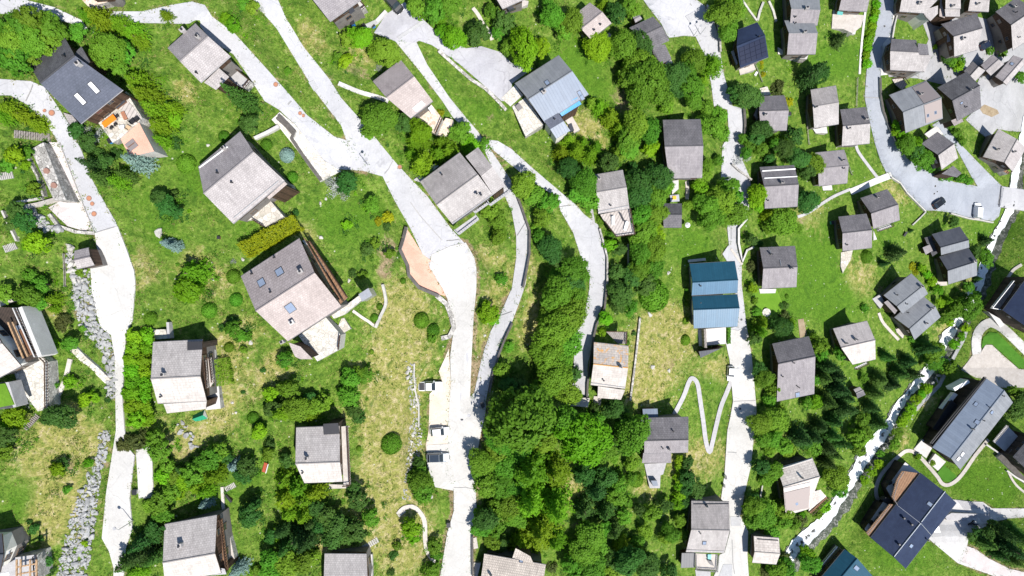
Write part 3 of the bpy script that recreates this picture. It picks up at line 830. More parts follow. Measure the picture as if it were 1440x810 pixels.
    A('village_ground', [(1256, 28), (1300, 20), (1318, 16), (1360, 20), (1400, 30), (1450, 60), (1450, 120), (1400, 125), (1380, 110), (1350, 112), (1330, 120), (1310, 115), (1290, 110), (1250, 108), (1248, 100), (1252, 78), (1300, 70), (1306, 55), (1296, 28), (1285, 22)], 'court_grey', off=0.03)
    A('courtyard', [(1377, 111), (1387, 106), (1412, 118), (1428, 112), (1445, 112), (1445, 186), (1418, 184), (1402, 181), (1390, 196), (1380, 188), (1358, 168), (1376, 150), (1379, 135), (1374, 118)], 'court_grey')
    A('courtyard', [(1303, 22), (1318, 22), (1322, 60), (1332, 80), (1344, 105), (1312, 113), (1288, 106), (1300, 90), (1314, 78), (1310, 50)], 'court_grey')
    A('forecourt', [(1330, 70), (1345, 80), (1372, 58), (1390, 68), (1380, 85), (1362, 92), (1352, 98), (1340, 84)], 'court_grey')
    A('bridge_deck', [(1409, 262), (1450, 268), (1450, 298), (1406, 291)], 'road', off=0.5, skirt=1.0)
    A('driveway', [(1371, 495), (1378, 498), (1386, 485), (1395, 485), (1414, 503), (1433, 519), (1448, 520), (1448, 545), (1405, 545), (1387, 533), (1372, 531), (1352, 520), (1360, 510)], 'slab_cream')
    A('driveway', ribbon_px(catmull([(1448, 498), (1428, 478), (1408, 460), (1392, 454), (1378, 464), (1373, 480), (1374, 498)]), 13), 'slab_white')
    A('forecourt', [(1338, 702), (1360, 705), (1382, 706), (1395, 715), (1448, 715), (1448, 727), (1418, 729), (1400, 734), (1382, 742), (1362, 757), (1360, 768), (1372, 772), (1390, 785), (1420, 800), (1448, 806), (1448, 815), (1403, 812), (1347, 792), (1311, 762), (1300, 752), (1316, 735), (1325, 720)], 'slab_white')
    A('parking_bay', [(1345, 703), (1362, 705), (1382, 707), (1392, 716), (1392, 733), (1378, 742), (1360, 752), (1352, 748), (1345, 735), (1360, 722), (1352, 712)], 'slab_lav')
    A('gravel_track', [(1360, 768), (1372, 772), (1390, 785), (1420, 800), (1448, 806), (1448, 815), (1403, 812), (1352, 790)], 'yard')
    # foot paths
    for c, w, m in [([(1235, 704), (1232, 690), (1237, 672), (1250, 655), (1265, 641), (1276, 634), (1289, 638), (1306, 656), (1318, 670), (1325, 680), (1334, 682), (1346, 675), (1357, 662), (1372, 640), (1390, 618)], 5, 'slab_cream'),
                    ([(1418, 663), (1424, 675), (1432, 685), (1448, 698)], 3, 'slab_cream'),
                    ([(1122, 305), (1137, 299), (1155, 287), (1173, 276), (1196, 266)], 4, 'slab_lav'),
                    ([(1196, 270), (1215, 262), (1233, 254), (1254, 246)], 9, 'slab_white'),
                    ([(1203, 200), (1207, 213), (1222, 234), (1236, 252)], 4, 'slab_lav'),
                    ([(1217, 16), (1212, 60), (1209, 104)], 3, 'slab_white'),
                    ([(476, 117), (505, 129), (530, 136), (546, 142)], 6, 'slab_white'),
                    ([(665, 11), (672, 20), (680, 34), (687, 44), (692, 56)], 5, 'slab_cream'),
                    ([(948, 583), (954, 572), (962, 556), (969, 537), (974, 532), (981, 540), (985, 565), (989, 592), (993, 622), (998, 636), (1002, 622), (1007, 600), (1014, 572), (1022, 552), (1030, 532)], 6, 'slab_lav'),
                    ([(496, 437), (510, 447), (518, 452), (527, 459)], 4, 'slab_cream'),
                    ([(560, 723), (564, 718), (570, 714), (581, 713), (590, 720), (597, 734), (598, 760), (602, 778), (613, 792)], 6, 'slab_cream'),
                    ([(312, 685), (313, 700), (314, 717), (320, 750), (327, 785)], 4, 'slab_cream'),
                    ([(1236, 440), (1241, 452), (1250, 463), (1264, 478)], 4, 'slab_cream'),
                    ([(98, 505), (92, 530), (84, 550), (74, 568)], 6, 'slab_cream'),
                    ([(1028, 350), (1044, 372)], 3, 'slab_cream'),
                    ([(1417, 392), (1425, 380), (1437, 372)], 4, 'slab_cream'),
                    ([(966, 255), (967, 268), (966, 280)], 5, 'slab_cream')]:
        A('footpath', ribbon_px(catmull(c), w), m)
    A('lawn', [(1056, 408), (1092, 406), (1103, 432), (1082, 446), (1068, 445)], 'lawn_lime', off=0.03)
    A('lawn', [(1380, 490), (1383, 474), (1391, 467), (1403, 468), (1440, 506), (1440, 518), (1433, 518), (1395, 484), (1388, 484)], 'lawn', off=0.12)
    A('lawn', [(1318, 665), (1328, 654), (1346, 670), (1336, 678), (1326, 676)], 'lawn', off=0.06)
    A('lawn', [(1224, 535), (1240, 535), (1230, 560)], 'lawn', off=0.03) if False else None
    # tar patches and joints in the concrete
    A('road_patch', P('02', [(310, 205), (450, 112), (460, 125), (320, 218)]), 'patch')
    A('road_patch', P('01', [(765, 458), (795, 445), (820, 490), (795, 505)]), 'patch')
    A('road_patch', P('04', [(15, 90), (60, 65), (95, 90), (40, 125)]), 'patch')
    A('road_patch', P('34', [(265, 480), (325, 480), (322, 532), (268, 532)]), 'patch')
    A('road_patch', P('34', [(225, 745), (275, 745), (275, 815), (200, 815)]), 'patch')
    A('road_patch', P('14', [(270, 465), (293, 465), (295, 540), (270, 540)]), 'patch')
    A('road_patch', P('15', [(820, 255), (842, 255), (832, 350), (805, 345)]), 'crack')
    for pts in ([('10', [(330, 0), (400, 190), (470, 370), (522, 498)])], [('10', [(525, 505), (590, 485), (635, 472)])], [('00', [(140, 560), (165, 510), (180, 470)])],
                [('12', [(585, 548), (620, 546), (655, 541)])], [('12', [(385, 335), (430, 400), (500, 480), (560, 545)])], [('22', [(880, 176), (948, 152)])], [('22', [(745, 600), (800, 625)])],
                [('34', [(250, 122), (300, 125)])], [('24', [(285, 650), (405, 645)])], [('03', [(990, 20), (1000, 30)])], [('12', [(240, 175), (262, 150), (285, 105)])], [('05', [(65, 540), (155, 545)])],
                [('01', [(650, 580), (670, 560)])], [('34', [(275, 610), (280, 740), (290, 800)])], [('32', [(625, 320), (690, 318), (745, 330)])], [('13', [(30, 520), (80, 440)])], [('13', [(262, 360), (330, 350)])]):
        for t, p in pts:
            A('road_joint', ribbon_px(P(t, p), 0.9), 'crack', step=3)
    # bare garden beds and soil
    A('garden_bed', P('24', [(640, 195), (672, 190), (690, 280), (652, 300)]), 'soil', off=0.04)
    A('garden_bed', P('22', [(240, 690), (330, 700), (330, 780), (250, 800)]), 'soil', off=0.04) if False else None
    A('stony_bed', P('05', [(700, 600), (730, 580), (800, 610), (810, 630), (770, 650), (720, 630)]), 'soil', off=0.16)
# ------------------------------------------------------------------ houses
HOUSES = []     # (short reference, px centre, px radius) for describing what grows beside them
WIN = {}


def window_mesh():
    a = MB()
    w, h, t = 1.15, 1.25, 0.1
    for x in (-w / 2 + t / 2, w / 2 - t / 2): a.box(x, 0, -h / 2, t, 0.14, h)
    a.box(0, 0, h / 2 - t, w - 2 * t, 0.14, t); a.box(0, 0, -h / 2, w - 2 * t, 0.14, t); a.box(0, 0, -h / 2 + t, 0.06, 0.1, h - 2 * t)
    o = a.build('window', M['winframe']); WIN['frame'] = o.data; bpy.data.objects.remove(o)
    b = MB(); b.box(0, 0, -h / 2 + t, w - 2 * t, 0.05, h - 2 * t)
    o = b.build('pane', M['glass']); WIN['pane'] = o.data; bpy.data.objects.remove(o)


def v2(a): return np.array(a, float)


def tri_z(p, a, b, c):
    """height at xy p on the plane through a, b, c"""
    n = np.cross(b - a, c - a)
    if abs(n[2]) < 1e-9: return a[2]
    return a[2] - (n[0] * (p[0] - a[0]) + n[1] * (p[1] - a[1])) / n[2]


class House:
    def __init__(s, label, cat, ref, tile, pts, up, lo, wall='timber', eave=4.2, pitch=20, base='rendered_stone', chims=(), skys=(), wins=6, group=None, name='chalet', fascia='timber', oh=0.6, blinds=False, thick=0.22, clear=3.0):
        px = P(tile, pts)
        A, B, R1, R2, C, D = px
        cen = (sum(p[0] for p in px) / 6, sum(p[1] for p in px) / 6)
        cx, cy = at(cen[0], cen[1], eave)
        corners = [at(*q, dz=eave) for q in (A, B, C, D)]
        hs = [TH(*c) for c in corners]
        zc = float(np.mean(hs))
        ze = max(zc + eave, max(hs) + clear)
        s.ze = ze
        for _ in range(3):
            rise = getattr(s, 'rise', 1.5)
            a, b, c, d = [v2(at_z(*q, ze)) for q in (A, B, C, D)]
            r1, r2 = [v2(at_z(*q, ze + rise)) for q in (R1, R2)]
            half = (np.hypot(*(a - r1)) + np.hypot(*(b - r2)) + np.hypot(*(c - r1)) + np.hypot(*(d - r2))) / 4
            s.rise = math.tan(R(pitch)) * half
        rise = s.rise
        r1, r2 = [v2(at_z(*q, ze + rise)) for q in (R1, R2)]
        # ridge and eaves run parallel: planar slopes
        e = (r2 - r1) + (b - a) + (d - c); e = e / np.hypot(*e)
        def par(p, q):
            m, L = (p + q) / 2, float((q - p) @ e)
            return m - e * L / 2, m + e * L / 2
        (a, b), (c, d), (r1, r2) = par(a, b), par(c, d), par(r1, r2)
        s.A, s.B, s.C, s.D = [np.array([*q, ze]) for q in (a, b, c, d)]
        s.R1, s.R2 = [np.array([*q, ze + rise]) for q in (r1, r2)]
        z0 = min(hs) - 1.0
        s.z0 = z0
        c0 = (a + b + c + d) / 4
        s.org = (float(c0[0]), float(c0[1]), float(TH(*c0)))
        s.root = tag(empty(name, s.org), label, cat, group)
        s.tile = tile
        HOUSES.append((ref, cen, max(np.hypot(p[0] - cen[0], p[1] - cen[1]) for p in px)))
        # roof: two slopes with thickness
        mb = MB()
        T = thick
        dn = lambda p: (p[0], p[1], p[2] - T)
        def uvs(q0, q1, q2, q3):
            ex = (q1 - q0); L = np.linalg.norm(ex); ex = ex / L
            out = []
            for p in (q0, q1, q2, q3):
                dd = p - q0
                u = float(dd @ ex); v = float(np.linalg.norm(dd - u * ex)); out.append((u, v))
            return out
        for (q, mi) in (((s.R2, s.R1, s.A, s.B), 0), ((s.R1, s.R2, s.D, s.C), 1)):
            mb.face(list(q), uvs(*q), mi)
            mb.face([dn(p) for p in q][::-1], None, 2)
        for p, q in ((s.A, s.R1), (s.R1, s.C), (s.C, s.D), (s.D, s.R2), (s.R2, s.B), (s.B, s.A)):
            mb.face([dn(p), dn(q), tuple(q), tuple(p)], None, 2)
        s.roof = mb.build('roof', [M[up], M[lo], M[fascia]], s.root, s.org)  # upper slope mostly darker: sun and shade put into the roof colours
        # ridge cap
        rc = MB(); rc.tube(s.R1 + [0, 0, 0.02], s.R2 + [0, 0, 0.02], 0.13, 6)
        o = rc.build('ridge_cap', M[up], s.roof, s.org)
        for p, q in ((s.A, s.B), (s.C, s.D)):
            g_ = MB(); g_.tube(p + [0, 0, -.12], q + [0, 0, -.12], 0.10, 6); g_.build('gutter', M['gutter'], s.roof, s.org)
        # walls
        def un(x): return x / (np.linalg.norm(x) + 1e-9)
        e = un((s.R2 - s.R1))
        def inset(p, r, along):
            q = p + un(r - p) * oh + along * oh
            return np.array([q[0], q[1], s.roof_z(q[0], q[1]) - T - 0.02])
        ra, rb = s.R1 + e * oh, s.R2 - e * oh
        ring = [inset(s.A, s.R1, e), np.array([*ra[:2], s.roof_z(*ra[:2]) - T - 0.02]), inset(s.C, s.R1, e), inset(s.D, s.R2, -e), np.array([*rb[:2], s.roof_z(*rb[:2]) - T - 0.02]), inset(s.B, s.R2, -e)]
        split = ze - 2.5
        w = MB()
        for i in range(6):
            p, q = ring[i], ring[(i + 1) % 6]
            w.face([(p[0], p[1], z0), (q[0], q[1], z0), (q[0], q[1], split), (p[0], p[1], split)], None, 0)
            w.face([(p[0], p[1], split), (q[0], q[1], split), tuple(q), tuple(p)], None, 1)
        w.face([(p[0], p[1], z0) for p in ring[::-1]], None, 0)
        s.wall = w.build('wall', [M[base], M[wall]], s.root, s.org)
        s.ring = ring
        # windows on the walls
        n = 0
        order = [3, 4, 2, 5, 0, 1]
        for lev in (-1.35, -3.9, -6.5):
            for i in order:
                p, q = ring[i], ring[(i + 1) % 6]
                L = np.hypot(*(q - p)[:2])
                if L < 2.4 or n >= wins * 2: continue
                k = max(1, int(L / 3.2))
                for j in range(k):
                    t = (j + 1) / (k + 1)
                    m = p * (1 - t) + q * t
                    z = ze + lev
                    nrm = np.array([(q - p)[1], -(q - p)[0]]) / L
                    if np.dot(nrm, m[:2] - c0) < 0: nrm = -nrm
                    if z - 0.8 < TH(m[0] + nrm[0] * 0.5, m[1] + nrm[1] * 0.5) or n >= wins * 2: continue
                    n += 1
                    o = link(bpy.data.objects.new('window', WIN['frame']), s.root)
                    o.location = (m[0] + nrm[0] * 0.03 - s.org[0], m[1] + nrm[1] * 0.03 - s.org[1], z - s.org[2])
                    o.rotation_euler = (0, 0, math.atan2(nrm[1], nrm[0]) + math.pi / 2)
                    link(bpy.data.objects.new('pane', WIN['pane']), o)
        for c in chims: s.chimney(*c)
        for k in skys: s.skylight(*k, blind=blinds)

    def roof_z(s, x, y):
        p = np.array([x, y])
        side = (s.R2 - s.R1)[0] * (y - s.R1[1]) - (s.R2 - s.R1)[1] * (x - s.R1[0])
        sa = (s.R2 - s.R1)[0] * (s.A[1] - s.R1[1]) - (s.R2 - s.R1)[1] * (s.A[0] - s.R1[0])
        if side * sa > 0:
            q = (s.R1, s.R2, s.B, s.A)
        else:
            q = (s.R1, s.R2, s.D, s.C)
        m = (q[0] + q[1] + q[2] + q[3]) / 4
        # average plane of the slope
        n = np.cross(q[2] - q[0], q[3] - q[1])
        if abs(n[2]) < 1e-9: return m[2]
        return m[2] - (n[0] * (x - m[0]) + n[1] * (y - m[1])) / n[2]

    def on_roof(s, pt, tile=None):
        (px, py), = P(tile or s.tile, [pt])
        z = s.ze + s.rise / 2
        for _ in range(6):
            x, y = at_z(px, py, z); z = s.roof_z(x, y)
        return np.array([x, y, z])

    def chimney(s, x, y, size=0.7, tile=None, mat='chimney'):
        c = s.on_roof((x, y), tile)
        rz = math.atan2(*((s.R2 - s.R1)[[1, 0]]))
        h = 1.1
        size *= 0.75; h = 0.9
        m = MB(); m.box(c[0], c[1], c[2] - 0.5, size, size * 0.8, h + 0.5, rz)
        m.box(c[0], c[1], c[2] + h, size * 1.25, size * 1.05, 0.1, rz)
        o = m.build('chimney', M[mat], s.roof, s.org)
        k = MB()
        for dx in (0.0,):
            k.tube((c[0] + dx * size * math.cos(rz), c[1] + dx * size * math.sin(rz), c[2] + h + 0.1), (c[0] + dx * size * math.cos(rz), c[1] + dx * size * math.sin(rz), c[2] + h + 0.4), 0.17, 8, r2=0.2)
        # flue pipes belong to the same stack
        k2 = k.build('chimney_flue', M['cap'], s.roof, s.org)

    def vent(s, x, y, tile=None, r=0.11, h=0.7):
        c = s.on_roof((x, y), tile)
        m = MB(); m.tube(c - [0, 0, .1], c + [0, 0, h], r, 8); m.tube(c + [0, 0, h], c + [0, 0, h + .15], r * 1.8, 8, r2=r * 1.2)
        m.build('vent_pipe', M['cap'], s.roof, s.org)

    def skylight(s, x, y, w=0.95, h=1.3, tile=None, blind=False):
        c = s.on_roof((x, y), tile)
        e = (s.R2 - s.R1) / np.linalg.norm(s.R2 - s.R1)
        p2 = np.array([c[0] - e[1], c[1] + e[0]])
        d = np.array([p2[0] - c[0], p2[1] - c[1], s.roof_z(*p2) - c[2]]); d /= np.linalg.norm(d)
        n = np.cross(e, d); n = n if n[2] > 0 else -n
        def slab(hw, hh, o0, o1):
            b = [c + e * i * hw + d * j * hh + n * o0 for i, j in ((-1, -1), (1, -1), (1, 1), (-1, 1))]
            t = [c + e * i * hw + d * j * hh + n * o1 for i, j in ((-1, -1), (1, -1), (1, 1), (-1, 1))]
            m = MB(); m.hexa(b, t); return m
        slab(w / 2, h / 2, -0.05, 0.10).build('skylight_frame', M['cap'], s.roof, s.org)
        slab(w / 2 - .09, h / 2 - .09, 0.09, 0.13).build('skylight_pane', M['skyblind' if blind else 'skyglass'], s.roof, s.org)

    def solar(s, quad, nu, nv, tile=None, mat='solar', name='solar_panel'):
        """array over a surveyed quad on one slope: nu x nv panels, each a part of the roof"""
        q = [s.on_roof(p, tile) + [0, 0, 0.12] for p in quad]
        for i in range(nu):
            for j in range(nv):
                g = 0.03
                u0, u1, w0, w1 = (i + g) / nu, (i + 1 - g) / nu, (j + g) / nv, (j + 1 - g) / nv
                f = lambda u, w: (q[0] * (1 - u) + q[1] * u) * (1 - w) + (q[3] * (1 - u) + q[2] * u) * w
                b = [f(u0, w0), f(u1, w0), f(u1, w1), f(u0, w1)]
                m = MB(); m.hexa([p - [0, 0, .06] for p in b], b); m.build(name, M[mat], s.roof, s.org)

    def strip(s, p, q, mat='steel', r=0.09, tile=None, name='snow_guard'):
        a = s.on_roof(p, tile); b = s.on_roof(q, tile)
        m = MB(); m.tube(a + [0, 0, .1], b + [0, 0, .1], r, 5); m.build(name, M[mat], s.roof, s.org)

    def zpoly(s, poly, z, tile=None):
        return [at_z(*p, z) for p in P(tile or s.tile, poly)]

    def wing(s, poly, mat, hi=0.0, lo=-0.8, tile=None, wall='timber', name='annex', base='plaster'):
        """lower roof on an outline [high edge p0 p1, low edge p2 p3 (...)]; heights relative to the eaves"""
        px = P(tile or s.tile, poly)
        zz = [s.ze + (hi if i < 2 else lo) for i in range(len(px))]
        pt = [np.array([*at_z(*p, z), z]) for p, z in zip(px, zz)]
        mb = MB(); T = 0.18
        ex = pt[1] - pt[0]; L = np.linalg.norm(ex); ex = ex / L
        uv = []
        for p in pt:
            d = p - pt[0]; u = float(d @ ex); uv.append((u, float(np.linalg.norm(d - u * ex))))
        a = sum(pt[i][0] * pt[(i + 1) % len(pt)][1] - pt[(i + 1) % len(pt)][0] * pt[i][1] for i in range(len(pt)))
        if a < 0: pt = pt[::-1]; uv = uv[::-1]
        mb.face(pt, uv, 0); mb.face([p - [0, 0, T] for p in pt[::-1]], None, 1)
        for i in range(len(pt)):
            p, q = pt[i], pt[(i + 1) % len(pt)]
            mb.face([p - [0, 0, T], q - [0, 0, T], q, p], None, 1)
        c = sum(pt) / len(pt)
        w = MB(); ring = []
        for p in pt:
            d = c - p; q = p + d / np.linalg.norm(d) * 0.45; ring.append((q[0], q[1]))
        zt = min(p[2] for p in pt) - T - 0.02
        z0 = min(TH(*p) for p in ring) - 0.6
        if zt < z0 + 0.5: z0 = zt - 2
        w.prism(ring, z0, zt)
        o = w.build(name, M[wall], s.root, s.org)
        mb.build(name + '_roof', [M[mat], M['dark_timber']], o, s.org)
        return o

    def terrace(s, poly, mat, tile=None, up=0.12, z=None, wall='stone_wall', name='terrace', rail=None, lower=None):
        px = P(tile or s.tile, poly)
        if z is None:
            w = at_many(px); z = float(np.max(terrain(w[:, 0], w[:, 1]))) + up
            for _ in range(3):
                xy = np.array([at_z(*p, z) for p in px]); zz = float(np.max(terrain(xy[:, 0], xy[:, 1]))) + up
                z = 0.5 * z + 0.5 * zz
            if lower is not None: z -= lower
        xy = [at_z(*p, z) for p in px]
        z0 = min(TH(*p) for p in xy) - 0.8
        m = MB(); m.prism(xy, z0, z, 0, 1)
        o = m.build(name, [M[mat], M[wall]], s.root, s.org)
        if rail: s.rail(xy, z, rail, o)
        return z

    def rail(s, xy, z, edges, parent, mat='timber', h=0.95, name='railing'):
        m = MB()
        for i in edges:
            p, q = xy[i], xy[(i + 1) % len(xy)]
            L = math.hypot(q[0] - p[0], q[1] - p[1]); rz = math.atan2(q[1] - p[1], q[0] - p[0])
            cx, cy = (p[0] + q[0]) / 2, (p[1] + q[1]) / 2
            m.box(cx, cy, z + h - 0.08, L, 0.16, 0.09, rz); m.box(cx, cy, z + 0.15, L, 0.05, 0.08, rz)
            n = max(2, int(L / 0.45))
            for k in range(n + 1):
                t = k / n
                m.box(p[0] + (q[0] - p[0]) * t, p[1] + (q[1] - p[1]) * t, z, 0.06, 0.06, h - 0.08, rz)
        return m.build(name, M[mat], parent, s.org)

    def balcony(s, poly, drop=2.3, mat='deck_brown', tile=None, edges=None, rmat='timber', z=None):
        z = s.ze - drop if z is None else z
        xy = s.zpoly(poly, z, tile)
        m = MB(); m.prism(xy, z - 0.18, z)
        o = m.build('balcony', M[mat], s.root, s.org)
        s.rail(xy, z, range(len(xy)) if edges is None else edges, o, rmat)
        return z

    def box_part(s, name, poly, z0, z1, mat, tile=None, parent=None):
        xy = s.zpoly(poly, z1, tile); m = MB(); m.prism(xy, z0, z1)
        return m.build(name, M[mat], parent or s.root, s.org)


def build_houses():
    H = House
    window_mesh()
    # ---- sheet row 0
    h = H('large dark slate house with two white skylights and a furnished terrace', 'house', 'the big dark slate house', '00',
          [(165, 362), (355, 203), (225, 465), (413, 305), (445, 682), (685, 503)], 'dark_slate', 'blue_slate', 'timber', base='timber', eave=3.4, clear=1.4, skys=[(522, 487, 0.8, 1.9), (447, 550, 0.8, 1.9)], blinds=True)
    h.wing([(413, 305), (480, 372), (500, 342), (452, 258), (430, 278)], 'dark_slate', 0.6, 0.3, name='dormer')
    h.vent(365, 315); h.chimney(450, 362, 0.8)
    z = h.terrace([(520, 650), (700, 508), (788, 652), (775, 672), (668, 768), (625, 792), (590, 740)], 'flag', up=0.1, name='terrace')
    h.tz = z
    h.terrace([(668, 768), (772, 680), (856, 840), (770, 860), (715, 860)], 'salmon', z=z - 0.25, name='terrace', wall='concrete_wall')
    h.box_part('deck', [(655, 590), (700, 545), (785, 652), (740, 690)], z, z + 0.12, 'deck')
    h.wing([(385, 690), (440, 690), (400, 640), (350, 625)], 'slate_pale', -1.6, -1.9, name='porch')
    BIG = h
    h = H('mauve-grey shingle chalet along the pale road with a lean-to and patio', 'house', 'the upper-road chalet', '01',
          [(-25, 258), (145, 138), (55, 345), (203, 195), (170, 462), (328, 308)], 'slate_mid', 'slate_pale', chims=[(160, 212, 0.6), (78, 176, 0.9)], skys=[])
    h.wing([(185, 458), (268, 378), (325, 427), (252, 500)], 'slate_pale', -0.9, -1.3, name='lean_to')
    h.terrace([(308, 340), (445, 452), (412, 492), (325, 452), (325, 427), (280, 378)], 'slab_lav', rail=[0, 1])
    h.vent(150, 408)
    h = H('grey-roofed house cut off by the top of the picture with a white terrace', 'house', 'the plaza-top house', '01',
          [(680, -160), (830, -270), (775, -20), (950, -135), (885, 120), (1055, -2)], 'slate_grey', 'slate_mid')
    h.terrace([(0, 112), (20, 130), (135, 42), (95, -2), (40, 40)], 'slab_white', '02', rail=[1, 2])
    h.box_part('awning', [(35, 50), (60, 30), (75, 60), (50, 78)], h.ze - 1.7, h.ze - 1.6, 'charcoal_sheet', '02')
    h = H('taupe and pink shingle chalet with a row of white roof glazing and tiled terrace', 'house', 'the pink-roofed chalet', '02',
          [(175, 452), (330, 332), (248, 540), (405, 425), (385, 657), (507, 560)], 'stone_taupe', 'stone_pink', eave=4.0)
    h.solar([(395, 602), (445, 560), (467, 582), (418, 624)], 4, 1, mat='skyblind', name='roof_glazing')
    h.terrace([(392, 662), (500, 580), (562, 660), (525, 745), (480, 720)], 'tile_paving', rail=[2])
    h.box_part('garden_table', [(480, 600), (500, 585), (512, 600), (492, 615)], h.ze - 5, h.ze - 2.4, 'white')
    h.terrace([(525, 745), (580, 655), (620, 665), (600, 740), (560, 765)], 'tile_paving', wall='concrete_wall')
    h = H('large house with one grey and one blue roof slope and a blue awning', 'house', 'the blue-and-grey house', '03',
          [(18, 468), (258, 303), (95, 557), (330, 388), (175, 670), (432, 533)], 'grey_sheet', 'bluegrey_sheet', 'plaster', eave=5.0, chims=[(176, 515, 0.9)], skys=[(195, 460, 0.9, 1.1), (376, 520, 0.8, 1.2), (388, 540, 0.8, 1.2)])
    h.wing([(245, 606), (362, 540), (386, 578), (278, 646)], 'blue_awning', 0.25, -0.5, name='awning')
    h.wing([(178, 672), (258, 627), (287, 672), (212, 718)], 'blue_slate', 0.1, -0.2, name='annex', wall='plaster')
    h.wing([(212, 718), (287, 672), (324, 726), (246, 770)], 'bluegrey_sheet', -0.2, -1.0, name='annex', wall='plaster')
    h.vent(236, 664)
    h.terrace([(280, 648), (318, 618), (378, 720), (345, 738)], 'slab_cream')
    h.terrace([(0, 592), (75, 540), (175, 690), (75, 757)], 'flag_white', lower=0.0)
    h.terrace([(-60, 545), (18, 470), (60, 528), (-10, 590)], 'flag_white')
    h.box_part('terrace_shade', [(18, 590), (40, 572), (58, 595), (35, 615)], h.ze - 4, h.ze - 2.7, 'slate_mid')
    h.box_part('garden_sofa', [(312, 690), (330, 682), (345, 722), (325, 730)], h.ze - 5, h.ze - 3.6, 'charcoal_sheet')
    h = H('small chalet with one mauve and one pink roof slope among leafy trees', 'house', 'the small pink chalet', '03',
          [(366, 75), (430, 10), (388, 165), (497, 60), (430, 210), (560, 137)], 'stone_taupe', 'stone_pink', eave=4.0)
    h.vent(455, 170); h.vent(490, 140)
    h.terrace([(505, 205), (540, 180), (560, 205), (540, 235)], 'slab_cream')
    h = H('grey L-shaped house beside the turning place at the top', 'house', 'the L-shaped grey house', '03',
          [(655, 162), (782, 85), (715, 200), (835, 148), (775, 262), (876, 228)], 'slate_grey', 'slate_grey', eave=3.8)
    h.wing([(775, 258), (850, 246), (886, 325), (830, 358), (785, 300)], 'slate_grey', -0.1, -0.6)
    h.terrace([(830, 362), (880, 325), (908, 372), (850, 385)], 'flag_white')
    h = H('chalet whose dark roof is covered in solar panels', 'house', 'the solar-panel chalet', '04',
          [(308, 167), (415, 123), (300, 256), (458, 195), (320, 377), (477, 317)], 'navy_slate', 'navy_slate', eave=5.0)
    h.solar([(310, 268), (455, 208), (470, 308), (322, 365)], 5, 4)
    h.wing([(302, 215), (312, 185), (300, 175), (296, 215)], 'navy_slate', 0.5, 0.4, name='dormer') if False else None
    h.vent(420, 206)
    h.terrace([(312, 386), (392, 350), (407, 385), (320, 416)], 'slab_cream')
    h.wing([(268, 287), (282, 278), (306, 352), (298, 362)], 'slate_pale', -1.2, -1.5, name='lean_to')
    h = H('tall grey chalet behind its twin at the top with a higher ridge', 'house', 'the upper twin chalet', '04',
          [(580, -60), (757, -60), (603, 52), (765, 48), (597, 125), (748, 150)], 'grey_sheet', 'slate_mid', eave=5.8, chims=[(685, 50, 0.8)])
    h.vent(622, 97)
    h = H('tall grey chalet in front of its twin with a white terrace edge', 'house', 'the lower twin chalet', '04',
          [(565, 112), (728, 115), (590, 185), (750, 180), (580, 302), (738, 300)], 'grey_sheet', 'slate_mid', eave=5.8, chims=[(673, 182, 0.7)])
    h.terrace([(555, 300), (700, 300), (690, 328), (600, 325)], 'slab_white')
    h.terrace([(528, 262), (560, 280), (565, 302), (530, 300)], 'flag_white'); h.vent(622, 131)
    h = H('square grey chalet between a round dark tree and yellow shrubs', 'house', 'the yellow-shrub chalet', '04',
          [(428, 535), (566, 530), (425, 615), (590, 613), (435, 728), (578, 722)], 'slate_grey', 'slate_mid', chims=[(455, 640, 0.6)])
    h.terrace([(428, 490), (470, 480), (490, 525), (440, 530)], 'flag')
    h.wing([(395, 640), (412, 598), (425, 600), (415, 670)], 'slate_pale', -1.2, -1.5, name='lean_to')
    h = H('weathered chalet with a stepped pale stone roof below a dark spruce', 'house', 'the stepped-roof chalet', '04',
          [(713, 512), (850, 462), (722, 588), (868, 575), (730, 704), (868, 696)], 'lauze_dark', 'lauze', eave=5.2, chims=[(735, 598, 0.4)])
    h.terrace([(715, 704), (800, 704), (805, 740), (740, 740)], 'slab_white')
    h = H('small grey slab-roofed chalet beside the curving asphalt road', 'house', 'the slab-roofed roadside chalet', '04',
          [(875, 608), (1018, 597), (890, 695), (1043, 690), (885, 818), (1038, 790)], 'slate_grey', 'lauze', chims=[(1015, 662, 0.7), (917, 716, 0.4)], eave=5.0)
    h = H('house with a mauve roof at the top edge and a garden terrace below it', 'house', 'the top-edge terrace house', '04',
          [(900, -110), (1045, -105), (885, -20), (1040, -15), (868, 52), (1023, 68)], 'slate_mid', 'slate_mid', 'timber', eave=4.6)
    h.terrace([(835, 55), (945, 78), (1010, 85), (990, 150), (945, 185), (890, 160), (828, 158)], 'slab_cream')
    h.box_part('garden_parasol', [(862, 62), (892, 66), (888, 84), (858, 80)], h.ze - 1.9, h.ze - 1.8, 'teal')
    h.box_part('garden_sofa', [(905, 130), (945, 140), (935, 160), (905, 152)], h.ze - 4.3, h.ze - 3.4, 'white')
    h.terrace([(0, 78), (35, 85), (10, 190), (-15, 190)], 'slab_white', '05')
    # ---- old village cluster
    h = H('old grey slab roof at the top edge above a green lawn', 'house', 'the old lawn house', '05',
          [(290, -80), (480, -75), (270, -8), (470, -8), (257, 53), (395, 83)], 'slate_grey', 'lauze', eave=6, chims=[(362, 22, 0.8)])
    h.wing([(380, 60), (470, 30), (470, 75), (428, 118), (405, 100)], 'lauze', -0.1, -0.8, wall='plaster')
    area('patio', P('05', [(262, 70), (345, 88), (322, 122)]), 'slab_white')
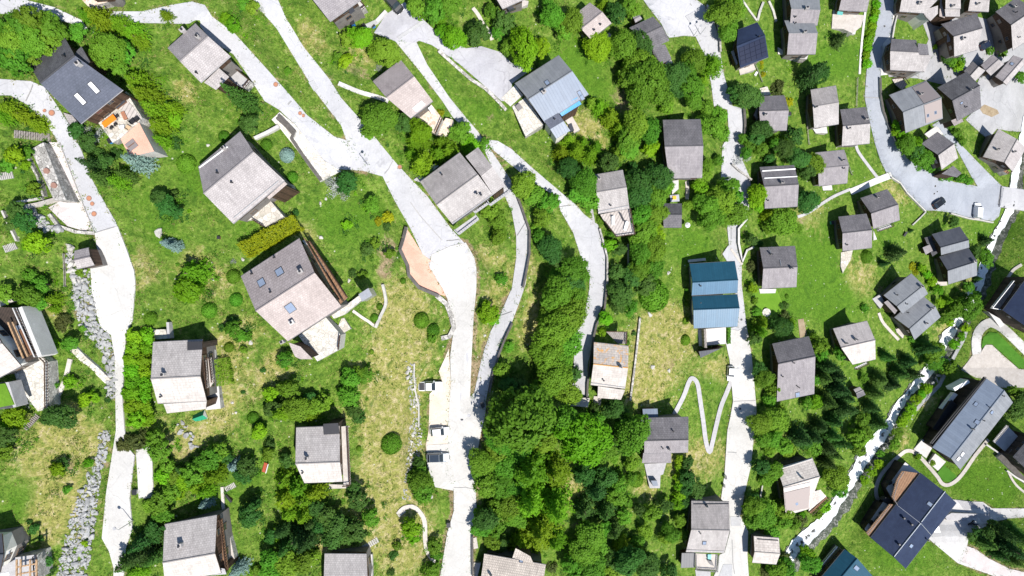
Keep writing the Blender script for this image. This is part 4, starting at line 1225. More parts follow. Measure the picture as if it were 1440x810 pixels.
    h = H('narrow old chalet at the top edge with a stepped stone roof', 'house', 'the narrow stepped chalet', '05',
          [(500, -60), (590, -55), (512, -5), (596, -8), (512, 50), (597, 46)], 'lauze', 'lauze', eave=7, chims=[(545, 38, 0.6)])
    h.wing([(508, 50), (592, 46), (592, 92), (512, 92)], 'lauze', -0.6, -1.0)
    h.wing([(482, -10), (500, -10), (508, 100), (478, 90)], 'stone_pink', -1.5, -1.8, name='lean_to')
    h = H('old chalet at the top edge with a plain pale stone slope', 'house', 'the plain stone-roof chalet', '05',
          [(655, -60), (745, -55), (650, -5), (757, 0), (638, 60), (752, 64)], 'lauze_dark', 'lauze', eave=7, chims=[(684, 26, 0.5)])
    h = H('large old village house with two stone slopes next to the dark yard', 'house', 'the dark-yard house', '05',
          [(487, 130), (688, 82), (558, 203), (718, 155), (562, 318), (688, 272)], 'slate_grey', 'lauze', eave=7, chims=[(605, 218, 0.9)])
    h.wing([(522, 185), (538, 175), (538, 230), (520, 235)], 'slate_pale', -0.4, -0.6, name='dormer')
    h.wing([(655, 135), (700, 112), (718, 145), (680, 165)], 'slate_pale', 0.5, 0.2, name='dormer')
    h = H('big grey village house at the right edge with a long ridge', 'house', 'the long-ridged village house', '05',
          [(790, 65), (905, -10), (878, 140), (1010, 45), (885, 278), (1010, 195)], 'slate_grey', 'lauze', eave=7, chims=[(890, 40, 0.8)])
    h.vent(915, 210); h.vent(900, 70)
    h = H('wide roadside house with a dark upper slope and flat-looking pale lower roof', 'house', 'the wide roadside house', '05',
          [(212, 220), (350, 220), (205, 283), (362, 290), (205, 384), (395, 402)], 'slate_grey', 'lauze', eave=6)
    h.wing([(358, 240), (412, 246), (420, 305), (360, 305)], 'slate_grey', 1.1, 0.8, name='annex', wall='plaster')
    h.wing([(362, 306), (438, 308), (425, 335), (396, 400), (362, 380)], 'lauze', 0.6, 0.1, name='annex', wall='plaster')
    h.terrace([(205, 388), (300, 396), (300, 412), (205, 405)], 'slab_cream', rail=[2])
    h = H('house whose roof is half grey-green and half brown-pink', 'house', 'the two-tone roofed house', '05',
          [(200, 530), (405, 447), (275, 622), (490, 543), (290, 738), (497, 657)], 'grey_sheet', 'grey_sheet', eave=7, wall='timber', chims=[(370, 524, 0.7)], skys=[(413, 642, 0.7, 0.9), (455, 625, 0.7, 0.9)])
    h.solar([(322, 485), (403, 450), (488, 540), (390, 578)], 1, 1, mat='stone_taupe', name='roof_covering')
    h.solar([(388, 583), (490, 546), (496, 655), (400, 690)], 1, 1, mat='stone_pink', name='roof_covering')
    for q in ((413, 642), (455, 625)): h.skylight(*q, 0.8, 1.0)
    h.terrace([(395, 745), (460, 700), (480, 720), (430, 775)], 'slab_white')
    h.balcony([(215, 440), (275, 435), (300, 470), (270, 500), (235, 470)], 4.2, 'deck', edges=[0, 1])
    h = H('dark slate village house with a charcoal upper slope', 'house', 'the charcoal village house', '05',
          [(468, 488), (630, 400), (552, 563), (700, 470), (575, 667), (713, 602)], 'dark_slate', 'slate_grey', eave=7.5, chims=[(650, 500, 0.6)], skys=[(600, 572, 0.8, 0.6)])
    h.vent(621, 596)
    h.wing([(540, 665), (600, 650), (612, 675), (560, 700)], 'stone_taupe', -3.5, -3.7, name='porch')
    h = H('small stone-roofed barn touching the charcoal village house', 'barn', 'the touching barn', '05',
          [(614, 395), (666, 342), (640, 425), (697, 372), (682, 452), (730, 388)], 'slate_grey', 'lauze', eave=4.5, name='barn')
    h = H('squat slab-roofed barn, middle one of the three barns', 'barn', 'the middle barn', '05',
          [(708, 362), (778, 306), (735, 392), (808, 330), (765, 422), (836, 352)], 'slate_mid', 'lauze_dark', eave=4.5, name='barn')
    h = H('barn with a bluish slab roof and sheet skylight, lowest of the three barns', 'barn', 'the bluish barn', '05',
          [(788, 425), (892, 308), (832, 455), (942, 325), (850, 472), (962, 345)], 'slate_mid', 'slate_pale', eave=4.5, name='barn', skys=[(880, 355, 0.9, 0.9)])
    h = H('stone-roofed house between the branching lane and a hedge', 'house', 'the road-fork house', '05',
          [(380, 802), (468, 730), (470, 858), (562, 800), (490, 942), (582, 877)], 'slate_grey', 'lauze', eave=6)
    h.wing([(490, 965), (555, 920), (602, 962), (575, 985)], 'slate_grey', -3.2, -3.4)
    h.terrace([(440, 725), (470, 705), (500, 745), (478, 762)], 'flag_white')
    h = H('slab-roofed house with two ridges of stone beside the bridge', 'house', 'the bridge house', '15',
          [(722, 82), (805, -75), (845, 115), (905, -20), (880, 162), (965, 35)], 'lauze', 'slate_pale', eave=5, chims=[(795, 42, 0.6), (885, 55, 0.6)])
    h.terrace([(735, 95), (750, 85), (868, 165), (858, 178)], 'deck_brown', rail=[2])
    # ---- sheet row 1
    h = H('tiny garden hut with a grey gable roof on the rock bank', 'hut', 'the tiny hut', '10',
          [(413, 602), (492, 588), (410, 655), (500, 635), (430, 706), (524, 680)], 'slate_mid', 'slate_pale', eave=2.4, wins=0, name='garden_hut', oh=0.15, thick=0.12)
    h = H('large pale shingle chalet with a clipped yellow hedge below it', 'house', 'the yellow-hedge chalet', '11',
          [(155, 137), (385, -62), (183, 285), (460, 52), (345, 450), (634, 216)], 'slate_mid', 'slate_pale', eave=4.2, chims=[(303, 38, 0.7)])
    h.vent(265, 172); h.vent(345, 225)
    h.strip((160, 142), (318, 25), 'white', 0.12); h.strip((352, 420), (600, 215), 'grey')
    h.terrace([(400, 412), (530, 300), (545, 315), (628, 412), (525, 470), (460, 430)], 'flag', rail=[4])
    h.terrace([(385, 425), (450, 402), (465, 430), (420, 438)], 'flag', up=0.02)
    h.wing([(535, 305), (632, 218), (648, 232), (548, 318)], 'stone_pink', -0.5, -0.6, name='lean_to')
    h.terrace([(560, 320), (668, 232), (684, 262), (600, 310)], 'flag_white', up=0.02)
    h = H('biggest chalet with mauve and pink shingles, skylights and a white stone terrace', 'house', 'the big pink chalet', '21',
          [(390, -45), (715, -257), (470, 143), (802, -62), (652, 318), (946, 118)], 'stone_taupe', 'stone_pink', eave=4.6, chims=[(728, -72, 0.9), (627, 318, 0.7)], skys=[(605, -70, 1.4, 1.4), (505, -10, 1.3, 1.4), (665, 130, 1.5, 1.6)])
    h.chimney(680, 210, 0.9, mat='slab_white')
    h.vent(558, 42); h.vent(455, -60); h.vent(580, -150)
    h.wing([(655, 322), (720, 345), (790, 415), (720, 415), (690, 400)], 'stone_pink', -0.7, -1.0, name='annex')
    h.terrace([(710, 285), (862, 183), (945, 280), (935, 360), (815, 427)], 'flag_white', rail=[2], wall='concrete_wall')
    h.balcony([(735, -265), (760, -240), (960, 90), (945, 110)], 2.6, 'deck_brown', edges=[1])
    h.balcony([(765, -235), (780, -240), (985, 70), (965, 90)], 3.4, 'deck_brown', edges=[0, 1])
    h.terrace([(0, 135), (100, 60), (115, 85), (15, 168), (-40, 190), (-60, 165)], 'flag_white', '22', up=0.05)
    h.box_part('hot_tub', [(95, 55), (150, 20), (172, 60), (115, 95)], h.ze - 8, h.ze - 3.9, 'steel', '22')
    h.terrace([(-20, 240), (0, 190), (15, 185), (52, 245), (0, 278), (-15, 280)], 'flag', '22')
    h = H('pale stone chalet with two ridges reaching the bend of the main road', 'house', 'the road-bend chalet', '12',
          [(435, 217), (660, 60), (530, 350), (757, 177), (618, 455), (840, 290)], 'lauze_dark', 'lauze', eave=4.0, chims=[(754, 290, 0.7), (778, 297, 0.7)])
    h.vent(560, 182)
    h.wing([(690, 78), (760, 27), (838, 135), (775, 187)], 'lauze_dark', 0.4, 1.2, name='annex')
    h.wing([(775, 188), (838, 136), (912, 240), (842, 292)], 'lauze', 1.2, 0.0, name='annex')
    h.strip((618, 450), (838, 292), 'grey')
    h.balcony([(628, 488), (745, 405), (765, 430), (655, 515)], 1.6, 'slab_lav', edges=[1, 2, 3], rmat='grey')
    h.balcony([(735, 385), (812, 328), (822, 342), (745, 396)], 1.0, 'slab_lav', edges=[1, 2, 3], rmat='grey')
    h.balcony([(818, 345), (922, 265), (938, 278), (830, 355)], 1.0, 'slab_lav', edges=[1, 2, 3], rmat='grey')
    h.terrace([(400, 210), (520, 120), (540, 130), (440, 222)], 'slate_pale' if False else 'slab_lav', up=0.3)
    h = H('narrow stone-roofed chalet with a grey deck and white loungers', 'house', 'the lounger-deck chalet', '13',
          [(463, 182), (615, 152), (468, 277), (637, 252), (480, 396), (652, 368)], 'lauze_dark', 'lauze', eave=4.2, chims=[(482, 203, 0.7)])
    h.vent(546, 352); h.strip((480, 385), (648, 352), 'grey')
    LOUNGE = h
    h.lz = h.balcony([(490, 402), (652, 368), (680, 512), (578, 526), (512, 440)], 2.0, 'deck', edges=[1, 2, 3])
    h.terrace([(435, 372), (450, 370), (462, 455), (438, 460)], 'slab_lav')
    h = H('grey slab-roofed chalet beside the leafy lane with a white corner balcony', 'house', 'the grey lane-side chalet', '13',
          [(838, -125), (1048, -125), (848, 18), (1063, 24), (872, 208), (1056, 190)], 'slate_grey', 'slate_mid', eave=4.6)
    h.balcony([(38, 142), (68, 142), (72, 206), (38, 206)], 1.0, 'slab_white', '14', edges=[0, 1, 2])
    h.terrace([(885, 215), (925, 210), (925, 260), (890, 290)], 'slab_white')
    h = H('small dark lean-to house below the grey chalet', 'house', 'the small dark lean-to', '13',
          [(840, 342), (944, 342), (838, 402), (944, 402), (843, 472), (942, 474)], 'dark_slate', 'slate_grey', eave=3, wins=3)
    h = H('grey chalet with white lines across its roof next to the lime-green tree', 'house', 'the lime-tree chalet', '14',
          [(428, 140), (620, 127), (453, 246), (645, 233), (456, 366), (638, 358)], 'slate_grey', 'slate_mid', eave=4.6, chims=[(548, 225, 0.7)])
    h.strip((440, 160), (625, 148), 'white', 0.16); h.strip((452, 200), (635, 190), 'white', 0.13); h.vent(470, 324)
    h = H('plain mauve-roofed chalet where the footpath meets the meadow', 'house', 'the mauve footpath chalet', '14',
          [(737, 58), (898, 42), (752, 148), (922, 128), (756, 242), (915, 228)], 'slate_mid', 'slate_mid', eave=4.6, chims=[(885, 102, 0.5)])
    h.terrace([(775, 245), (828, 238), (832, 265), (780, 268)], 'slab_white'); h.vent(890, 146)
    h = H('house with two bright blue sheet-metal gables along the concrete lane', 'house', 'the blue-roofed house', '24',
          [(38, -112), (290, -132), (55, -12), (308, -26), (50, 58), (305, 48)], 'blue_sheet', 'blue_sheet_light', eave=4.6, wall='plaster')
    Hblue = h
    h.vent(96, 103); h.vent(96, 8)
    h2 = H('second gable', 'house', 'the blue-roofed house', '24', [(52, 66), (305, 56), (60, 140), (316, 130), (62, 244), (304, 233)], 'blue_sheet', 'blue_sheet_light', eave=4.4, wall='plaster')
    HOUSES.pop()
    # the second gable belongs to the same house
    for ch in list(h2.root.children):
        loc = Vector(h2.org) - Vector(h.org)
        ch.parent = h.root; ch.location = Vector(ch.location) + loc
    h2.root.name = 'unused'; bpy.data.objects.remove(h2.root)
    h.terrace([(85, 250), (240, 238), (240, 330), (92, 342)], 'slab_white', up=0.1)
    h.box_part('planter', [(118, 248), (130, 248), (135, 352), (122, 352)], h.ze - 6, h.ze - 3.2, 'timber_grey')
    h.wing([(90, 372), (212, 356), (240, 340), (100, 408)], 'charcoal_sheet', -2.6, -3.2, name='shed')
    h = H('charcoal and grey chalet above the little mown lawn', 'house', 'the lime-lawn chalet', '14',
          [(428, 585), (625, 578), (448, 702), (638, 690), (440, 812), (632, 804)], 'slate_grey', 'slate_mid', eave=5.0, chims=[(600, 700, 0.6), (488, 622, 0.4)])
    h.terrace([(425, 815), (520, 815), (515, 838), (430, 840)], 'slab_white')
    h.strip((475, 585), (490, 615), 'steel'); h.strip((540, 655), (545, 685), 'steel')
    h = H('dark stone chalet with a narrow white balcony, upper of a close pair', 'house', 'the upper pair chalet', '15',
          [(40, 310), (190, 263), (98, 395), (250, 345), (112, 483), (258, 430)], 'slate_grey', 'slate_mid', eave=5.2, chims=[(130, 305, 0.6)])
    h.balcony([(128, 480), (208, 452), (215, 468), (135, 496)], 1.8, 'slab_white', edges=[1, 2, 3])
    h = H('dark stone chalet with an earthy patio, lower of a close pair', 'house', 'the lower pair chalet', '15',
          [(-83, 417), (73, 396), (-60, 505), (105, 486), (-60, 602), (103, 588)], 'slate_grey', 'slate_mid', eave=5.2)
    h.terrace([(880, 612), (945, 600), (935, 650), (890, 725), (878, 690)], 'flag', '14')
    h.terrace([(112, 490), (132, 540), (112, 545)], 'slab_white')
    h.vent(-40, 570)
    h = H('dark charcoal double-gabled house near the parked cars by the stream', 'house', 'the dark double-gabled house', '15',
          [(438, 516), (592, 467), (483, 618), (645, 572), (520, 700), (560, 690)], 'charcoal_sheet', 'slate_mid', eave=5.2) if False else None
    h = H('dark charcoal double-gabled house near the parked cars by the stream', 'house', 'the dark double-gabled house', '15',
          [(438, 516), (592, 467), (485, 585), (641, 541), (487, 622), (645, 588)], 'charcoal_sheet', 'grey_sheet', eave=5.0)
    h2 = H('second gable', 'house', '', '15', [(478, 636), (640, 588), (524, 712), (688, 662), (528, 792), (686, 737)], 'charcoal_sheet', 'grey_sheet', eave=5.4, chims=[(665, 662, 0.8)])
    HOUSES.pop()
    for ch in list(h2.root.children):
        loc = Vector(h2.org) - Vector(h.org); ch.parent = h.root; ch.location = Vector(ch.location) + loc
    bpy.data.objects.remove(h2.root)
    h.wing([(385, 585), (425, 568), (442, 602), (402, 625)], 'slate_mid', -1.5, -1.7)
    h.wing([(395, 530), (438, 520), (475, 610), (440, 635)], 'dark_slate', -1.8, -2.2)
    h.terrace([(455, 770), (520, 770), (522, 795), (460, 800)], 'slab_cream')
    h = H('grey double-gabled house with a shaded side yard above the stream bend', 'house', 'the grey double-gabled house', '25',
          [(172, 65), (320, -65), (245, 125), (388, 2), (267, 155), (420, 58)], 'grey_sheet', 'grey_sheet', eave=5.0, chims=[(372, 12, 0.7)])
    h2 = H('second gable', 'house', '', '25', [(230, 186), (375, 52), (312, 246), (456, 122), (338, 306), (486, 182)], 'grey_sheet', 'grey_sheet', eave=5.2, chims=[(428, 132, 0.6), (398, 215, 0.6)])
    HOUSES.pop()
    for ch in list(h2.root.children):
        loc = Vector(h2.org) - Vector(h.org); ch.parent = h.root; ch.location = Vector(ch.location) + loc
    bpy.data.objects.remove(h2.root)
    h.wing([(170, 100), (195, 85), (245, 145), (230, 165)], 'slate_mid', -0.8, -1.2)
    h.terrace([(235, 245), (262, 245), (285, 275), (275, 300), (240, 265)], 'slab_cream'); h.vent(292, 108); h.vent(298, 155); h.vent(238, 58)
    h.terrace([(105, 80), (150, 55), (175, 100), (150, 135)], 'slab_lav')
    # ---- sheet row 2
    h = H('pale cream chalet with a grey upper slope by the conifer shade', 'house', 'the pale cream chalet', '24',
          [(832, 230), (1028, 218), (880, 350), (1070, 310), (948, 462), (1068, 398)], 'slate_pale', 'cream_roof', eave=4.2, chims=[(958, 305, 0.7), (903, 325, 0.5)])
    h.balcony([(5, 462), (75, 428), (78, 440), (10, 472)], 1.0, 'slab_white', '25', edges=[1, 2, 3])
    h = H('tall brown-grey chalet with one long lower roof slope and a skylight', 'house', 'the long-slope chalet', '24',
          [(498, 330), (702, 290), (530, 437), (738, 403), (524, 655), (730, 602)], 'slate_grey', 'slate_mid', eave=4.6, skys=[(638, 612, 1.1, 1.3)])
    h.vent(614, 435); h.vent(552, 510); h.strip((630, 560), (650, 575), 'cap', 0.12)
    h = H('dark modern apartment house at the right edge with white balconies', 'apartment block', 'the dark edge block', '25',
          [(828, 142), (985, -60), (960, 235), (1115, 25), (1060, 310), (1210, 100)], 'navy_slate', 'navy_slate', 'dark_timber', base='dark_timber', eave=7.0, clear=0.5, name='apartment_block', wins=8)
    h.balcony([(760, 132), (880, -20), (900, 0), (826, 142)], 2.6, 'grey_timber' if False else 'timber_grey', edges=[0, 3], rmat='white')
    h.balcony([(770, 130), (890, -15), (905, 5), (835, 140)], 5.2, 'timber_grey', edges=[0, 3], rmat='white')
    h.terrace([(760, 160), (815, 190), (840, 225), (815, 240), (750, 150)], 'slab_white')
    h.wing([(835, 205), (880, 165), (948, 235), (925, 268)], 'slate_mid', -5.5, -5.7)
    h = H('long grey apartment block with one ridge and a shaded balcony side', 'apartment block', 'the long grey block', '25',
          [(435, 902), (745, 527), (543, 967), (838, 588), (598, 1032), (882, 652)], 'bluegrey_sheet', 'grey_sheet', 'dark_timber', base='dark_timber', eave=7.0, clear=0.5, name='apartment_block', wins=10, skys=[(680, 665, 1.2, 0.9), (768, 710, 1.0, 1.0), (688, 765, 1.2, 1.2)], chims=[(655, 800, 0.5)])
    h.vent(752, 680); h.vent(720, 755); h.vent(828, 618)
    for q in ((582, 968), (605, 942)): h.skylight(*q, 1.3, 1.0, blind=True)
    h.balcony([(425, 880), (725, 512), (745, 527), (440, 900)], 0.8, 'cap', edges=[0], rmat='cap')
    h.wing([(440, 800), (545, 640), (600, 690), (500, 830)], 'cap', -3.4, -3.4, wall='dark_timber', name='balcony_bay')
    h.box_part('balcony_screen', [(555, 575), (640, 530), (648, 545), (565, 592)], h.ze - 6, h.ze - 2.8, 'white')
    h.box_part('balcony_screen', [(490, 690), (560, 600), (580, 612), (508, 702)], h.ze - 6, h.ze - 4.6, 'white')
    h.terrace([(385, 860), (440, 905), (405, 965), (335, 915)], 'slab_white'); h.terrace([(455, 940), (515, 985), (470, 1035), (418, 990)], 'slab_white')
    h.box_part('glass_fence', [(478, 1035), (500, 1000), (504, 1003), (482, 1038)], h.ze - 12, h.ze - 8.4, 'white')
    h = H('flat-roofed building with a white walled deck and stone patio at the far edge', 'house', 'the white-walled deck house', '20',
          [(-250, 290), (-70, 190), (-160, 420), (8, 322), (-60, 540), (120, 458)], 'slate_pale', 'cream_roof', eave=3.6, wall='plaster')
    h.terrace([(80, 490), (130, 455), (195, 420), (232, 395), (268, 430), (272, 690), (210, 705), (100, 560)], 'flag_white', rail=[3, 4])
    h.balcony([(-20, 125), (95, 130), (215, 400), (130, 440), (10, 330)], 2.2, 'dark_timber', edges=[1], rmat='slab_white')
    h.box_part('parapet', [(100, 130), (122, 122), (232, 395), (212, 405)], h.ze - 5, h.ze - 1.3, 'slab_white')
    h.box_part('beam', [(38, 210), (46, 208), (132, 408), (124, 412)], h.ze - 1.0, h.ze - 0.8, 'timber_pale')
    h.box_part('beam', [(64, 210), (70, 208), (156, 400), (150, 404)], h.ze - 1.0, h.ze - 0.8, 'timber_pale')
    h.box_part('sofa', [(85, 230), (110, 225), (140, 320), (118, 330)], h.ze - 2.2, h.ze - 1.7, 'bluegrey_sheet')
    h.box_part('table', [(100, 255), (125, 245), (190, 385), (160, 395)], h.ze - 2.2, h.ze - 1.5, 'wood_dark')
    h.terrace([(-20, 105), (40, 60), (75, 95), (-20, 130)], 'slab_cream')
    h = H('low outbuilding with a turf roof below the white-walled deck', 'outbuilding', 'the turf-roofed outbuilding', '20',
          [(-90, 560), (30, 545), (-80, 620), (48, 610), (-60, 700), (85, 678)], 'dark_slate', 'dark_slate', eave=2.6, wall='plaster', wins=0, pitch=6, name='outbuilding')
    h.box_part('turf_roof', [(-60, 560), (28, 550), (78, 668), (-40, 690)], h.ze, h.ze + 0.75, 'lawn_lime')
    h.box_part('parapet', [(28, 545), (48, 542), (90, 678), (74, 684)], h.ze - 2, h.ze + 0.6, 'slab_lav')
    h = H('pale shingle chalet between the tall road hedge and a clipped bush', 'house', 'the road-hedge chalet', '21',
          [(-98, 317), (178, 310), (-110, 526), (165, 508), (-72, 663), (200, 645)], 'lauze', 'cream_roof', eave=4.0)
    h.chimney(-30, 497, 0.6); h.vent(-47, 620)
    h.wing([(-40, 664), (200, 648), (195, 692), (-20, 716)], 'cream_roof', -0.15, -0.6, name='porch')
    h.wing([(92, 318), (175, 316), (175, 362), (92, 366)], 'cap', 0.55, 0.5, name='dormer', wall='dark_timber')
    h.terrace([(205, 340), (245, 362), (278, 690), (195, 698)], 'slab_white', up=0.1)
    h.balcony([(178, 420), (195, 418), (210, 575), (195, 580)], 1.6, 'slab_cream', edges=[1])
    h.balcony([(200, 410), (225, 405), (240, 540), (218, 570)], 2.6, 'slab_cream', edges=[0, 1])
    h.terrace([(-100, 250), (-30, 250), (-15, 300), (-85, 305)], 'flag')
    h.box_part('gate_wall', [(-25, 210), (-10, 210), (-5, 300), (-18, 300)], h.ze - 5, h.ze - 2, 'slab_lav')
    h = H('pale chalet with rounded porch roof above the dense dark trees', 'house', 'the rounded-porch chalet', '31',
          [(697, -8), (938, -30), (693, 190), (940, 172), (742, 282), (955, 296)], 'lauze', 'cream_roof', eave=4.2, chims=[(762, 150, 0.6)])
    h.wing([(848, -35), (930, -40), (938, 20), (850, 25)], 'cap', 0.75, 0.6, name='dormer', wall='dark_timber')
    h.balcony([(948, -20), (985, -25), (1000, 300), (960, 305)], 2.3, 'slab_cream', edges=[1, 2])
    h.vent(737, 232); h.terrace([(880, 300), (1000, 305), (1000, 322), (880, 325)], 'slab_cream')
    h = H('shingle chalet at the bottom edge with a brown balcony and grey gable', 'house', 'the brown-balcony chalet', '31',
          [(-35, 515), (258, 480), (-45, 730), (247, 690), (-30, 862), (278, 780)], 'lauze', 'cream_roof', eave=4.2, chims=[(62, 632, 0.9)])
    h.balcony([(262, 500), (285, 490), (320, 775), (285, 780)], 2.3, 'deck_brown', edges=[0, 1])
    h.terrace([(280, 450), (300, 450), (355, 715), (325, 720)], 'slab_cream', up=0.05)
    h.wing([(160, 775), (275, 765), (300, 770), (310, 800), (180, 810)], 'slab_lav', -0.6, -0.9, name='porch')
    h = H('chalet cut off by the bottom edge below the dark trees', 'house', 'the bottom-edge chalet', '31',
          [(855, 684), (1088, 690), (850, 850), (1095, 850), (850, 960), (1090, 960)], 'lauze', 'cream_roof', eave=4.2)
    h.terrace([(1070, 690), (1120, 690), (1120, 820), (1080, 820)], 'slab_white')
    h.balcony([(1005, 735), (1085, 735), (1085, 765), (1005, 765)], 1.2, 'timber_grey', edges=[1, 2, 3])
    h = H('wood-tiled chalet cut off by the bottom edge beside the forest', 'house', 'the wood-tiled chalet', '32',
          [(795, 683), (1135, 752), (770, 860), (1110, 920), (760, 1000), (1100, 1050)], 'timber_tiles', 'timber_tiles', eave=4.2, chims=[(832, 805, 0.5)])
    h.wing([(950, 708), (968, 655), (1050, 700), (1068, 742)], 'timber_tiles', 0.2, 0.6, name='annex')
    h.skylight(1000, 720, 0.8, 1.1)
    h.terrace([(730, 600), (750, 595), (760, 655), (735, 660)], 'slab_cream'); h.terrace([(735, 735), (775, 740), (755, 815), (735, 815)], 'slab_cream')
    h = H('purple-grey chalet with a rusty trellis and small terrace near the zigzag path', 'house', 'the purple-grey chalet', '33',
          [(715, -68), (980, -72), (735, 58), (980, 52), (735, 130), (978, 122)], 'slate_grey', 'slate_mid', eave=4.0)
    h.wing([(730, 126), (885, 126), (885, 182), (722, 182)], 'slate_mid', -0.05, -0.6)
    h.terrace([(735, 186), (858, 182), (840, 245), (825, 250), (822, 322), (765, 322)], 'slab_lav')
    h.chimney(870, 102, 0.6); h.vent(835, 98); h.vent(895, 5)
    h.solar([(725, -115), (805, -120), (808, -78), (728, -74)], 4, 1, mat='slate_grey', name='pergola_cover') if False else None
    h.wing([(725, -118), (808, -120), (812, -72), (730, -70)], 'bluegrey_sheet', -1.2, -1.0, name='porch')
    h.box_part('sun_bed', [(772, 280), (805, 280), (812, 308), (785, 312)], h.ze - 5.2, h.ze - 3.5, 'bluegrey_sheet')
    h = H('chalet with orange lichen along its ridge beside the end of the lane', 'house', 'the orange-lichen chalet', '23',
          [(455, 322), (648, 342), (452, 443), (645, 462), (437, 556), (628, 580)], 'stone_lichen', 'cream_roof', eave=4.2, chims=[(602, 455, 0.7)])
    h.wing([(478, 565), (628, 586), (605, 640), (475, 630)], 'cream_roof', -0.5, -1.0, name='porch')
    h.vent(508, 532); h.strip((440, 546), (628, 572), 'grey')
    h.terrace([(312, 625), (432, 632), (422, 682), (308, 672)], 'slab_cream', up=0.6)
    h.terrace([(350, 530), (412, 575), (415, 622), (345, 612)], 'slab_lav', up=0.1)
    h.terrace([(455, 620), (498, 625), (490, 690), (450, 665)], 'slab_cream')
    h.balcony([(520, 260), (635, 262), (632, 330), (590, 330)], 2.2, 'timber_grey', edges=[0, 1])
    h = H('grey shingle house at the bottom of the concrete lane with a white roof terrace', 'house', 'the roof-terrace house', '34',
          [(48, 400), (258, 390), (48, 547), (262, 562), (18, 674), (230, 684)], 'lauze_dark', 'lauze', eave=4.4, chims=[(133, 420, 0.6)], skys=[(120, 625, 0.9, 1.0)])
    h.vent(95, 568); h.strip((60, 410), (255, 408), 'cap'); h.strip((22, 664), (228, 672), 'grey')
    h.wing([(-5, 682), (70, 682), (68, 762), (-10, 765)], 'charcoal_sheet', -1.0, -1.3, name='lean_to')
    zt = h.balcony([(70, 684), (195, 690), (188, 778), (72, 770)], 1.2, 'slab_cream', edges=[1, 2, 3], rmat='cap')
    h.box_part('planter', [(140, 690), (160, 690), (158, 718), (140, 716)], zt, zt + 0.6, 'teal')
    h.box_part('garden_sofa', [(135, 720), (165, 730), (175, 755), (150, 745)], zt, zt + 0.5, 'cap')
    h.terrace([(70, 775), (155, 785), (155, 820), (75, 820)], 'slab_lav')
    h = H('small cream-roofed barn at the bottom of the concrete lane', 'barn', 'the cream-roofed barn', '34',
          [(395, 590), (535, 598), (400, 672), (541, 690), (386, 738), (520, 742)], 'stone_warm', 'cream_roof', eave=4.6, name='barn', wins=2)
    h.strip((415, 604), (530, 612), 'cap')
    h = H('beige chalet by the white stream with an angled wooden side deck', 'house', 'the beige streamside chalet', '34',
          [(525, 212), (720, 152), (560, 318), (762, 256), (572, 472), (700, 440)], 'stone_warm', 'stone_warm', eave=4.6, chims=[(660, 262, 0.5)])
    h.solar([(560, 345), (712, 308), (702, 434), (572, 462)], 1, 1, mat='stone_pink', name='roof_covering')
    h.skylight(633, 408, 0.8, 0.9)
    h.wing([(712, 345), (765, 330), (798, 368), (700, 450)], 'stone_warm', -0.3, -0.6, name='annex')
    h.balcony([(700, 452), (800, 368), (806, 378), (712, 465)], 1.5, 'deck_brown', edges=[1, 2])
    h.strip((530, 218), (718, 158), 'slab_white', 0.12); h.strip((562, 322), (710, 288), 'slab_white')
    h = H('navy-roofed apartment block with wooden balconies beside the stream path', 'apartment block', 'the navy apartment block', '35',
          [(96, 597), (375, 238), (226, 706), (506, 340), (290, 768), (574, 405)], 'navy_slate', 'navy_slate', 'dark_timber', base='dark_timber', eave=6.5, clear=0.5, name='apartment_block', wins=10, skys=[(424, 410, 1.0, 1.2), (320, 642, 1.0, 1.2)], chims=[(405, 605, 0.4)])
    for q in ((275, 485), (318, 520), (248, 630)): h.vent(*q, r=0.2)
    h.strip((225, 700), (372, 515), 'steel', 0.14); h.strip((376, 508), (508, 338), 'steel', 0.14); h.strip((248, 420), (372, 516), 'steel', 0.08)
    h.strip((372, 515), (440, 592), 'steel', 0.08)
    h.balcony([(240, 272), (270, 226), (372, 240), (236, 412), (212, 372)], 0.5, 'deck_brown', edges=[0, 3, 4], rmat='cap')
    h.wing([(182, 322), (288, 178), (372, 238), (225, 400)], 'slab_white', -3.0, -3.0, wall='dark_timber', name='balcony_bay')
    h.balcony([(70, 570), (200, 410), (240, 415), (95, 597)], 0.5, 'deck_brown', edges=[0], rmat='cap')
    h.wing([(62, 548), (165, 398), (222, 425), (95, 590)], 'slab_white', -3.0, -3.0, wall='dark_timber', name='balcony_bay')
    for q in ([(195, 290), (215, 280), (218, 296), (200, 306)], [(222, 305), (240, 292), (252, 305), (235, 320)], [(250, 320), (268, 308), (282, 322), (262, 338)], [(160, 385), (185, 372), (222, 392), (200, 420)], [(85, 515), (105, 500), (118, 512), (98, 530)], [(120, 505), (140, 480), (165, 500), (145, 530)], [(145, 462), (160, 450), (170, 460), (155, 475)]):
        h.box_part('balcony_table', q, h.ze - 4, h.ze - 2.5, 'cap')
    h.wing([(430, 560), (470, 520), (490, 590), (475, 612)], 'steel', -4.5, -4.6, name='entrance_canopy')
    h.terrace([(510, 480), (545, 460), (690, 465), (610, 500), (520, 500)], 'slab_lav', up=0.5)
    h = H('blue corrugated roof cut off by the bottom edge near the stream', 'house', 'the blue bottom-edge house', '34',
          [(735, 850), (905, 665), (810, 905), (968, 710), (905, 1010), (1058, 815)], 'blue_sheet', 'blue_sheet', eave=5.0, clear=1.0, skys=[(965, 765, 1.1, 1.6)])
    h.balcony([(765, 740), (850, 640), (862, 655), (780, 755)], 2.6, 'timber_grey', edges=[0], rmat='white')
    h.wing([(755, 785), (790, 750), (805, 770), (770, 805)], 'blue_sheet', -2.5, -2.6)
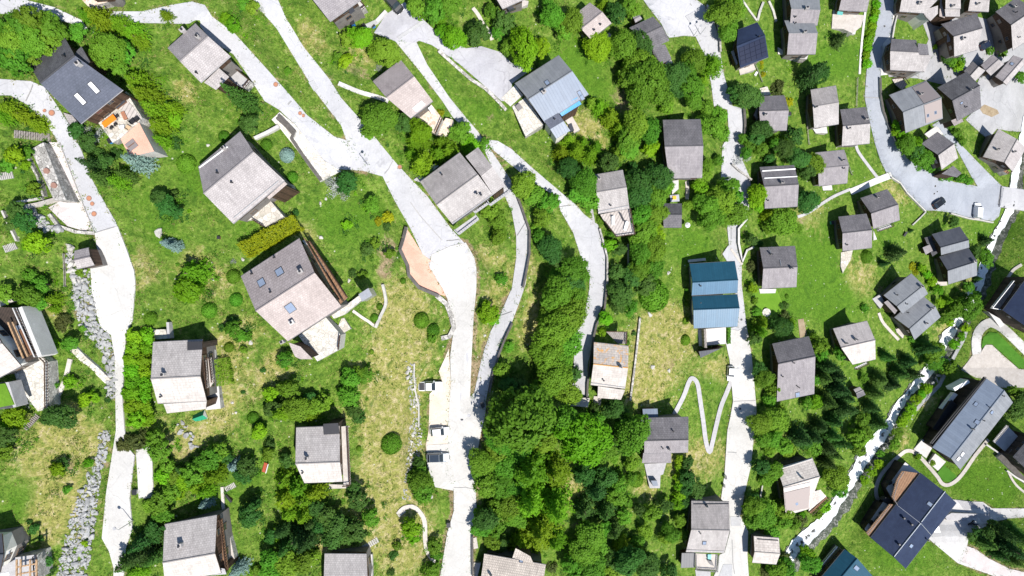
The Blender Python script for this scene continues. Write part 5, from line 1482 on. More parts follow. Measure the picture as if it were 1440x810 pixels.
    h = H('dark angular building in deep shade at the right edge by the lawn', 'apartment block', 'the shaded edge building', '35',
          [(888, 150), (1005, 15), (985, 240), (1100, 100), (1060, 310), (1180, 170)], 'dark_slate', 'dark_slate', 'dark_timber', base='dark_timber', eave=6.5, clear=0.5, name='apartment_block', wins=6)
    h.balcony([(775, 60), (850, -30), (960, 80), (880, 150)], 4.5, 'slab_lav', edges=[0], rmat='cap')
    h.wing([(862, 128), (880, 105), (895, 118), (875, 142)], 'slate_pale', -3, -3); h.wing([(885, 120), (903, 95), (918, 110), (895, 140)], 'slate_pale', -3, -3)
    h.terrace([(800, 150), (830, 130), (960, 270), (960, 310)], 'dark_wall')
    h = H('pale flat-looking roof cut off by the top edge above a hedge', 'house', 'the flat pale top house', '02',
          [(800, -90), (930, -160), (850, -25), (975, -80), (893, 45), (1035, -8)], 'slate_pale', 'slate_pale', eave=3.6)
    h.terrace([(0, 62), (88, 25), (92, 5), (45, -5), (0, 20)], 'slab_cream', '03')
    h.box_part('shade', [(905, 35), (925, 15), (960, 45), (930, 55)], h.ze - 3, h.ze - 1.8, 'charcoal_sheet')
    h = H('low building cut off at the top with a pink stone patio', 'house', 'the pink patio building', '00',
          [(470, -150), (600, -160), (465, -60), (605, -70), (460, -8), (600, -12)], 'slate_mid', 'stone_pink', eave=3.2, wins=2)
    h.terrace([(452, -4), (606, -6), (596, 12), (490, 36)], 'tile_paving')
    h = H('balconied building in the bottom corner with pergola frames', 'house', 'the pergola corner building', '30',
          [(-190, 590), (10, 575), (-180, 700), (20, 690), (-170, 800), (0, 790)], 'charcoal_sheet', 'charcoal_sheet', eave=3.6, wall='plaster')
    h.wing([(0, 690), (58, 672), (40, 712), (-10, 722)], 'bluegrey_sheet', -1.0, -1.3)
    h.terrace([(-10, 720), (205, 690), (215, 830), (-10, 830)], 'slab_lav', rail=[1], z=h.ze - 3.2)
    for x in (90, 112, 165, 200):
        h.box_part('beam', [(x - 4, 720), (x + 4, 719), (x + 4, 830), (x - 4, 830)], h.ze - 0.9, h.ze - 0.7, 'timber_pale')
    for y in (760, 800):
        h.box_part('beam', [(86, y), (204, y - 22), (204, y - 15), (86, y + 7)], h.ze - 1.1, h.ze - 0.9, 'timber_pale')
    h.box_part('parasol', [(-10, 800), (48, 790), (52, 806), (-10, 830)], h.ze - 0.6, h.ze - 0.5, 'white')
    h = H('tiny grey garden shed among the conifers near the stream', 'shed', 'the tiny conifer shed', '25',
          [(2, 585), (35, 568), (15, 605), (55, 588), (22, 632), (68, 612)], 'slate_pale', 'slate_grey', eave=2.4, wins=0, name='garden_shed', oh=0.12, thick=0.12)
    h = H('tiny flat-roofed hut behind the L-shaped grey house', 'hut', 'the tiny L-house hut', '03',
          [(668, 92), (700, 75), (678, 108), (712, 90), (685, 125), (722, 102)], 'slate_mid', 'slate_mid', eave=2.4, wins=0, name='garden_hut', oh=0.12, thick=0.12)
    return BIG, LOUNGE
# ------------------------------------------------------------------ plants
# crowns are many separate leaf faces on limbs and twig clumps; meshes are shared by copies of one kind
PROTO = {}


def leaf_faces(c, size, nrm=None, jitter=0.9, aspect=0.6, rng=RNG):
    """c: Nx3 leaf centres -> quads with random tilt"""
    n = len(c)
    d = rng.normal(0, 1, (n, 3)) * jitter
    if nrm is not None: d = d + nrm
    d /= np.linalg.norm(d, axis=1, keepdims=True) + 1e-9
    u = np.cross(d, rng.normal(0, 1, (n, 3))); u /= np.linalg.norm(u, axis=1, keepdims=True) + 1e-9
    w = np.cross(d, u)
    s = (size * rng.uniform(0.6, 1.35, n))[:, None]
    a, b = u * s, w * s * aspect
    v = np.stack([c - a, c - b * 0.9 + a * 0.1, c + a, c + b], 1).reshape(-1, 3)
    return v, np.arange(n * 4).reshape(n, 4)


def crown_points(n_clump, per, rng, flat=0.85, spread=0.26):
    """leaf centres for a round broadleaf crown of radius 1 centred on 0: clumps over the outer shell, uneven"""
    pts, nr = [], []
    # several limbs, each carrying its own lobe of foliage: an uneven outline with gaps between lobes
    nl = int(rng.integers(6, 10))
    a = rng.random() * 6.3 + np.arange(nl) * 2.399
    q = np.sqrt((np.arange(nl) + 0.4) / nl) * 0.58
    L = np.stack([q * np.cos(a), q * np.sin(a), 0.42 - 0.75 * q + rng.normal(0, .10, nl)], 1)
    LR = rng.uniform(0.36, 0.58, nl)
    k = tries = 0
    while k < n_clump and tries < n_clump * 30:
        tries += 1
        i = rng.integers(nl)
        d = rng.normal(0, 1, 3); d /= np.linalg.norm(d)
        if d[2] < -0.5: continue
        cc = L[i] + d * LR[i] * rng.uniform(0.72, 1.04)
        if (np.linalg.norm(cc - L, axis=1) < LR * 0.7).any() and rng.random() < 0.85: continue
        cc = cc * np.array([1, 1, flat])
        m = int(per * rng.uniform(0.6, 1.4))
        q = rng.normal(0, 1, (m, 3)); q /= np.linalg.norm(q, axis=1, keepdims=True)
        q = q * (rng.random((m, 1)) ** 0.5) * spread * rng.uniform(0.7, 1.3) * np.array([1, 1, 0.7])
        pts.append(cc + q); nr.append(np.tile(d * 0.9 + [0, 0, 0.8], (m, 1)) + q * 3)
        k += 1
    return np.concatenate(pts), np.concatenate(nr)


def add_trunk(mb_list, h, r, rng, limbs=5, lean=0.0):
    m = MB()
    top = (lean, 0, h * 0.75)
    m.tube((0, 0, -0.3), (lean * .5, 0, h * 0.45), r, 7, r2=r * 0.75)
    m.tube((lean * .5, 0, h * 0.45), top, r * 0.75, 7, r2=r * 0.3)
    for i in range(limbs):
        a = i * 2.4 + rng.random(); z = h * (0.4 + 0.3 * i / max(1, limbs))
        m.tube((lean * .5, 0, z), (math.cos(a) * h * 0.28, math.sin(a) * h * 0.28, z + h * 0.22), r * 0.42, 5, r2=r * 0.12)
    return m


def make_protos():
    rng = np.random.default_rng(21)
    # broadleaf: big / medium / small classes. height in units of crown radius
    for cls, ncl, per, ls, var in (('big', 190, 34, 0.060, 5), ('mid', 80, 26, 0.095, 4), ('small', 46, 17, 0.15, 3), ('tiny', 24, 12, 0.26, 2)):
        for v in range(var):
            flat = rng.uniform(0.75, 1.0)
            p, nr = crown_points(ncl, per, rng, flat, 0.20 if cls == 'big' else (0.23 if cls == 'mid' else 0.32))
            p = p * np.array([rng.uniform(.88, 1.08), rng.uniform(.88, 1.08), 1])
            V, F = leaf_faces(p, ls, nr, 0.6, 0.65, rng)
            PROTO[('leafy', cls, v)] = mesh_np('leafy_crown', V, F, M['leaf'])
    # low spreading shrub and clipped ball
    for v in range(3):
        p, nr = crown_points(60, 22, rng, 0.7, 0.22); V, F = leaf_faces(p, 0.11, nr, 0.8, 0.6, rng)
        PROTO[('shrub', 'small', v)] = mesh_np('shrub', V, F, M['leaf_dark'])
    for v in range(2):
        n = 2600
        d = rng.normal(0, 1, (n, 3)); d /= np.linalg.norm(d, axis=1, keepdims=True); d[:, 2] = np.abs(d[:, 2]) * 1.0 - 0.15
        p = d * rng.uniform(0.86, 1.0, (n, 1)) * np.array([1, 1, 0.8])
        V, F = leaf_faces(p, 0.075, d * 1.6, 0.6, 0.7, rng)
        PROTO[('ball', 'small', v)] = mesh_np('clipped_bush', V, F, M['leaf'])
    # spruce / larch: whorls of drooping branches, height in units of radius
    for kind, dens_, hgt, ls, droop, var in (('spruce', 1.0, 3.1, 0.075, 0.30, 4), ('larch', 1.25, 2.3, 0.07, 0.16, 4)):
        for v in range(var):
            P_, N_ = [], []
            nw = 17
            for w in range(nw):
                t = w / (nw - 1)
                z = hgt * (0.06 + 0.92 * t)
                rad = (1 - t) ** 0.82 * rng.uniform(0.85, 1.08) + 0.03
                nb = int(5 + (9 if kind == 'spruce' else 13) * (1 - t))
                a0 = rng.random() * 7
                for b in range(nb):
                    a = a0 + b * 2 * math.pi / nb + rng.normal(0, .12)
                    L = rad * (rng.uniform(0.72, 1.12) if kind == 'spruce' else rng.uniform(0.45, 1.2))
                    m = int(max(5, 30 * L * dens_))
                    s = rng.uniform(0.12, 1.0, m) ** 0.8
                    side = rng.normal(0, 1, m) * 0.11 * (1.15 - s) * (0.5 + L)
                    x = np.cos(a) * s * L - np.sin(a) * side; y = np.sin(a) * s * L + np.cos(a) * side
                    zz = z - droop * (s * L) ** 1.3 - np.abs(side) * 0.4 + rng.normal(0, .02, m)
                    P_.append(np.stack([x, y, zz], 1)); N_.append(np.tile([np.cos(a) * .35, np.sin(a) * .35, 1.0], (m, 1)))
            p = np.concatenate(P_); V, F = leaf_faces(p, ls, np.concatenate(N_) * 1.2, 0.7, 0.42, rng)
            PROTO[(kind, 'big', v)] = mesh_np('needle_crown', V, F, M['needle_dark'])
    # thin twiggy grey shrub
    for v in range(2):
        p, nr = crown_points(40, 14, rng, 0.6, 0.3); V, F = leaf_faces(p, 0.09, nr, 1.0, 0.35, rng)
        PROTO[('twiggy', 'small', v)] = mesh_np('twiggy_shrub', V, F, M['leaf_grey'])
    # trunks (unit = crown radius)
    for k, h, r in (('leafy', 1.9, 0.10), ('spruce', 2.9, 0.075), ('larch', 2.5, 0.07)):
        m = add_trunk(None, h, r, rng, 5 if k == 'leafy' else 0)
        o = m.build('trunk', M['bark'], shade=True); PROTO[(k, 'trunk')] = o.data; bpy.data.objects.remove(o)


# survey of plants per sheet: letter, x, y, radius (sheet units).
# D leafy mid  L lime  K dark leafy  C dark spruce  Y olive larch/spruce  S blue spruce  B clipped bush  M low dark shrub  G grey shrub  U yellow shrub  R russet shrub  H leafy in hedge
PLANTS = {
 '00': "D 60 170 85,D 170 120 80,D 270 150 78,D 50 245 90,D 160 230 90,D 265 245 72,D 80 335 85,D 0 330 70,D 330 180 60,D 165 320 60,Y 560 110 75,Y 645 125 70,Y 725 165 68,Y 485 85 60,D 600 285 90,D 690 290 65,D 665 360 60,Y 770 450 80,Y 820 525 82,Y 850 605 80,Y 885 690 72,Y 905 775 60,Y 765 215 55,Y 55 605 62,Y 130 640 62,Y 205 685 58,Y 15 640 50,G 450 745 50,K 420 730 45,G 530 750 55,K 490 790 50,Y 915 85 42,D 430 180 50",
 '01': "L 350 140 42,L 310 108 34,D 400 22 34,D 460 40 40,C 405 565 92,K 440 690 58,Y 15 600 55,L 25 660 42,B 290 755 34,D 650 395 22,M 20 790 40,G 500 45 20,D 930 320 35",
 '02': "L 110 210 78,D 45 215 50,D 240 290 80,L 20 340 38,D 420 50 55,D 510 62 70,D 600 30 72,Y 545 105 45,L 625 212 72,L 560 180 42,K 760 192 66,K 905 120 60,D 830 60 42,D 875 180 42,D 210 670 92,D 145 625 42,K 345 680 52,L 440 730 72,Y 400 785 52,Y 560 795 55,D 665 735 66,G 205 372 26,U 545 622 24,D 150 740 40,Y 470 800 40,D 935 260 50",
 '03': "L 65 265 98,L 160 270 55,D 222 90 72,D 330 120 72,D 290 170 60,Y 500 22 45,K 570 80 62,D 640 30 50,D 680 60 45,L 470 265 75,D 615 250 80,K 710 240 72,D 740 430 112,D 700 365 82,D 800 500 88,D 705 525 82,D 640 430 62,D 770 350 60,K 900 420 78,K 910 505 52,D 680 690 92,D 760 725 72,D 645 770 72,Y 545 650 76,Y 485 595 58,Y 590 725 60,D 440 572 36,Y 310 780 58,Y 390 790 42,D 200 30 45,D 860 600 40",
 '04': "D 230 80 82,D 290 38 60,D 250 180 62,D 200 28 42,Y 170 350 72,D 60 330 62,D 30 400 60,Y 110 440 52,D 40 480 80,D 60 555 62,K 360 535 76,K 285 520 48,C 690 430 72,K 745 410 62,C 872 215 55,K 430 720 62,K 400 765 50,D 190 640 56,D 130 600 46,D 150 700 70,D 212 740 50,R 530 488 50,U 592 560 28,U 440 372 16,U 446 412 18,U 438 345 14,K 620 760 52,Y 560 795 42,Y 505 775 38,L 380 765 30,B 595 632 16,D 330 770 30",
 '05': "H 125 25 26,H 122 65 26,H 112 105 28,H 105 145 28,H 95 185 28,H 85 225 28,H 78 265 27,H 72 305 27,H 76 350 28,L 250 700 36,L 275 755 36,L 235 735 28,L 578 368 36,D 545 345 30,D 590 335 28,K 520 320 32,D 300 800 42,L 340 795 40,M 610 350 20,D 545 690 24,D 575 735 28,D 605 780 28,M 245 480 20,D 930 430 30,H 455 260 14,D 830 290 25,D 760 280 22",
 '10': "L 75 75 48,D 150 60 40,L 145 130 30,C 520 130 60,C 560 190 70,Y 640 205 72,C 705 185 52,S 772 110 72,K 880 305 52,K 925 350 60,S 925 560 42,L 210 560 62,L 155 580 36,K 140 440 58,K 90 380 55,D 230 790 52,D 170 740 40,D 440 720 24,K 60 450 40,M 540 60 35,K 580 110 45,M 640 60 40,D 40 130 40,D 190 260 40",
 '11': "B 75 115 56,A 638 70 44,B 670 192 34,S 20 575 42,K 28 385 46,Y 118 730 95,B 340 745 42,G 905 245 60,G 870 215 35,K 20 290 26,B 525 12 35,M 690 390 22,G 340 660 18",
 '12': "K 30 230 62,G 5 265 45,Y 440 120 82,Y 540 60 72,Y 600 52 62,Y 385 62 52,Y 480 175 50,L 710 12 60,U 250 430 46,D 170 350 46,L 30 460 32,B 340 770 18,D 865 420 62,D 830 380 52,D 870 530 46,K 140 600 36,D 190 560 30,U 200 440 25,D 790 10 40,D 880 500 40,D 120 740 30,M 250 470 30,D 270 620 36,M 60 730 30,D 890 760 34",
 '13': "D 60 240 80,D 115 290 60,D 200 330 60,D 160 420 55,D 150 520 42,K 210 590 74,K 240 640 55,D 195 545 42,D 340 720 88,D 255 755 60,K 320 785 80,Y 270 60 62,Y 350 42 70,Y 430 62 70,D 400 225 88,D 425 320 62,D 375 285 62,K 320 150 66,Y 470 30 50,K 530 110 62,D 640 40 62,L 770 35 45,D 600 60 50,K 690 220 76,K 790 205 76,K 700 300 76,D 790 300 78,D 705 400 76,D 790 400 76,D 720 505 76,L 800 520 58,D 705 610 76,D 785 600 74,D 700 710 66,D 780 690 62,K 660 745 56,K 745 790 60,L 545 570 36,K 590 590 42,D 540 515 26,K 580 720 50,M 595 790 50,D 130 480 30,D 860 240 40,D 490 430 25,M 660 140 40",
 '14': "D 110 190 50,L 95 255 46,D 255 245 66,D 195 330 86,D 130 345 76,D 280 310 56,D 270 400 76,D 155 410 76,D 300 390 56,D 30 350 36,L 413 280 58,L 425 345 44,L 400 320 45,K 560 35 62,K 640 90 62,D 715 115 66,K 690 155 56,D 520 20 45,K 690 330 62,B 752 330 20,D 550 445 72,Y 470 400 48,D 600 420 36,K 380 540 34,G 330 80 46,R 380 690 40,D 430 40 40,D 370 20 36,D 350 60 36,M 430 560 24,D 140 130 40,D 200 100 30,K 480 90 30,D 470 480 30,D 640 480 26,L 860 380 0",
 '15': "D 385 90 62,K 345 55 46,D 425 140 30,D 290 15 52,K 555 440 34,C 240 612 56,C 170 672 32,B 75 635 40,C 740 545 38,D 735 640 50,C 690 760 26,B 632 800 20,C 320 490 16,H 380 700 28,H 410 735 28,H 435 770 28,U 330 690 25,U 345 720 22,D 530 190 24,D 600 200 26,D 640 215 22,D 490 200 18,K 685 610 30",
 '20': "D 160 60 72,D 215 100 46,Y 290 80 56,Y 300 130 40,R 340 205 58,D 250 355 26,D 390 325 50,L 390 540 38,L 470 640 44,L 520 625 36,M 595 640 22,K 335 730 88,L 90 740 60,L 45 785 42,B 825 190 40,G 150 650 44,D 20 50 50,M 250 60 40,D 300 560 26,L 300 330 30,D 455 245 20",
 '20h': "H 740 290 46,H 808 290 46,H 745 350 48,H 812 355 46,H 735 412 48,H 802 418 48,H 730 475 48,H 800 480 48,H 735 540 48,H 800 545 48,H 730 605 50,H 802 612 48,H 735 672 52,H 800 680 50,H 755 745 52,H 815 750 44",
 '21': "L 90 30 70,Y 150 20 46,B 205 145 46,B 355 85 40,D 345 250 50,K 345 205 30,M 285 240 26,D 395 285 32,B 318 350 30,D 630 415 42,L 645 580 46,L 560 605 42,Y 600 705 72,D 700 690 78,Y 765 730 62,D 800 680 55,D 655 575 60,D 850 650 40,K 570 690 46,B 450 740 34,B 490 795 40,M 510 475 18,M 400 600 14,D 405 365 22,D 430 290 30,K 660 640 40,K 770 640 40",
 '22': "B 440 200 48,B 505 255 40,D 505 295 28,L 815 150 58,L 835 185 44,D 50 520 58,D 100 490 40,D 45 620 58,D 130 505 42,K 70 700 46,M 90 740 40,D 890 470 46,K 930 560 50,M 60 570 30,B 210 122 20,B 180 185 26,B 165 375 16,D 900 490 34,D 930 350 30,M 20 480 30,R 80 715 25",
 '23': "D 245 40 110,D 335 60 80,D 320 165 100,D 215 150 70,D 235 250 112,D 300 325 85,D 195 385 90,D 265 440 80,D 235 510 100,D 300 590 85,D 190 560 70,K 350 500 40,K 600 50 72,B 785 62 96,D 655 130 46,K 590 110 52,L 520 190 46,L 500 265 24,B 640 325 16,K 560 685 70,K 610 735 60,K 40 560 56,K 100 620 60,D 620 770 60,K 680 270 14,D 470 740 48,K 460 690 32,M 255 280 30",
 '33a': "D 55 -65 185,D -70 -20 80,D -80 60 75,D 180 60 80,L 395 45 145,D 290 -40 100,D 500 110 70,D 665 15 112,K 590 40 60,D 30 120 80,D 560 150 34",
 '33': "Y 80 220 150,Y 225 240 125,Y 85 400 150,Y 235 410 125,Y 150 570 140,Y 50 640 90,Y 240 600 80,Y 120 700 60,D 0 300 70,D 10 480 70,K 400 240 70,C 465 340 84,C 400 440 80,K 520 260 60,D 590 300 52,D 580 360 55,C 560 560 76,Y 605 640 62,C 520 450 72,K 640 720 92,K 740 745 86,K 560 730 60,D 430 590 80,D 490 560 58,D 395 680 78,D 480 645 58,D 430 770 88,D 340 760 60,D 530 790 60,D 660 185 42,B 690 280 44,D 660 265 40,K 705 440 40,D 770 455 58,K 845 420 42,D 880 570 60,D 850 595 42,D 930 500 42,H 930 170 34,H 934 215 34,H 926 262 34,H 934 308 34,H 928 355 36,H 920 410 38,K 875 790 50,D 590 240 30,R 220 760 36,D 700 620 40,D 620 480 40,D 740 560 40,D 640 400 30,D 700 690 50",
 '32': "B 270 80 62,D 440 290 72,D 430 235 50,D 452 345 60,K 430 180 40,K 90 380 62,K 70 330 46,D 165 480 52,K 80 550 70,K 25 520 42,K 30 590 46,L 385 535 56,L 395 595 40,D 520 640 42,D 530 690 38,D 500 775 48,M 285 700 30,K 800 500 70,D 770 545 50,D 850 535 62,D 835 620 50,D 780 180 72,D 900 180 78,D 880 300 78,D 800 300 66,D 920 60 72,D 860 100 66,D 770 250 52,D 930 400 70,D 860 420 60,K 890 640 40,D 760 460 30,B 95 100 16,M 270 790 26,D 310 640 26",
 '24': "B 20 30 14,B 20 68 14,B 20 105 16,B 18 200 22,B 15 310 32,D 400 90 22,D 410 150 26,D 380 32 20,Y 430 262 58,Y 440 215 48,K 550 235 58,Y 600 220 40,K 400 300 40,R 560 175 36,K 570 120 20,D 760 340 50,D 730 300 32,D 772 390 40,K 430 480 50,D 450 520 60,D 505 575 52,D 480 640 42,D 500 750 72,D 430 775 60,D 550 730 42,C 800 450 62,C 850 505 62,C 785 520 58,C 860 580 70,C 800 650 70,C 900 700 70,C 850 755 62,C 765 790 58,C 900 620 60,D 885 370 50,D 735 530 30,L 740 650 40,D 690 660 30,B 578 65 14,M 545 120 18,D 410 210 26,L 390 20 30,D 550 700 30",
 '25': "C 190 400 42,C 150 530 62,C 220 555 62,C 260 490 60,C 310 430 52,C 330 500 52,C 400 350 60,C 370 320 40,C 120 600 52,C 100 680 50,C 140 765 60,D 50 750 42,D 450 370 62,D 440 430 50,D 530 460 46,D 490 452 40,D 640 130 72,D 590 100 40,D 560 145 46,Y 520 90 36,D 680 60 32,D 500 190 30,L 470 30 30,L 480 100 30,H 320 690 34,H 350 640 34,H 400 575 34,H 270 760 34,H 600 290 28,H 560 335 28,H 620 240 26,H 380 610 28,H 300 730 28,D 885 590 32,K 900 700 60,K 930 630 42,D 640 10 26,K 600 60 30,D 60 520 26,D 330 300 24,L 540 215 20,D 20 400 40,D 100 90 0,D 60 130 24",
 '30': "K 10 40 70,D 25 115 56,L 320 215 46,K 340 195 40,L 490 180 26,D 890 110 60,L 900 260 46,D 890 400 60,D 820 420 40,R 745 350 17,C 700 740 92,C 790 695 92,C 790 620 86,C 870 700 72,Y 755 780 80,R 740 55 58,R 680 85 50,L 470 630 20,K 260 720 38,K 190 550 32,K 850 560 60,K 925 590 50,D 860 40 50,D 930 200 40,D 900 470 50,M 270 780 30,M 220 600 20,M 160 510 18,D 380 330 24",
 '31': "D 230 150 62,D 170 180 52,L 60 290 52,Y 140 310 62,Y 240 250 70,Y 200 340 50,L 40 350 42,D 120 245 60,D 270 120 50,S 345 200 50,S 190 410 46,K 430 205 62,K 400 250 50,L 490 10 46,D 540 130 42,K 550 85 36,K 450 450 66,K 430 510 40,K 470 400 40,K 640 170 42,Y 620 280 72,Y 700 320 82,Y 640 385 88,Y 740 385 86,Y 800 350 62,Y 660 460 62,Y 735 470 70,K 810 430 52,K 860 470 62,K 910 520 70,K 900 600 62,C 620 560 62,C 700 600 82,C 640 655 70,C 760 600 72,K 555 590 42,D 550 710 62,D 640 740 72,D 735 735 70,D 560 785 62,D 790 700 52,D 480 775 32,S 380 770 56,K 310 150 40,K 820 530 50,C 780 520 50,D 10 270 46,D 0 340 50,K 30 240 40",
 '34': "K 20 180 42,K 20 260 52,K 75 325 48,K 20 330 42,K 5 395 32,D 500 40 62,D 560 90 52,D 480 110 42,D 440 50 42,K 430 200 50,D 500 230 56,D 460 275 42,D 390 420 56,D 440 470 70,D 385 500 52,D 470 430 52,K 390 390 40,D 490 570 42,D 560 440 52,D 555 505 46,R 655 510 50,C 645 40 70,C 720 30 62,C 825 30 60,C 800 100 62,C 870 70 60,C 680 70 52,C 800 180 60,C 830 130 50,D 720 90 50,D 850 255 60,D 872 330 48,L 780 420 46,D 745 460 40,D 720 400 0,L 690 680 52,D 705 735 56,R 565 720 50,D 520 775 60,D 565 775 60,R 465 780 48,D 10 580 32,L 660 470 22,D 620 520 40,G 700 580 24,D 590 110 40,D 510 520 30",
 '35': "D 225 80 36,D 150 130 22,D 240 20 36,C 830 580 62,C 760 640 60,C 870 660 70,C 900 560 52,C 820 700 52,C 930 610 60,C 930 700 60,K 690 565 34,K 780 540 42,K 745 580 40,L 360 145 20,D 440 180 16,C 890 730 50,K 660 590 26,H 100 230 30,H 140 190 26,H 60 280 26,D 20 40 50,D 60 20 46,D 30 110 40",
}
KIND = {
 'D': ('leafy', 'leaf', 'leafy_tree', 'tree', 'green leafy'), 'L': ('leafy', 'leaf_lime', 'lime_green_tree', 'tree', 'lime-green leafy'), 'K': ('leafy', 'leaf_dark', 'dark_leafy_tree', 'tree', 'dark leafy'),
 'C': ('spruce', 'needle_dark', 'spruce_tree', 'tree', 'dark spruce'), 'Y': ('larch', 'needle_olive', 'larch_tree', 'tree', 'olive conifer'), 'S': ('spruce', 'needle_blue', 'blue_spruce', 'tree', 'pale blue spruce'),
 'A': ('ball', 'needle_blue', 'clipped_bush', 'bush', 'round pale blue-green bush'),
 'B': ('ball', 'leaf', 'clipped_bush', 'bush', 'round clipped bush'), 'M': ('shrub', 'leaf_dark', 'garden_shrub', 'shrub', 'low dark shrub'), 'G': ('twiggy', 'leaf_grey', 'grey_shrub', 'shrub', 'silver-grey shrub'),
 'U': ('shrub', 'leaf_yellow', 'yellow_shrub', 'shrub', 'golden-yellow shrub'), 'R': ('shrub', 'leaf_rust', 'russet_shrub', 'shrub', 'olive-brown shrub'), 'H': ('leafy', 'leaf_lime', 'hedge_shrub', 'shrub', 'fresh green shrub'),
}
ORD = ['', 'second', 'third', 'fourth', 'fifth', 'sixth', 'seventh', 'eighth', 'ninth', 'tenth', 'eleventh', 'twelfth', 'thirteenth', 'fourteenth', 'fifteenth', 'sixteenth', 'seventeenth', 'eighteenth']


def size_word(r, kind):
    if kind in 'ABMGUR': return 'small' if r < 1.0 else ('broad' if r > 2.2 else '')
    if r < 1.3: return 'small'
    if r > 3.3: return 'large'
    return ''


def plant_all():
    make_protos()
    items = []
    rnd = random.Random(3)
    for key, txt in PLANTS.items():
        for e in txt.split(','):
            k, x, y, r = e.split()
            x, y, r = float(x), float(y), float(r)
            if r <= 0: continue
            (px, py), = P(key, [(x, y)])
            if not (-45 < px < 1485 and -45 < py < 855): continue
            rp = r / 3.95
            D = HC - TH(*at(px, py))
            rm = rp / FPX * D
            shape = KIND[k][0]
            hc = {'leafy': 1.35, 'spruce': 1.1, 'larch': 0.95, 'ball': 0.5, 'shrub': 0.45, 'twiggy': 0.6}[shape] * rm
            if k == 'H': hc = min(1.0 * rm, 1.6)
            if shape == 'leafy' and rm < 1.2: hc = 0.75 * rm
            X, Y = at(px, py, hc)
            # nearest landmark
            best = min(((math.hypot(px - c[0], py - c[1]) - 0.6 * rr), i) for i, (n, c, rr) in enumerate(HOUSES))
            n, c, rr = HOUSES[best[1]]
            dx, dy = px - c[0], py - c[1]
            d = math.hypot(dx, dy)
            side = ('below' if dy > 0 else 'above') if abs(dy) > abs(dx) else ('on the stream side of' if dx > 0 else 'on the uphill side of')
            items.append(dict(k=k, px=px, py=py, r=rm, X=X, Y=Y, hc=hc, ref=n, side=side, d=d, sw=size_word(rm, k)))
    # every label singles one plant out: kind, side and landmark, then its turn counted outward
    by = {}
    for it in items: by.setdefault((it['k'], it['sw'], it['side'], it['ref']), []).append(it)
    for (k, sw, side, ref), L in by.items():
        L.sort(key=lambda i: i['d'])
        desc = KIND[k][4]; noun = '' if KIND[k][4].split()[-1] in ('spruce', 'conifer', 'bush', 'shrub') else ' tree'
        for i, it in enumerate(L):
            base = f"{(sw + ' ') if sw else ''}{desc}{noun} {side} {ref}"
            if len(L) > 1:
                if i == 0: base = f"{(sw + ' ') if sw else ''}{desc}{noun} close {side} {ref}"
                else: base = f"{ORD[min(i, 17)]} {(sw + ' ') if sw else ''}{desc}{noun} out {side} {ref}"
            it['label'] = base
    groups = {'D': 'leafy trees between the houses', 'L': 'leafy trees between the houses', 'K': 'leafy trees between the houses', 'C': 'dark spruces', 'Y': 'olive conifers', 'S': 'blue spruces', 'A': 'clipped garden bushes', 'B': 'clipped garden bushes', 'M': 'garden shrubs', 'G': 'garden shrubs', 'U': 'yellow shrubs', 'R': 'olive-brown shrubs', 'H': 'hedge shrubs'}
    for it in items:
        k = it['k']; shape, mat, name, cat, _ = KIND[k]
        r = it['r']
        if shape == 'leafy':
            cls = 'big' if r > 2.4 else ('mid' if r > 1.4 else ('small' if r > 0.75 else 'tiny'))
        elif shape in ('spruce', 'larch'): cls = 'big'
        else: cls = 'small'
        nv = len([1 for q in PROTO if q[0] == shape and q[1] == cls])
        me = PROTO[(shape, cls, rnd.randrange(nv))]
        z = TH(it['X'], it['Y'])
        rot = rnd.uniform(0, 6.28)
        single = shape in ('ball', 'shrub', 'twiggy') or k == 'H' or (shape == 'leafy' and r < 1.2)
        hscale = rnd.uniform(0.9, 1.15)
        if single:
            o = link(bpy.data.objects.new(name if shape != 'leafy' or k == 'H' else 'leafy_bush', me))
            if shape == 'leafy' and k != 'H': cat = 'bush'
            o.location = (it['X'], it['Y'], z + (it['hc'] if shape == 'leafy' else r * 0.1))
            o.scale = (r, r, r * hscale); o.rotation_euler = (0, 0, rot)
            tag(o, it['label'].replace(' tree', ' bush') if shape == 'leafy' and k != 'H' else it['label'], cat, groups[k] if cat != 'bush' or k in 'AB' else 'leafy bushes')
            crown = o
        else:
            root = tag(empty(name, (it['X'], it['Y'], z), rot), it['label'], cat, groups[k])
            crown = link(bpy.data.objects.new('crown', me), root)
            crown.scale = (r * rnd.uniform(.86, 1.16), r * rnd.uniform(.86, 1.16), r * hscale * (1 if shape == 'leafy' else rnd.uniform(.75, 1.15)))
            if shape != 'leafy': crown.rotation_euler = (rnd.gauss(0, .04), rnd.gauss(0, .04), 0)
            if shape == 'leafy': crown.location = (0, 0, it['hc'])
            t = link(bpy.data.objects.new('trunk', PROTO[(shape, 'trunk')]), root)
            t.scale = (r, r, r * (1 if shape != 'leafy' else 0.95))
        crown.material_slots[0].link = 'OBJECT'
        crown.material_slots[0].material = M['needle_mid' if k == 'C' and rnd.random() < .4 else mat]
    undergrowth([i for i in items if i['k'] in 'DKLYC' and i['r'] > 1.0])


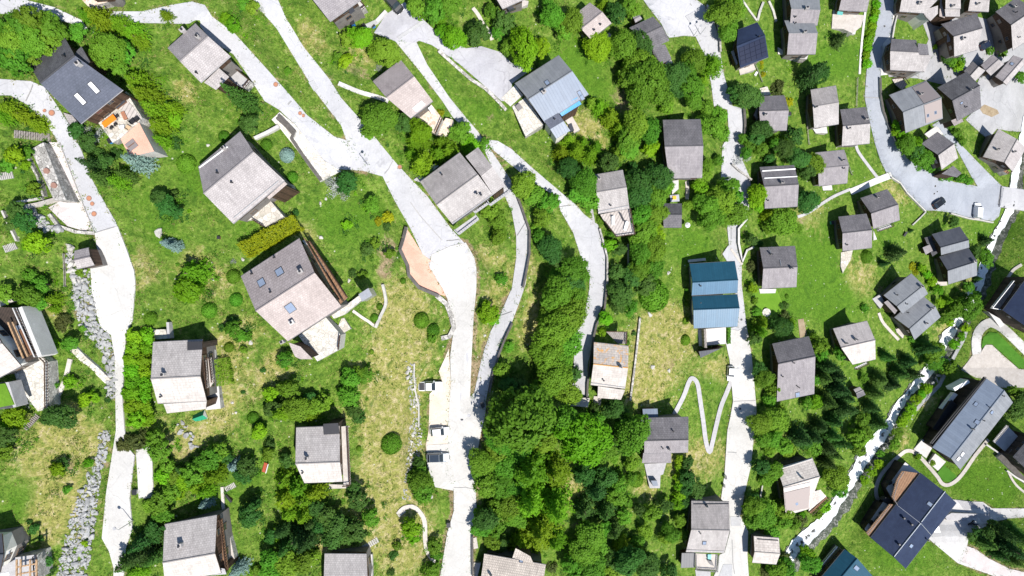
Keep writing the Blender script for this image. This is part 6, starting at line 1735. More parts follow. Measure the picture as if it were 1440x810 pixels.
def undergrowth(items):
    """rough herbs and saplings at the feet of the trees: beyond counting, one object"""
    rng = np.random.default_rng(31)
    c, s = [], []
    for it in items:
        for _ in range(rng.integers(3, 7)):
            a = rng.random() * 6.283; d = it['r'] * rng.uniform(0.75, 1.5)
            c.append((it['X'] + math.cos(a) * d, it['Y'] + math.sin(a) * d)); s.append(rng.uniform(.25, .8))
    c = np.array(c); s = np.array(s); ok = np.ones(len(c), bool)
    for w in ALL_AREAS:
        m = np.nonzero((c[:, 0] > w[:, 0].min() - .5) & (c[:, 0] < w[:, 0].max() + .5) & (c[:, 1] > w[:, 1].min() - .5) & (c[:, 1] < w[:, 1].max() + .5))[0]
        if len(m): ok[m[inside(w, c[m, 0], c[m, 1])]] = False
    c, s = c[ok], s[ok]
    per = 46
    z = terrain(c[:, 0], c[:, 1])
    b = np.repeat(np.stack([c[:, 0], c[:, 1], z], 1), per, 0); ss = np.repeat(s, per)[:, None]
    o = rng.normal(0, 1, (len(b), 3)) * ss * np.array([.6, .6, .35]); o[:, 2] = np.abs(o[:, 2]) + .05
    V, F = leaf_faces(b + o, 0.14, np.tile([0, 0, .8], (len(b), 1)), 0.7, 0.6, rng)
    me = mesh_np('undergrowth', V, F, M['leaf'])
    for n in ('leaf_dark', 'tuft', 'leaf_lime'): me.materials.append(M[n])
    me.polygons.foreach_set('material_index', np.repeat(rng.choice(4, len(c), p=[.4, .25, .2, .15]), per).astype(np.int32))
    tag(obj_of(me, 'undergrowth'), kind='stuff')


def hedge(label, tile, pts, w_px, h, mat, name='hedge', density=90):
    """clipped hedge: leaves over a box-shaped run along a survey line"""
    c = at_many([q for q in P(tile, pts)], h * 0.9)
    D = HC - TH(*c[0]); w = w_px / 3.95 / FPX * D
    rng = np.random.default_rng(int(abs(pts[0][0]) + abs(pts[0][1])))
    Pp, Nn = [], []
    for i in range(len(c) - 1):
        a, b = c[i], c[i + 1]; d = b - a; L = np.hypot(*d); d = d / L; n = np.array([-d[1], d[0]])
        m = int(L * (w + 2 * h) * density)
        t = rng.random(m) * L; q = rng.random(m)
        per = w + 2 * h; s = q * per
        off = np.where(s < h, -w / 2, np.where(s < h + w, s - h - w / 2, w / 2)); zz = np.where(s < h, s, np.where(s < h + w, h, per - s))
        bul = 0.10 * np.sin(t * 2.3 + i) * np.sin(t * 0.9) + rng.normal(0, .07, m)
        off = off * (1 + bul); zz = zz * (1 + 0.6 * bul)
        xy = a + np.outer(t, d) + np.outer(off, n)
        zb = terrain(xy[:, 0], xy[:, 1])
        Pp.append(np.stack([xy[:, 0], xy[:, 1], zb + zz], 1))
        nx = np.where(s < h, -1, np.where(s < h + w, 0, 1)); Nn.append(np.stack([n[0] * nx, n[1] * nx, np.where((s >= h) & (s < h + w), 1.0, 0.25)], 1))
    p = np.concatenate(Pp); o0 = np.array([c[0][0], c[0][1], TH(*c[0])])
    V, F = leaf_faces(p - o0, 0.13, np.concatenate(Nn) * 1.5, 0.6, 0.65, rng)
    me = mesh_np(name, V, F, M[mat])
    o = obj_of(me, name); o.location = tuple(o0)
    tag(o, label, 'hedge')
    return o


def grass_tufts():
    """rough meadow tufts: uncountable, one object"""
    rng = np.random.default_rng(77)
    n = 95000
    px = rng.uniform(-20, 1460, n); py = rng.uniform(-20, 830, n)
    # keep off paved ground
    dx = (px - 720) / FPX; dy = -(py - 405) / FPX
    t = HC / (1 - SL * dx)
    for _ in range(12): t = t + 0.75 * (HC - base_h(dx * t, dy * t) - t)
    X, Y = dx * t, dy * t
    ok = np.ones(n, bool)
    for w in ALL_AREAS:
        m = (X > w[:, 0].min() - .3) & (X < w[:, 0].max() + .3) & (Y > w[:, 1].min() - .3) & (Y < w[:, 1].max() + .3)
        idx = np.nonzero(m)[0]; ok[idx[inside(w, X[idx], Y[idx])]] = False
    X, Y, px, py = X[ok], Y[ok], px[ok], py[ok]
    clump = np.sin(X * 0.9 + 2 * np.sin(Y * .7)) * np.sin(Y * 1.1 + X * .3) + rng.normal(0, .5, len(X))
    k = clump > 0.25
    lush = np.zeros(len(X))
    for ch, x, y, r, kk in COVER:
        if ch == 2: lush += np.exp(-(((px - x) ** 2 + (py - y) ** 2) / (r * r)) ** 1.5)
    k &= rng.random(len(X)) > np.clip(lush, 0, 0.85)
    X, Y = X[k], Y[k]
    # weeds creeping over the edges of roads and yards, and between the rocks of the banks
    ex, ey = [], []
    for w in ROAD_EDGES:
        for i in range(len(w)):
            p, q = w[i], w[(i + 1) % len(w)]; L = np.hypot(*(q - p))
            if L < 0.05 or L > 6: continue
            m = rng.poisson(L * 2.2)
            t = rng.random(m); nn = np.array([-(q - p)[1], (q - p)[0]]) / L
            o = rng.normal(0, 0.28, m)
            ex.append(p[0] + (q - p)[0] * t + nn[0] * o); ey.append(p[1] + (q - p)[1] * t + nn[1] * o)
    rk = at_many([(x + rng.uniform(-w_, w_), y + rng.uniform(-12, 12)) for x, y, w_ in ((114, 400, 16), (122, 440, 16), (140, 475, 12), (153, 510, 8), (155, 550, 6), (145, 630, 9), (130, 672, 11), (122, 705, 14), (115, 740, 18), (106, 780, 20), (578, 530, 6), (582, 600, 9), (578, 670, 9)) for _ in range(26)])
    kk = rng.random(sum(map(len, ex))) < 0.6
    X = np.concatenate([X, np.concatenate(ex)[kk], rk[:, 0]]); Y = np.concatenate([Y, np.concatenate(ey)[kk], rk[:, 1]])
    Z = terrain(X, Y)
    n = len(X)
    per = 7
    c = np.repeat(np.stack([X, Y, Z], 1), per, 0)
    s = np.repeat(rng.uniform(0.12, 0.42, n), per)
    off = rng.normal(0, 1, (n * per, 3)) * np.array([1, 1, 0.2]) * s[:, None] * 0.8; off[:, 2] = np.abs(off[:, 2]) + s * 0.35
    V, F = leaf_faces(c + off, 0.13, np.tile([0, 0, .6], (n * per, 1)), 0.8, 0.4, rng)
    half = len(F) // 2
    me = mesh_np('meadow_grass', V, F, M['tuft'])
    me.materials.append(M['tuft_dry'])
    dry = np.repeat(rng.random(n) < 0.35, per).astype(np.int32)
    me.polygons.foreach_set('material_index', dry)
    tag(obj_of(me, 'meadow_grass'), kind='stuff')


M['tuft'] = foliage('tuft_green', (0.05, 0.15, 0.012), (0.10, 0.21, 0.02), (0.14, 0.26, 0.02))
M['tuft_dry'] = foliage('tuft_dry', (0.20, 0.23, 0.05), (0.34, 0.31, 0.12), (0.42, 0.36, 0.18))
# ------------------------------------------------------------------ walls, kerbs and fences
def wall_line(name, label, cat, tile, pts, h=0.9, t=0.35, mat='stone_wall', cap=None, sink=1.2, group=None, curve=False):
    px = P(tile, pts)
    if curve: px = catmull(px, 4)
    w = at_many(px, h)
    # split long runs so the wall steps with the slope
    q = []
    for i in range(len(w) - 1):
        n = max(1, int(np.hypot(*(w[i + 1] - w[i])) / 2.0))
        for k in range(n): q.append(w[i] + (w[i + 1] - w[i]) * k / n)
    q.append(w[-1]); q = np.array(q)
    z = terrain(q[:, 0], q[:, 1])
    org = (float(q[0][0]), float(q[0][1]), float(z[0]))
    def ring(off, z0, z1, mb):
        L, Rr = [], []
        for i in range(len(q)):
            d = q[min(i + 1, len(q) - 1)] - q[max(i - 1, 0)]; d = d / (np.hypot(*d) + 1e-9); n = np.array([-d[1], d[0]])
            L.append(q[i] + n * off); Rr.append(q[i] - n * off)
        for i in range(len(q) - 1):
            j = i + 1
            a = [(*L[i], z[i] + z0), (*Rr[i], z[i] + z0), (*Rr[j], z[j] + z0), (*L[j], z[j] + z0)]
            b = [(*L[i], z[i] + z1), (*Rr[i], z[i] + z1), (*Rr[j], z[j] + z1), (*L[j], z[j] + z1)]
            mb.face(b[::-1]); mb.face([a[1], b[1], b[2], a[2]]); mb.face([a[3], b[3], b[0], a[0]])
            if i == 0: mb.face([a[0], b[0], b[1], a[1]])
            if j == len(q) - 1: mb.face([a[2], b[2], b[3], a[3]])
    mb = MB(); ring(t / 2, -sink, h, mb)
    o = mb.build(name, M[mat], None, org, loc=org)
    if cap:
        c = MB(); ring(t / 2 + 0.05, h + 0.002, h + 0.08, c); c.build('coping', M[cap], o, org)
    return tag(o, label, cat, group)


def fence_line(name, label, tile, pts, h=0.9, mat='timber_grey', cat='fence', group=None):
    w = at_many(P(tile, pts), h)
    org = (float(w[0][0]), float(w[0][1]), TH(*w[0]))
    root = tag(empty(name, org), label, cat, group)
    posts, rails = [], MB()
    prev = None
    for i in range(len(w) - 1):
        L = np.hypot(*(w[i + 1] - w[i])); n = max(1, int(L / 1.8))
        for k in range(n + (1 if i == len(w) - 2 else 0)):
            p = w[i] + (w[i + 1] - w[i]) * k / n; z = TH(*p)
            m = MB(); m.box(0, 0, -0.3, 0.12, 0.12, h + 0.3)
            o = m.build('post', M[mat], root); o.location = (p[0] - org[0], p[1] - org[1], z - org[2])
            if prev is not None:
                for zz in (0.35, 0.8):
                    rails.tube((*prev[:2], prev[2] + zz * h), (p[0], p[1], z + zz * h), 0.055, 5)
            prev = (p[0], p[1], z)
    rails.build('rail', M[mat], root, org)
    return root


def walls():
    W = wall_line
    W('stone_wall', 'long rubble stone wall along the grass strip under the upper plaza road', 'wall', '02', [(540, 280), (640, 370), (720, 440), (800, 490), (880, 570), (915, 610)], 0.5, 0.6)
    W('road_parapet', 'dark low parapet on the outer edge of the narrow curving lane', 'wall', '13', [(0, 222), (55, 365), (98, 490), (98, 620), (80, 720), (62, 808)], 0.8, 0.3, 'concrete_wall', 'dark_wall')
    W('road_parapet', 'dark parapet continuing the lane edge down to the road junction', 'wall', '22', [(950, 215), (905, 312), (872, 400), (840, 505), (822, 600)], 0.8, 0.3, 'concrete_wall', 'dark_wall')
    W('stone_wall', 'stone wall holding the lane opposite the lounger deck', 'wall', '13', [(488, 480), (510, 560), (530, 640), (530, 800)], 0.9, 0.35)
    W('garden_wall', 'thin pale garden wall below the lounger deck chalet', 'wall', '13', [(645, 565), (646, 660), (644, 745)], 0.9, 0.3, 'concrete_wall')
    W('stone_wall', 'weathered boundary wall across the slope beside the orange-lichen chalet', 'wall', '23', [(712, 185), (700, 300), (686, 430), (672, 540), (658, 645)], 0.7, 0.4, 'stone_wall')
    W('stone_wall', 'pale stone edge above the lane next to the orange-lichen chalet', 'wall', '23', [(528, 0), (515, 130), (470, 225), (452, 300), (420, 560), (418, 625)], 0.8, 0.3, 'concrete_wall', 'dark_wall')
    W('planter_wall', 'dark wall with planters beside the white stone steps', 'wall', '11', [(600, -150), (690, -60), (672, -20), (735, 75), (835, 212)], 1.0, 0.45, 'concrete_wall', 'dark_wall')
    W('planter_wall', 'short dark wall parallel to the white stone steps', 'wall', '01', [(590, 655), (640, 700), (680, 745)], 0.9, 0.4, 'concrete_wall', 'dark_wall')
    W('garden_wall', 'white-topped wall joining the steps to the chalet with the yellow hedge', 'wall', '01', [(465, 768), (530, 738), (600, 700)], 0.8, 0.5, 'concrete_wall', 'slab_white')
    W('terrace_wall', 'brown retaining wall round the salmon-pink terrace', 'wall', '12', [(360, 470), (325, 595), (368, 685), (374, 738), (432, 808), (540, 855)], 0.8, 0.5, 'stone_wall', 'dark_wall')
    W('terrace_wall', 'stone wall under the road bend past the salmon terrace', 'wall', '22', [(530, 62), (585, 110), (612, 180), (625, 240), (600, 290), (555, 300)], 0.5, 0.9, 'stone_wall')
    W('road_parapet', 'low wall on the downhill edge of the main road at the bottom', 'wall', '32', [(728, 590), (728, 700), (730, 815)], 0.7, 0.3, 'concrete_wall', 'dark_wall')
    W('garden_wall', 'curved white garden wall beside the hot tub of the big pink chalet', 'wall', '22', [(188, 240), (215, 180), (245, 110), (240, 50), (228, 0)], 0.6, 0.5, 'rock_pale', curve=True)
    W('stone_stair', 'long straight flight of pale stone steps cut into the bank', 'stairs', '20', [(400, 352), (600, 540)], 0.3, 1.1, 'flag')
    W('garden_wall', 'grey garden wall beside the stone-topped planter', 'wall', '10', [(130, 40), (205, 190), (240, 300)], 0.7, 0.3, 'stone_wall')
    W('garden_wall', 'pale garden wall below the stone-topped planter', 'wall', '10', [(78, 335), (230, 310)], 0.7, 0.35, 'concrete_wall')
    W('garden_wall', 'thin garden wall along the lowest terrace at the far edge', 'wall', '10', [(8, 380), (45, 460), (88, 548)], 0.7, 0.3, 'concrete_wall')
    W('garden_wall', 'angled concrete wall at the corner of the pink gravel yard', 'wall', '10', [(140, 358), (205, 345), (310, 315)], 0.8, 0.6, 'slab_cream')
    W('yard_wall', 'dark stone wall under the pink gravel yard', 'wall', '10', [(270, 400), (320, 465), (420, 498), (520, 505)], 0.3, 0.5, 'stone_wall')
    W('kerb_wall', 'thin pale kerb between the gravel parking and the boulder bank', 'kerb', '22', [(405, 440), (410, 590), (430, 680), (430, 790)], 0.35, 0.25, 'concrete_wall')
    W('roadside_wall', 'low wall between the curving asphalt road and the green lawn', 'wall', '05', [(250, 60), (228, 150), (218, 215)], 0.8, 0.3, 'concrete_wall')
    W('roadside_wall', 'long curved wall along the inner side of the asphalt road', 'wall', '05', [(152, 430), (155, 540), (170, 620), (200, 700), (250, 800)], 0.7, 0.3, 'concrete_wall', 'dark_wall')
    W('roadside_wall', 'roadside wall dropping from the footpath to the black car', 'wall', '15', [(215, 195), (262, 225), (300, 280), (405, 384)], 0.8, 0.3, 'concrete_wall')
    W('roadside_wall', 'roadside wall behind the white van above the stream', 'wall', '15', [(545, 395), (640, 422), (780, 446)], 0.8, 0.3, 'concrete_wall')
    W('roadside_wall', 'thin wall from the black car down towards the lawn', 'wall', '15', [(405, 386), (330, 460)], 0.6, 0.3, 'concrete_wall')
    W('roadside_wall', 'shady stone wall at the edge of the upper turning place', 'wall', '04', [(135, 25), (190, 100), (208, 190), (212, 285)], 0.9, 0.4, 'stone_wall')
    W('roadside_wall', 'brown-topped wall along the lane by the yellow shrub chalet', 'wall', '04', [(342, 598), (348, 700), (345, 815)], 0.8, 0.4, 'stone_wall', 'dark_wall')
    W('roadside_wall', 'low stone wall near the lime-green tree', 'wall', '14', [(276, 120), (320, 160), (385, 208)], 0.8, 0.4, 'stone_wall')
    W('roadside_wall', 'low wall with a white return above the blue-roofed house', 'wall', '14', [(358, 425), (312, 480), (312, 560), (332, 665), (358, 600), (395, 582)], 0.7, 0.35, 'concrete_wall', 'slab_white')
    W('garden_wall', 'pale garden wall in the trees beside the bottom of the concrete lane', 'wall', '34', [(448, 285), (432, 375)], 0.6, 0.3, 'concrete_wall')
    W('dry_stone_wall', 'dry stone wall climbing beside the solar-panel chalet', 'wall', '04', [(450, 10), (430, 60), (418, 112)], 0.6, 0.5, 'rock_pale')
    W('dry_stone_wall', 'dry stone wall nearer the upper twin chalet', 'wall', '04', [(480, 5), (505, 60), (520, 118)], 0.6, 0.5, 'rock_pale')
    W('dry_stone_wall', 'narrow wall running to the solar-panel chalet from the top edge', 'wall', '04', [(330, -5), (370, 55), (412, 112)], 0.5, 0.4, 'concrete_wall')
    W('garden_wall', 'white edge wall above the blue-roofed house', 'wall', '14', [(32, 660), (128, 650)], 0.6, 0.6, 'slab_white')
    W('garden_wall', 'white stone wall beside the first bend of the concrete path by the big pink chalet', 'wall', '11', [(735, 545), (850, 690), (935, 815)], 0.5, 0.3, 'slab_white')
    W('stone_wall', 'stone edge of the shingle stream bank near the apartment path', 'wall', '25', [(640, 215), (600, 330), (540, 440), (480, 560), (380, 660), (300, 750)], 0.3, 0.9, 'rock')
    W('garden_wall', 'short white wall at the plaza beside the blue drums', 'wall', '02', [(130, 145), (248, 60)], 0.7, 0.6, 'slab_white')
    W('garden_wall', 'white boundary wall of the shaded edge building', 'wall', '35', [(740, 80), (800, 120), (830, 150)], 0.6, 0.4, 'slab_white')
    W('garden_wall', 'pale boundary wall between the lawn and the shaded edge building', 'wall', '35', [(855, 225), (905, 262), (955, 290)], 0.6, 0.4, 'slab_white')
    # planter with a stone top in the garden terraces
    px = P('10', [(170, 40), (240, 0), (366, 320), (300, 322)])
    z = max(TH(*at(*p)) for p in px) + 0.5
    xy = [at_z(*p, z) for p in px]; o = (xy[0][0], xy[0][1], TH(*xy[0]))
    m = MB(); m.prism(xy, min(TH(*p) for p in xy) - 1, z)
    r = tag(m.build('stone_planter', M['stone_wall'], None, o, loc=o), 'long raised planter topped with grey stones beside the pink gravel yard', 'planter')
    for i, (x, y) in enumerate(((262, 160), (303, 240))):
        p = at_z(*P('10', [(x, y)])[0], z); s = MB(); s.disc(p[0], p[1], z, z + 0.3, 0.45, 9); s.build('brown_plant', M['rust'], r, o)
    fence_line('timber_fence', 'grey timber fence beside the footpath of the mauve chalet', '14', [(840, 60), (868, 110), (905, 190)][:0] or [(905, 60), (930, 140), (945, 180)], 0.9)
    fence_line('timber_fence', 'timber garden fence beside the yellow shrubs and solar-panel chalet', '04', [(405, 350), (425, 400), (445, 450)], 0.9)
    fence_line('wire_fence', 'thin fence crossing the meadow on the uphill side of the village road', '05', [(28, 430), (25, 520), (22, 590)], 0.9)
    fence_line('bridge_railing', 'railing on the uphill edge of the stream bridge', '15', [(838, 255), (820, 350)], 0.95, 'steel', 'railing')
    fence_line('timber_fence', 'grey fence on the meadow above the old pair of chalets', '04', [(690, 640), (698, 720), (706, 800)], 0.8)
    fence_line('timber_fence', 'thin fence beside the boulder bank and the tiny hut', '10', [(345, 620), (350, 700), (352, 800)], 0.8)
    # white stone steps and paving by the upper road
    area('stone_steps', P('01', [(560, 665), (605, 622), (690, 692), (790, 812), (850, 890), (945, 950), (830, 1010), (770, 930), (700, 830), (610, 716)]), 'flag_white')


# ------------------------------------------------------------------ rocks
def rock_mesh(seed):
    bm = bmesh.new(); bmesh.ops.create_icosphere(bm, subdivisions=2, radius=1)
    r = random.Random(seed)
    ax = [Vector((r.gauss(0, 1), r.gauss(0, 1), r.gauss(0, 1))).normalized() for _ in range(13)]
    lim = [r.uniform(0.42, 0.8) for _ in ax]
    for v in bm.verts:
        for a, l in zip(ax, lim):
            d = v.co.dot(a)
            if d > l: v.co -= a * (d - l)
        v.co += v.co.normalized() * r.uniform(-.025, .025)
    me = bpy.data.meshes.new('boulder'); bm.to_mesh(me); bm.free(); me.materials.append(M['rock'])
    return me


def boulders():
    protos = [rock_mesh(s) for s in range(7)]
    rnd = random.Random(9)
    bands = [([(112, 385, 22), (115, 410, 26), (120, 440, 28), (124, 458, 22), (142, 478, 20), (151, 492, 16), (155, 520, 12), (156, 560, 9)], 85, 0.46, 'grey boulder set in the rock bank between the pale lane and the garden', 'boulders of the upper rock bank'),
             ([(147, 606, 12), (143, 640, 14), (133, 665, 16), (126, 690, 22), (118, 720, 32), (112, 750, 36), (104, 785, 38), (100, 815, 36)], 95, 0.47, 'grey boulder in the long rock bank beside the lowest stretch of pale lane', 'boulders of the long rock bank'),
             ([(576, 508, 10), (578, 530, 11), (582, 556, 12), (585, 600, 16), (582, 640, 18), (577, 680, 16), (572, 702, 10)], 50, 0.36, 'pale rock in the bank behind the three parked cars', 'rocks behind the parked cars'),
             ([(38, 296, 14), (50, 308, 20), (66, 318, 16), (84, 325, 10)], 18, 0.5, 'dark rock in the bank below the pink gravel yard', 'rocks under the gravel yard'),
             ([(98, 345, 8), (97, 365, 9), (106, 388, 12), (112, 398, 12)], 12, 0.5, 'pale rock around the tiny garden hut', 'rocks by the tiny hut'),
             ([(1236, 634, 12), (1258, 612, 12), (1282, 582, 10), (1312, 545, 10), (1338, 500, 9), (1352, 470, 8)], 26, 0.5, 'wet grey rock on the stream bank facing the apartment blocks', 'rocks on the stream bank'),
             ([(246, 592, 14), (258, 605, 14), (275, 632, 12)], 12, 0.45, 'grey rock scattered below the clipped bush and green tent', 'rocks below the green tent')]
    for c, n, rad, lab, grp in bands:
        pts = []
        segs = []
        for i in range(len(c) - 1): segs.append(math.hypot(c[i + 1][0] - c[i][0], c[i + 1][1] - c[i][1]))
        tot = sum(segs); tries = 0
        while len(pts) < n and tries < 6000:
            tries += 1
            t = rnd.random() * tot; i = 0
            while t > segs[i] and i < len(segs) - 1: t -= segs[i]; i += 1
            f = t / segs[i]; a, b = c[i], c[i + 1]
            w = a[2] + (b[2] - a[2]) * f
            x = a[0] + (b[0] - a[0]) * f + rnd.uniform(-.5, .5) * w; y = a[1] + (b[1] - a[1]) * f + rnd.uniform(-.5, .5) * w * 0.5
            s = rad * rnd.uniform(0.6, 1.35)
            if all(math.hypot(x - q[0], y - q[1]) > (s + q[2]) * 4.2 for q in pts): pts.append((x, y, s))
        for x, y, s in pts:
            o = link(bpy.data.objects.new('boulder', rnd.choice(protos)))
            X, Y = at(x, y, 0.2)
            o.location = (X, Y, TH(X, Y) + s * 0.15); k_ = rnd.uniform(.9, 1.15); o.scale = (s * k_ * rnd.uniform(1.1, 1.6), s * k_, s * rnd.uniform(.7, 1.0)); o.rotation_euler = (rnd.uniform(-.6, .6), rnd.uniform(-.6, .6), rnd.uniform(0, 6.28))
            tag(o, lab, 'boulder', grp)
            if lab.startswith('pale'):
                o.material_slots[0].link = 'OBJECT'; o.material_slots[0].material = M['rock_pale']
    # small stones packed between the boulders of the banks: beyond counting, one object
    V_, F_, nv = [], [], 0
    pc = [(np.array([v.co for v in m.vertices]), np.array([p.vertices for p in m.polygons])) for m in protos]
    for c, n, rad, lab, grp in bands[:5]:
        for i in range(len(c) - 1):
            a, b = c[i], c[i + 1]; L = math.hypot(b[0] - a[0], b[1] - a[1])
            q = [(a[0] + (b[0] - a[0]) * t + rnd.uniform(-.55, .55) * (a[2] + b[2]) / 2, a[1] + (b[1] - a[1]) * t, 0) for t in [rnd.random() for _ in range(int(L * (a[2] + b[2]) / 2 / 9))]]
            if not q: continue
            xy = at_many([p[:2] for p in q], 0.1); zz = terrain(xy[:, 0], xy[:, 1])
            for (X, Y), z in zip(xy, zz):
                v, f = rnd.choice(pc); s = rad * rnd.uniform(.25, .7); th = rnd.uniform(0, 6.28); cs, sn = math.cos(th), math.sin(th)
                w = v * np.array([s * rnd.uniform(1, 1.5), s, s * .8])
                V_.append(np.stack([w[:, 0] * cs - w[:, 1] * sn + X, w[:, 0] * sn + w[:, 1] * cs + Y, w[:, 2] + z + s * .1], 1)); F_.append(f + nv); nv += len(v)
    tag(obj_of(mesh_np('rubble', np.concatenate(V_), np.concatenate(F_), M['rock']), 'rubble'), kind='stuff')
    st = [(x, y) for x, y in STREAM_PX[2:26]]
    for i in range(len(st) - 1):
        for _ in range(4):
            t = rnd.random(); dx, dy = st[i + 1][0] - st[i][0], st[i + 1][1] - st[i][1]; L = math.hypot(dx, dy)
            o_ = rnd.choice((rnd.uniform(4, 13), rnd.uniform(4, 13), rnd.uniform(-9, 7)))
            X, Y = at(st[i][0] + dx * t - dy / L * o_ * -1, st[i][1] + dy * t + dx / L * o_ * 1, 0.3)
            s = rnd.uniform(.25, .7)
            o = link(bpy.data.objects.new('stream_rock', rnd.choice(protos))); o.location = (X, Y, TH(X, Y) + .2); o.scale = (s * 1.3, s, s * .8); o.rotation_euler = (rnd.uniform(-.5, .5), rnd.uniform(-.5, .5), rnd.uniform(0, 6.28))
            o.material_slots[0].link = 'OBJECT'; o.material_slots[0].material = M['rock_wet']
            tag(o, 'dark wet rock in or beside the foaming stream', 'rock', 'rocks in the stream')
    lone = [('11', 830, 340, .35, 'small pale rock on the lawn between the yellow hedge and the grey shrub'), ('11', 862, 316, .3, 'smaller pale rock beside the grey shrub on the lawn'), ('11', 836, 530, .45, 'white rock on the lawn at the end of the yellow hedge'),
            ('11', 400, 650, .35, 'white rock at the corner of the big pink chalet under the yellow hedge'), ('11', 235, 762, .3, 'small rock beside the olive conifer'), ('11', 207, 18, .35, 'white rock on the lawn above the round dark bush'),
            ('12', 42, 768, .4, 'lone white rock in the russet meadow by the main road'), ('21', 430, 265, .5, 'grey rock beside the clipped bushes below the big pink chalet'), ('21', 445, 325, .45, 'grey rock under the dark leafy bush of the big pink chalet'), ('21', 340, 657, .3, 'small white stone on the dry lawn under the clipped bush'),
            ('21', 362, 712, .28, 'small white stone near the green tent'), ('10', 885, 505, .9, 'brown twin-headed rock on the lawn of the blue spruce'), ('22', 795, 285, .35, 'white rock on the grass wedge between the two roads'), ('13', 870, 728, .5, 'round pale rock in the meadow on the stream side of the leafy strip'),
            ('23', 780, 460, .6, 'pale flat rock in the meadow beside the boundary wall'), ('23', 870, 480, .5, 'pale rock further out in the meadow by the boundary wall'), ('23', 765, 168, .7, 'flat stone beneath the round clipped tree'), ('32', 500, 370, .4, 'pale rock beside the leafy tree under the parked cars')]
    for t, x, y, s, lab in lone:
        X, Y = at(*P(t, [(x, y)])[0], 0.1)
        o = link(bpy.data.objects.new('pale_rock', rnd.choice(protos))); o.location = (X, Y, TH(X, Y) + s * .2); o.scale = (s * 1.2, s, s * .7); o.rotation_euler = (0, 0, rnd.uniform(0, 6))
        o.material_slots[0].link = 'OBJECT'; o.material_slots[0].material = M['rock_pale']
        tag(o, lab, 'rock')


# ------------------------------------------------------------------ cars
def loft(secs, close=True):
    """secs: list of (x, [(y, z), ...]) cross-sections with equal point counts"""
    m = MB()
    for (x0, a), (x1, b) in zip(secs[:-1], secs[1:]):
        n = len(a)
        for i in range(n):
            j = (i + 1) % n
            m.face([(x0, *a[i]), (x0, *a[j]), (x1, *b[j]), (x1, *b[i])])
    if close:
        m.face([(secs[0][0], *p) for p in secs[0][1][::-1]]); m.face([(secs[-1][0], *p) for p in secs[-1][1]])
    return m


def sec(w, z0, z1, r=0.18):
    """rounded-shoulder section"""
    return [(-w, z0), (w, z0), (w, z1 - r), (w - r * .35, z1 - r * .3), (w - r, z1), (-(w - r), z1), (-(w - r * .35), z1 - r * .3), (-w, z1 - r)]


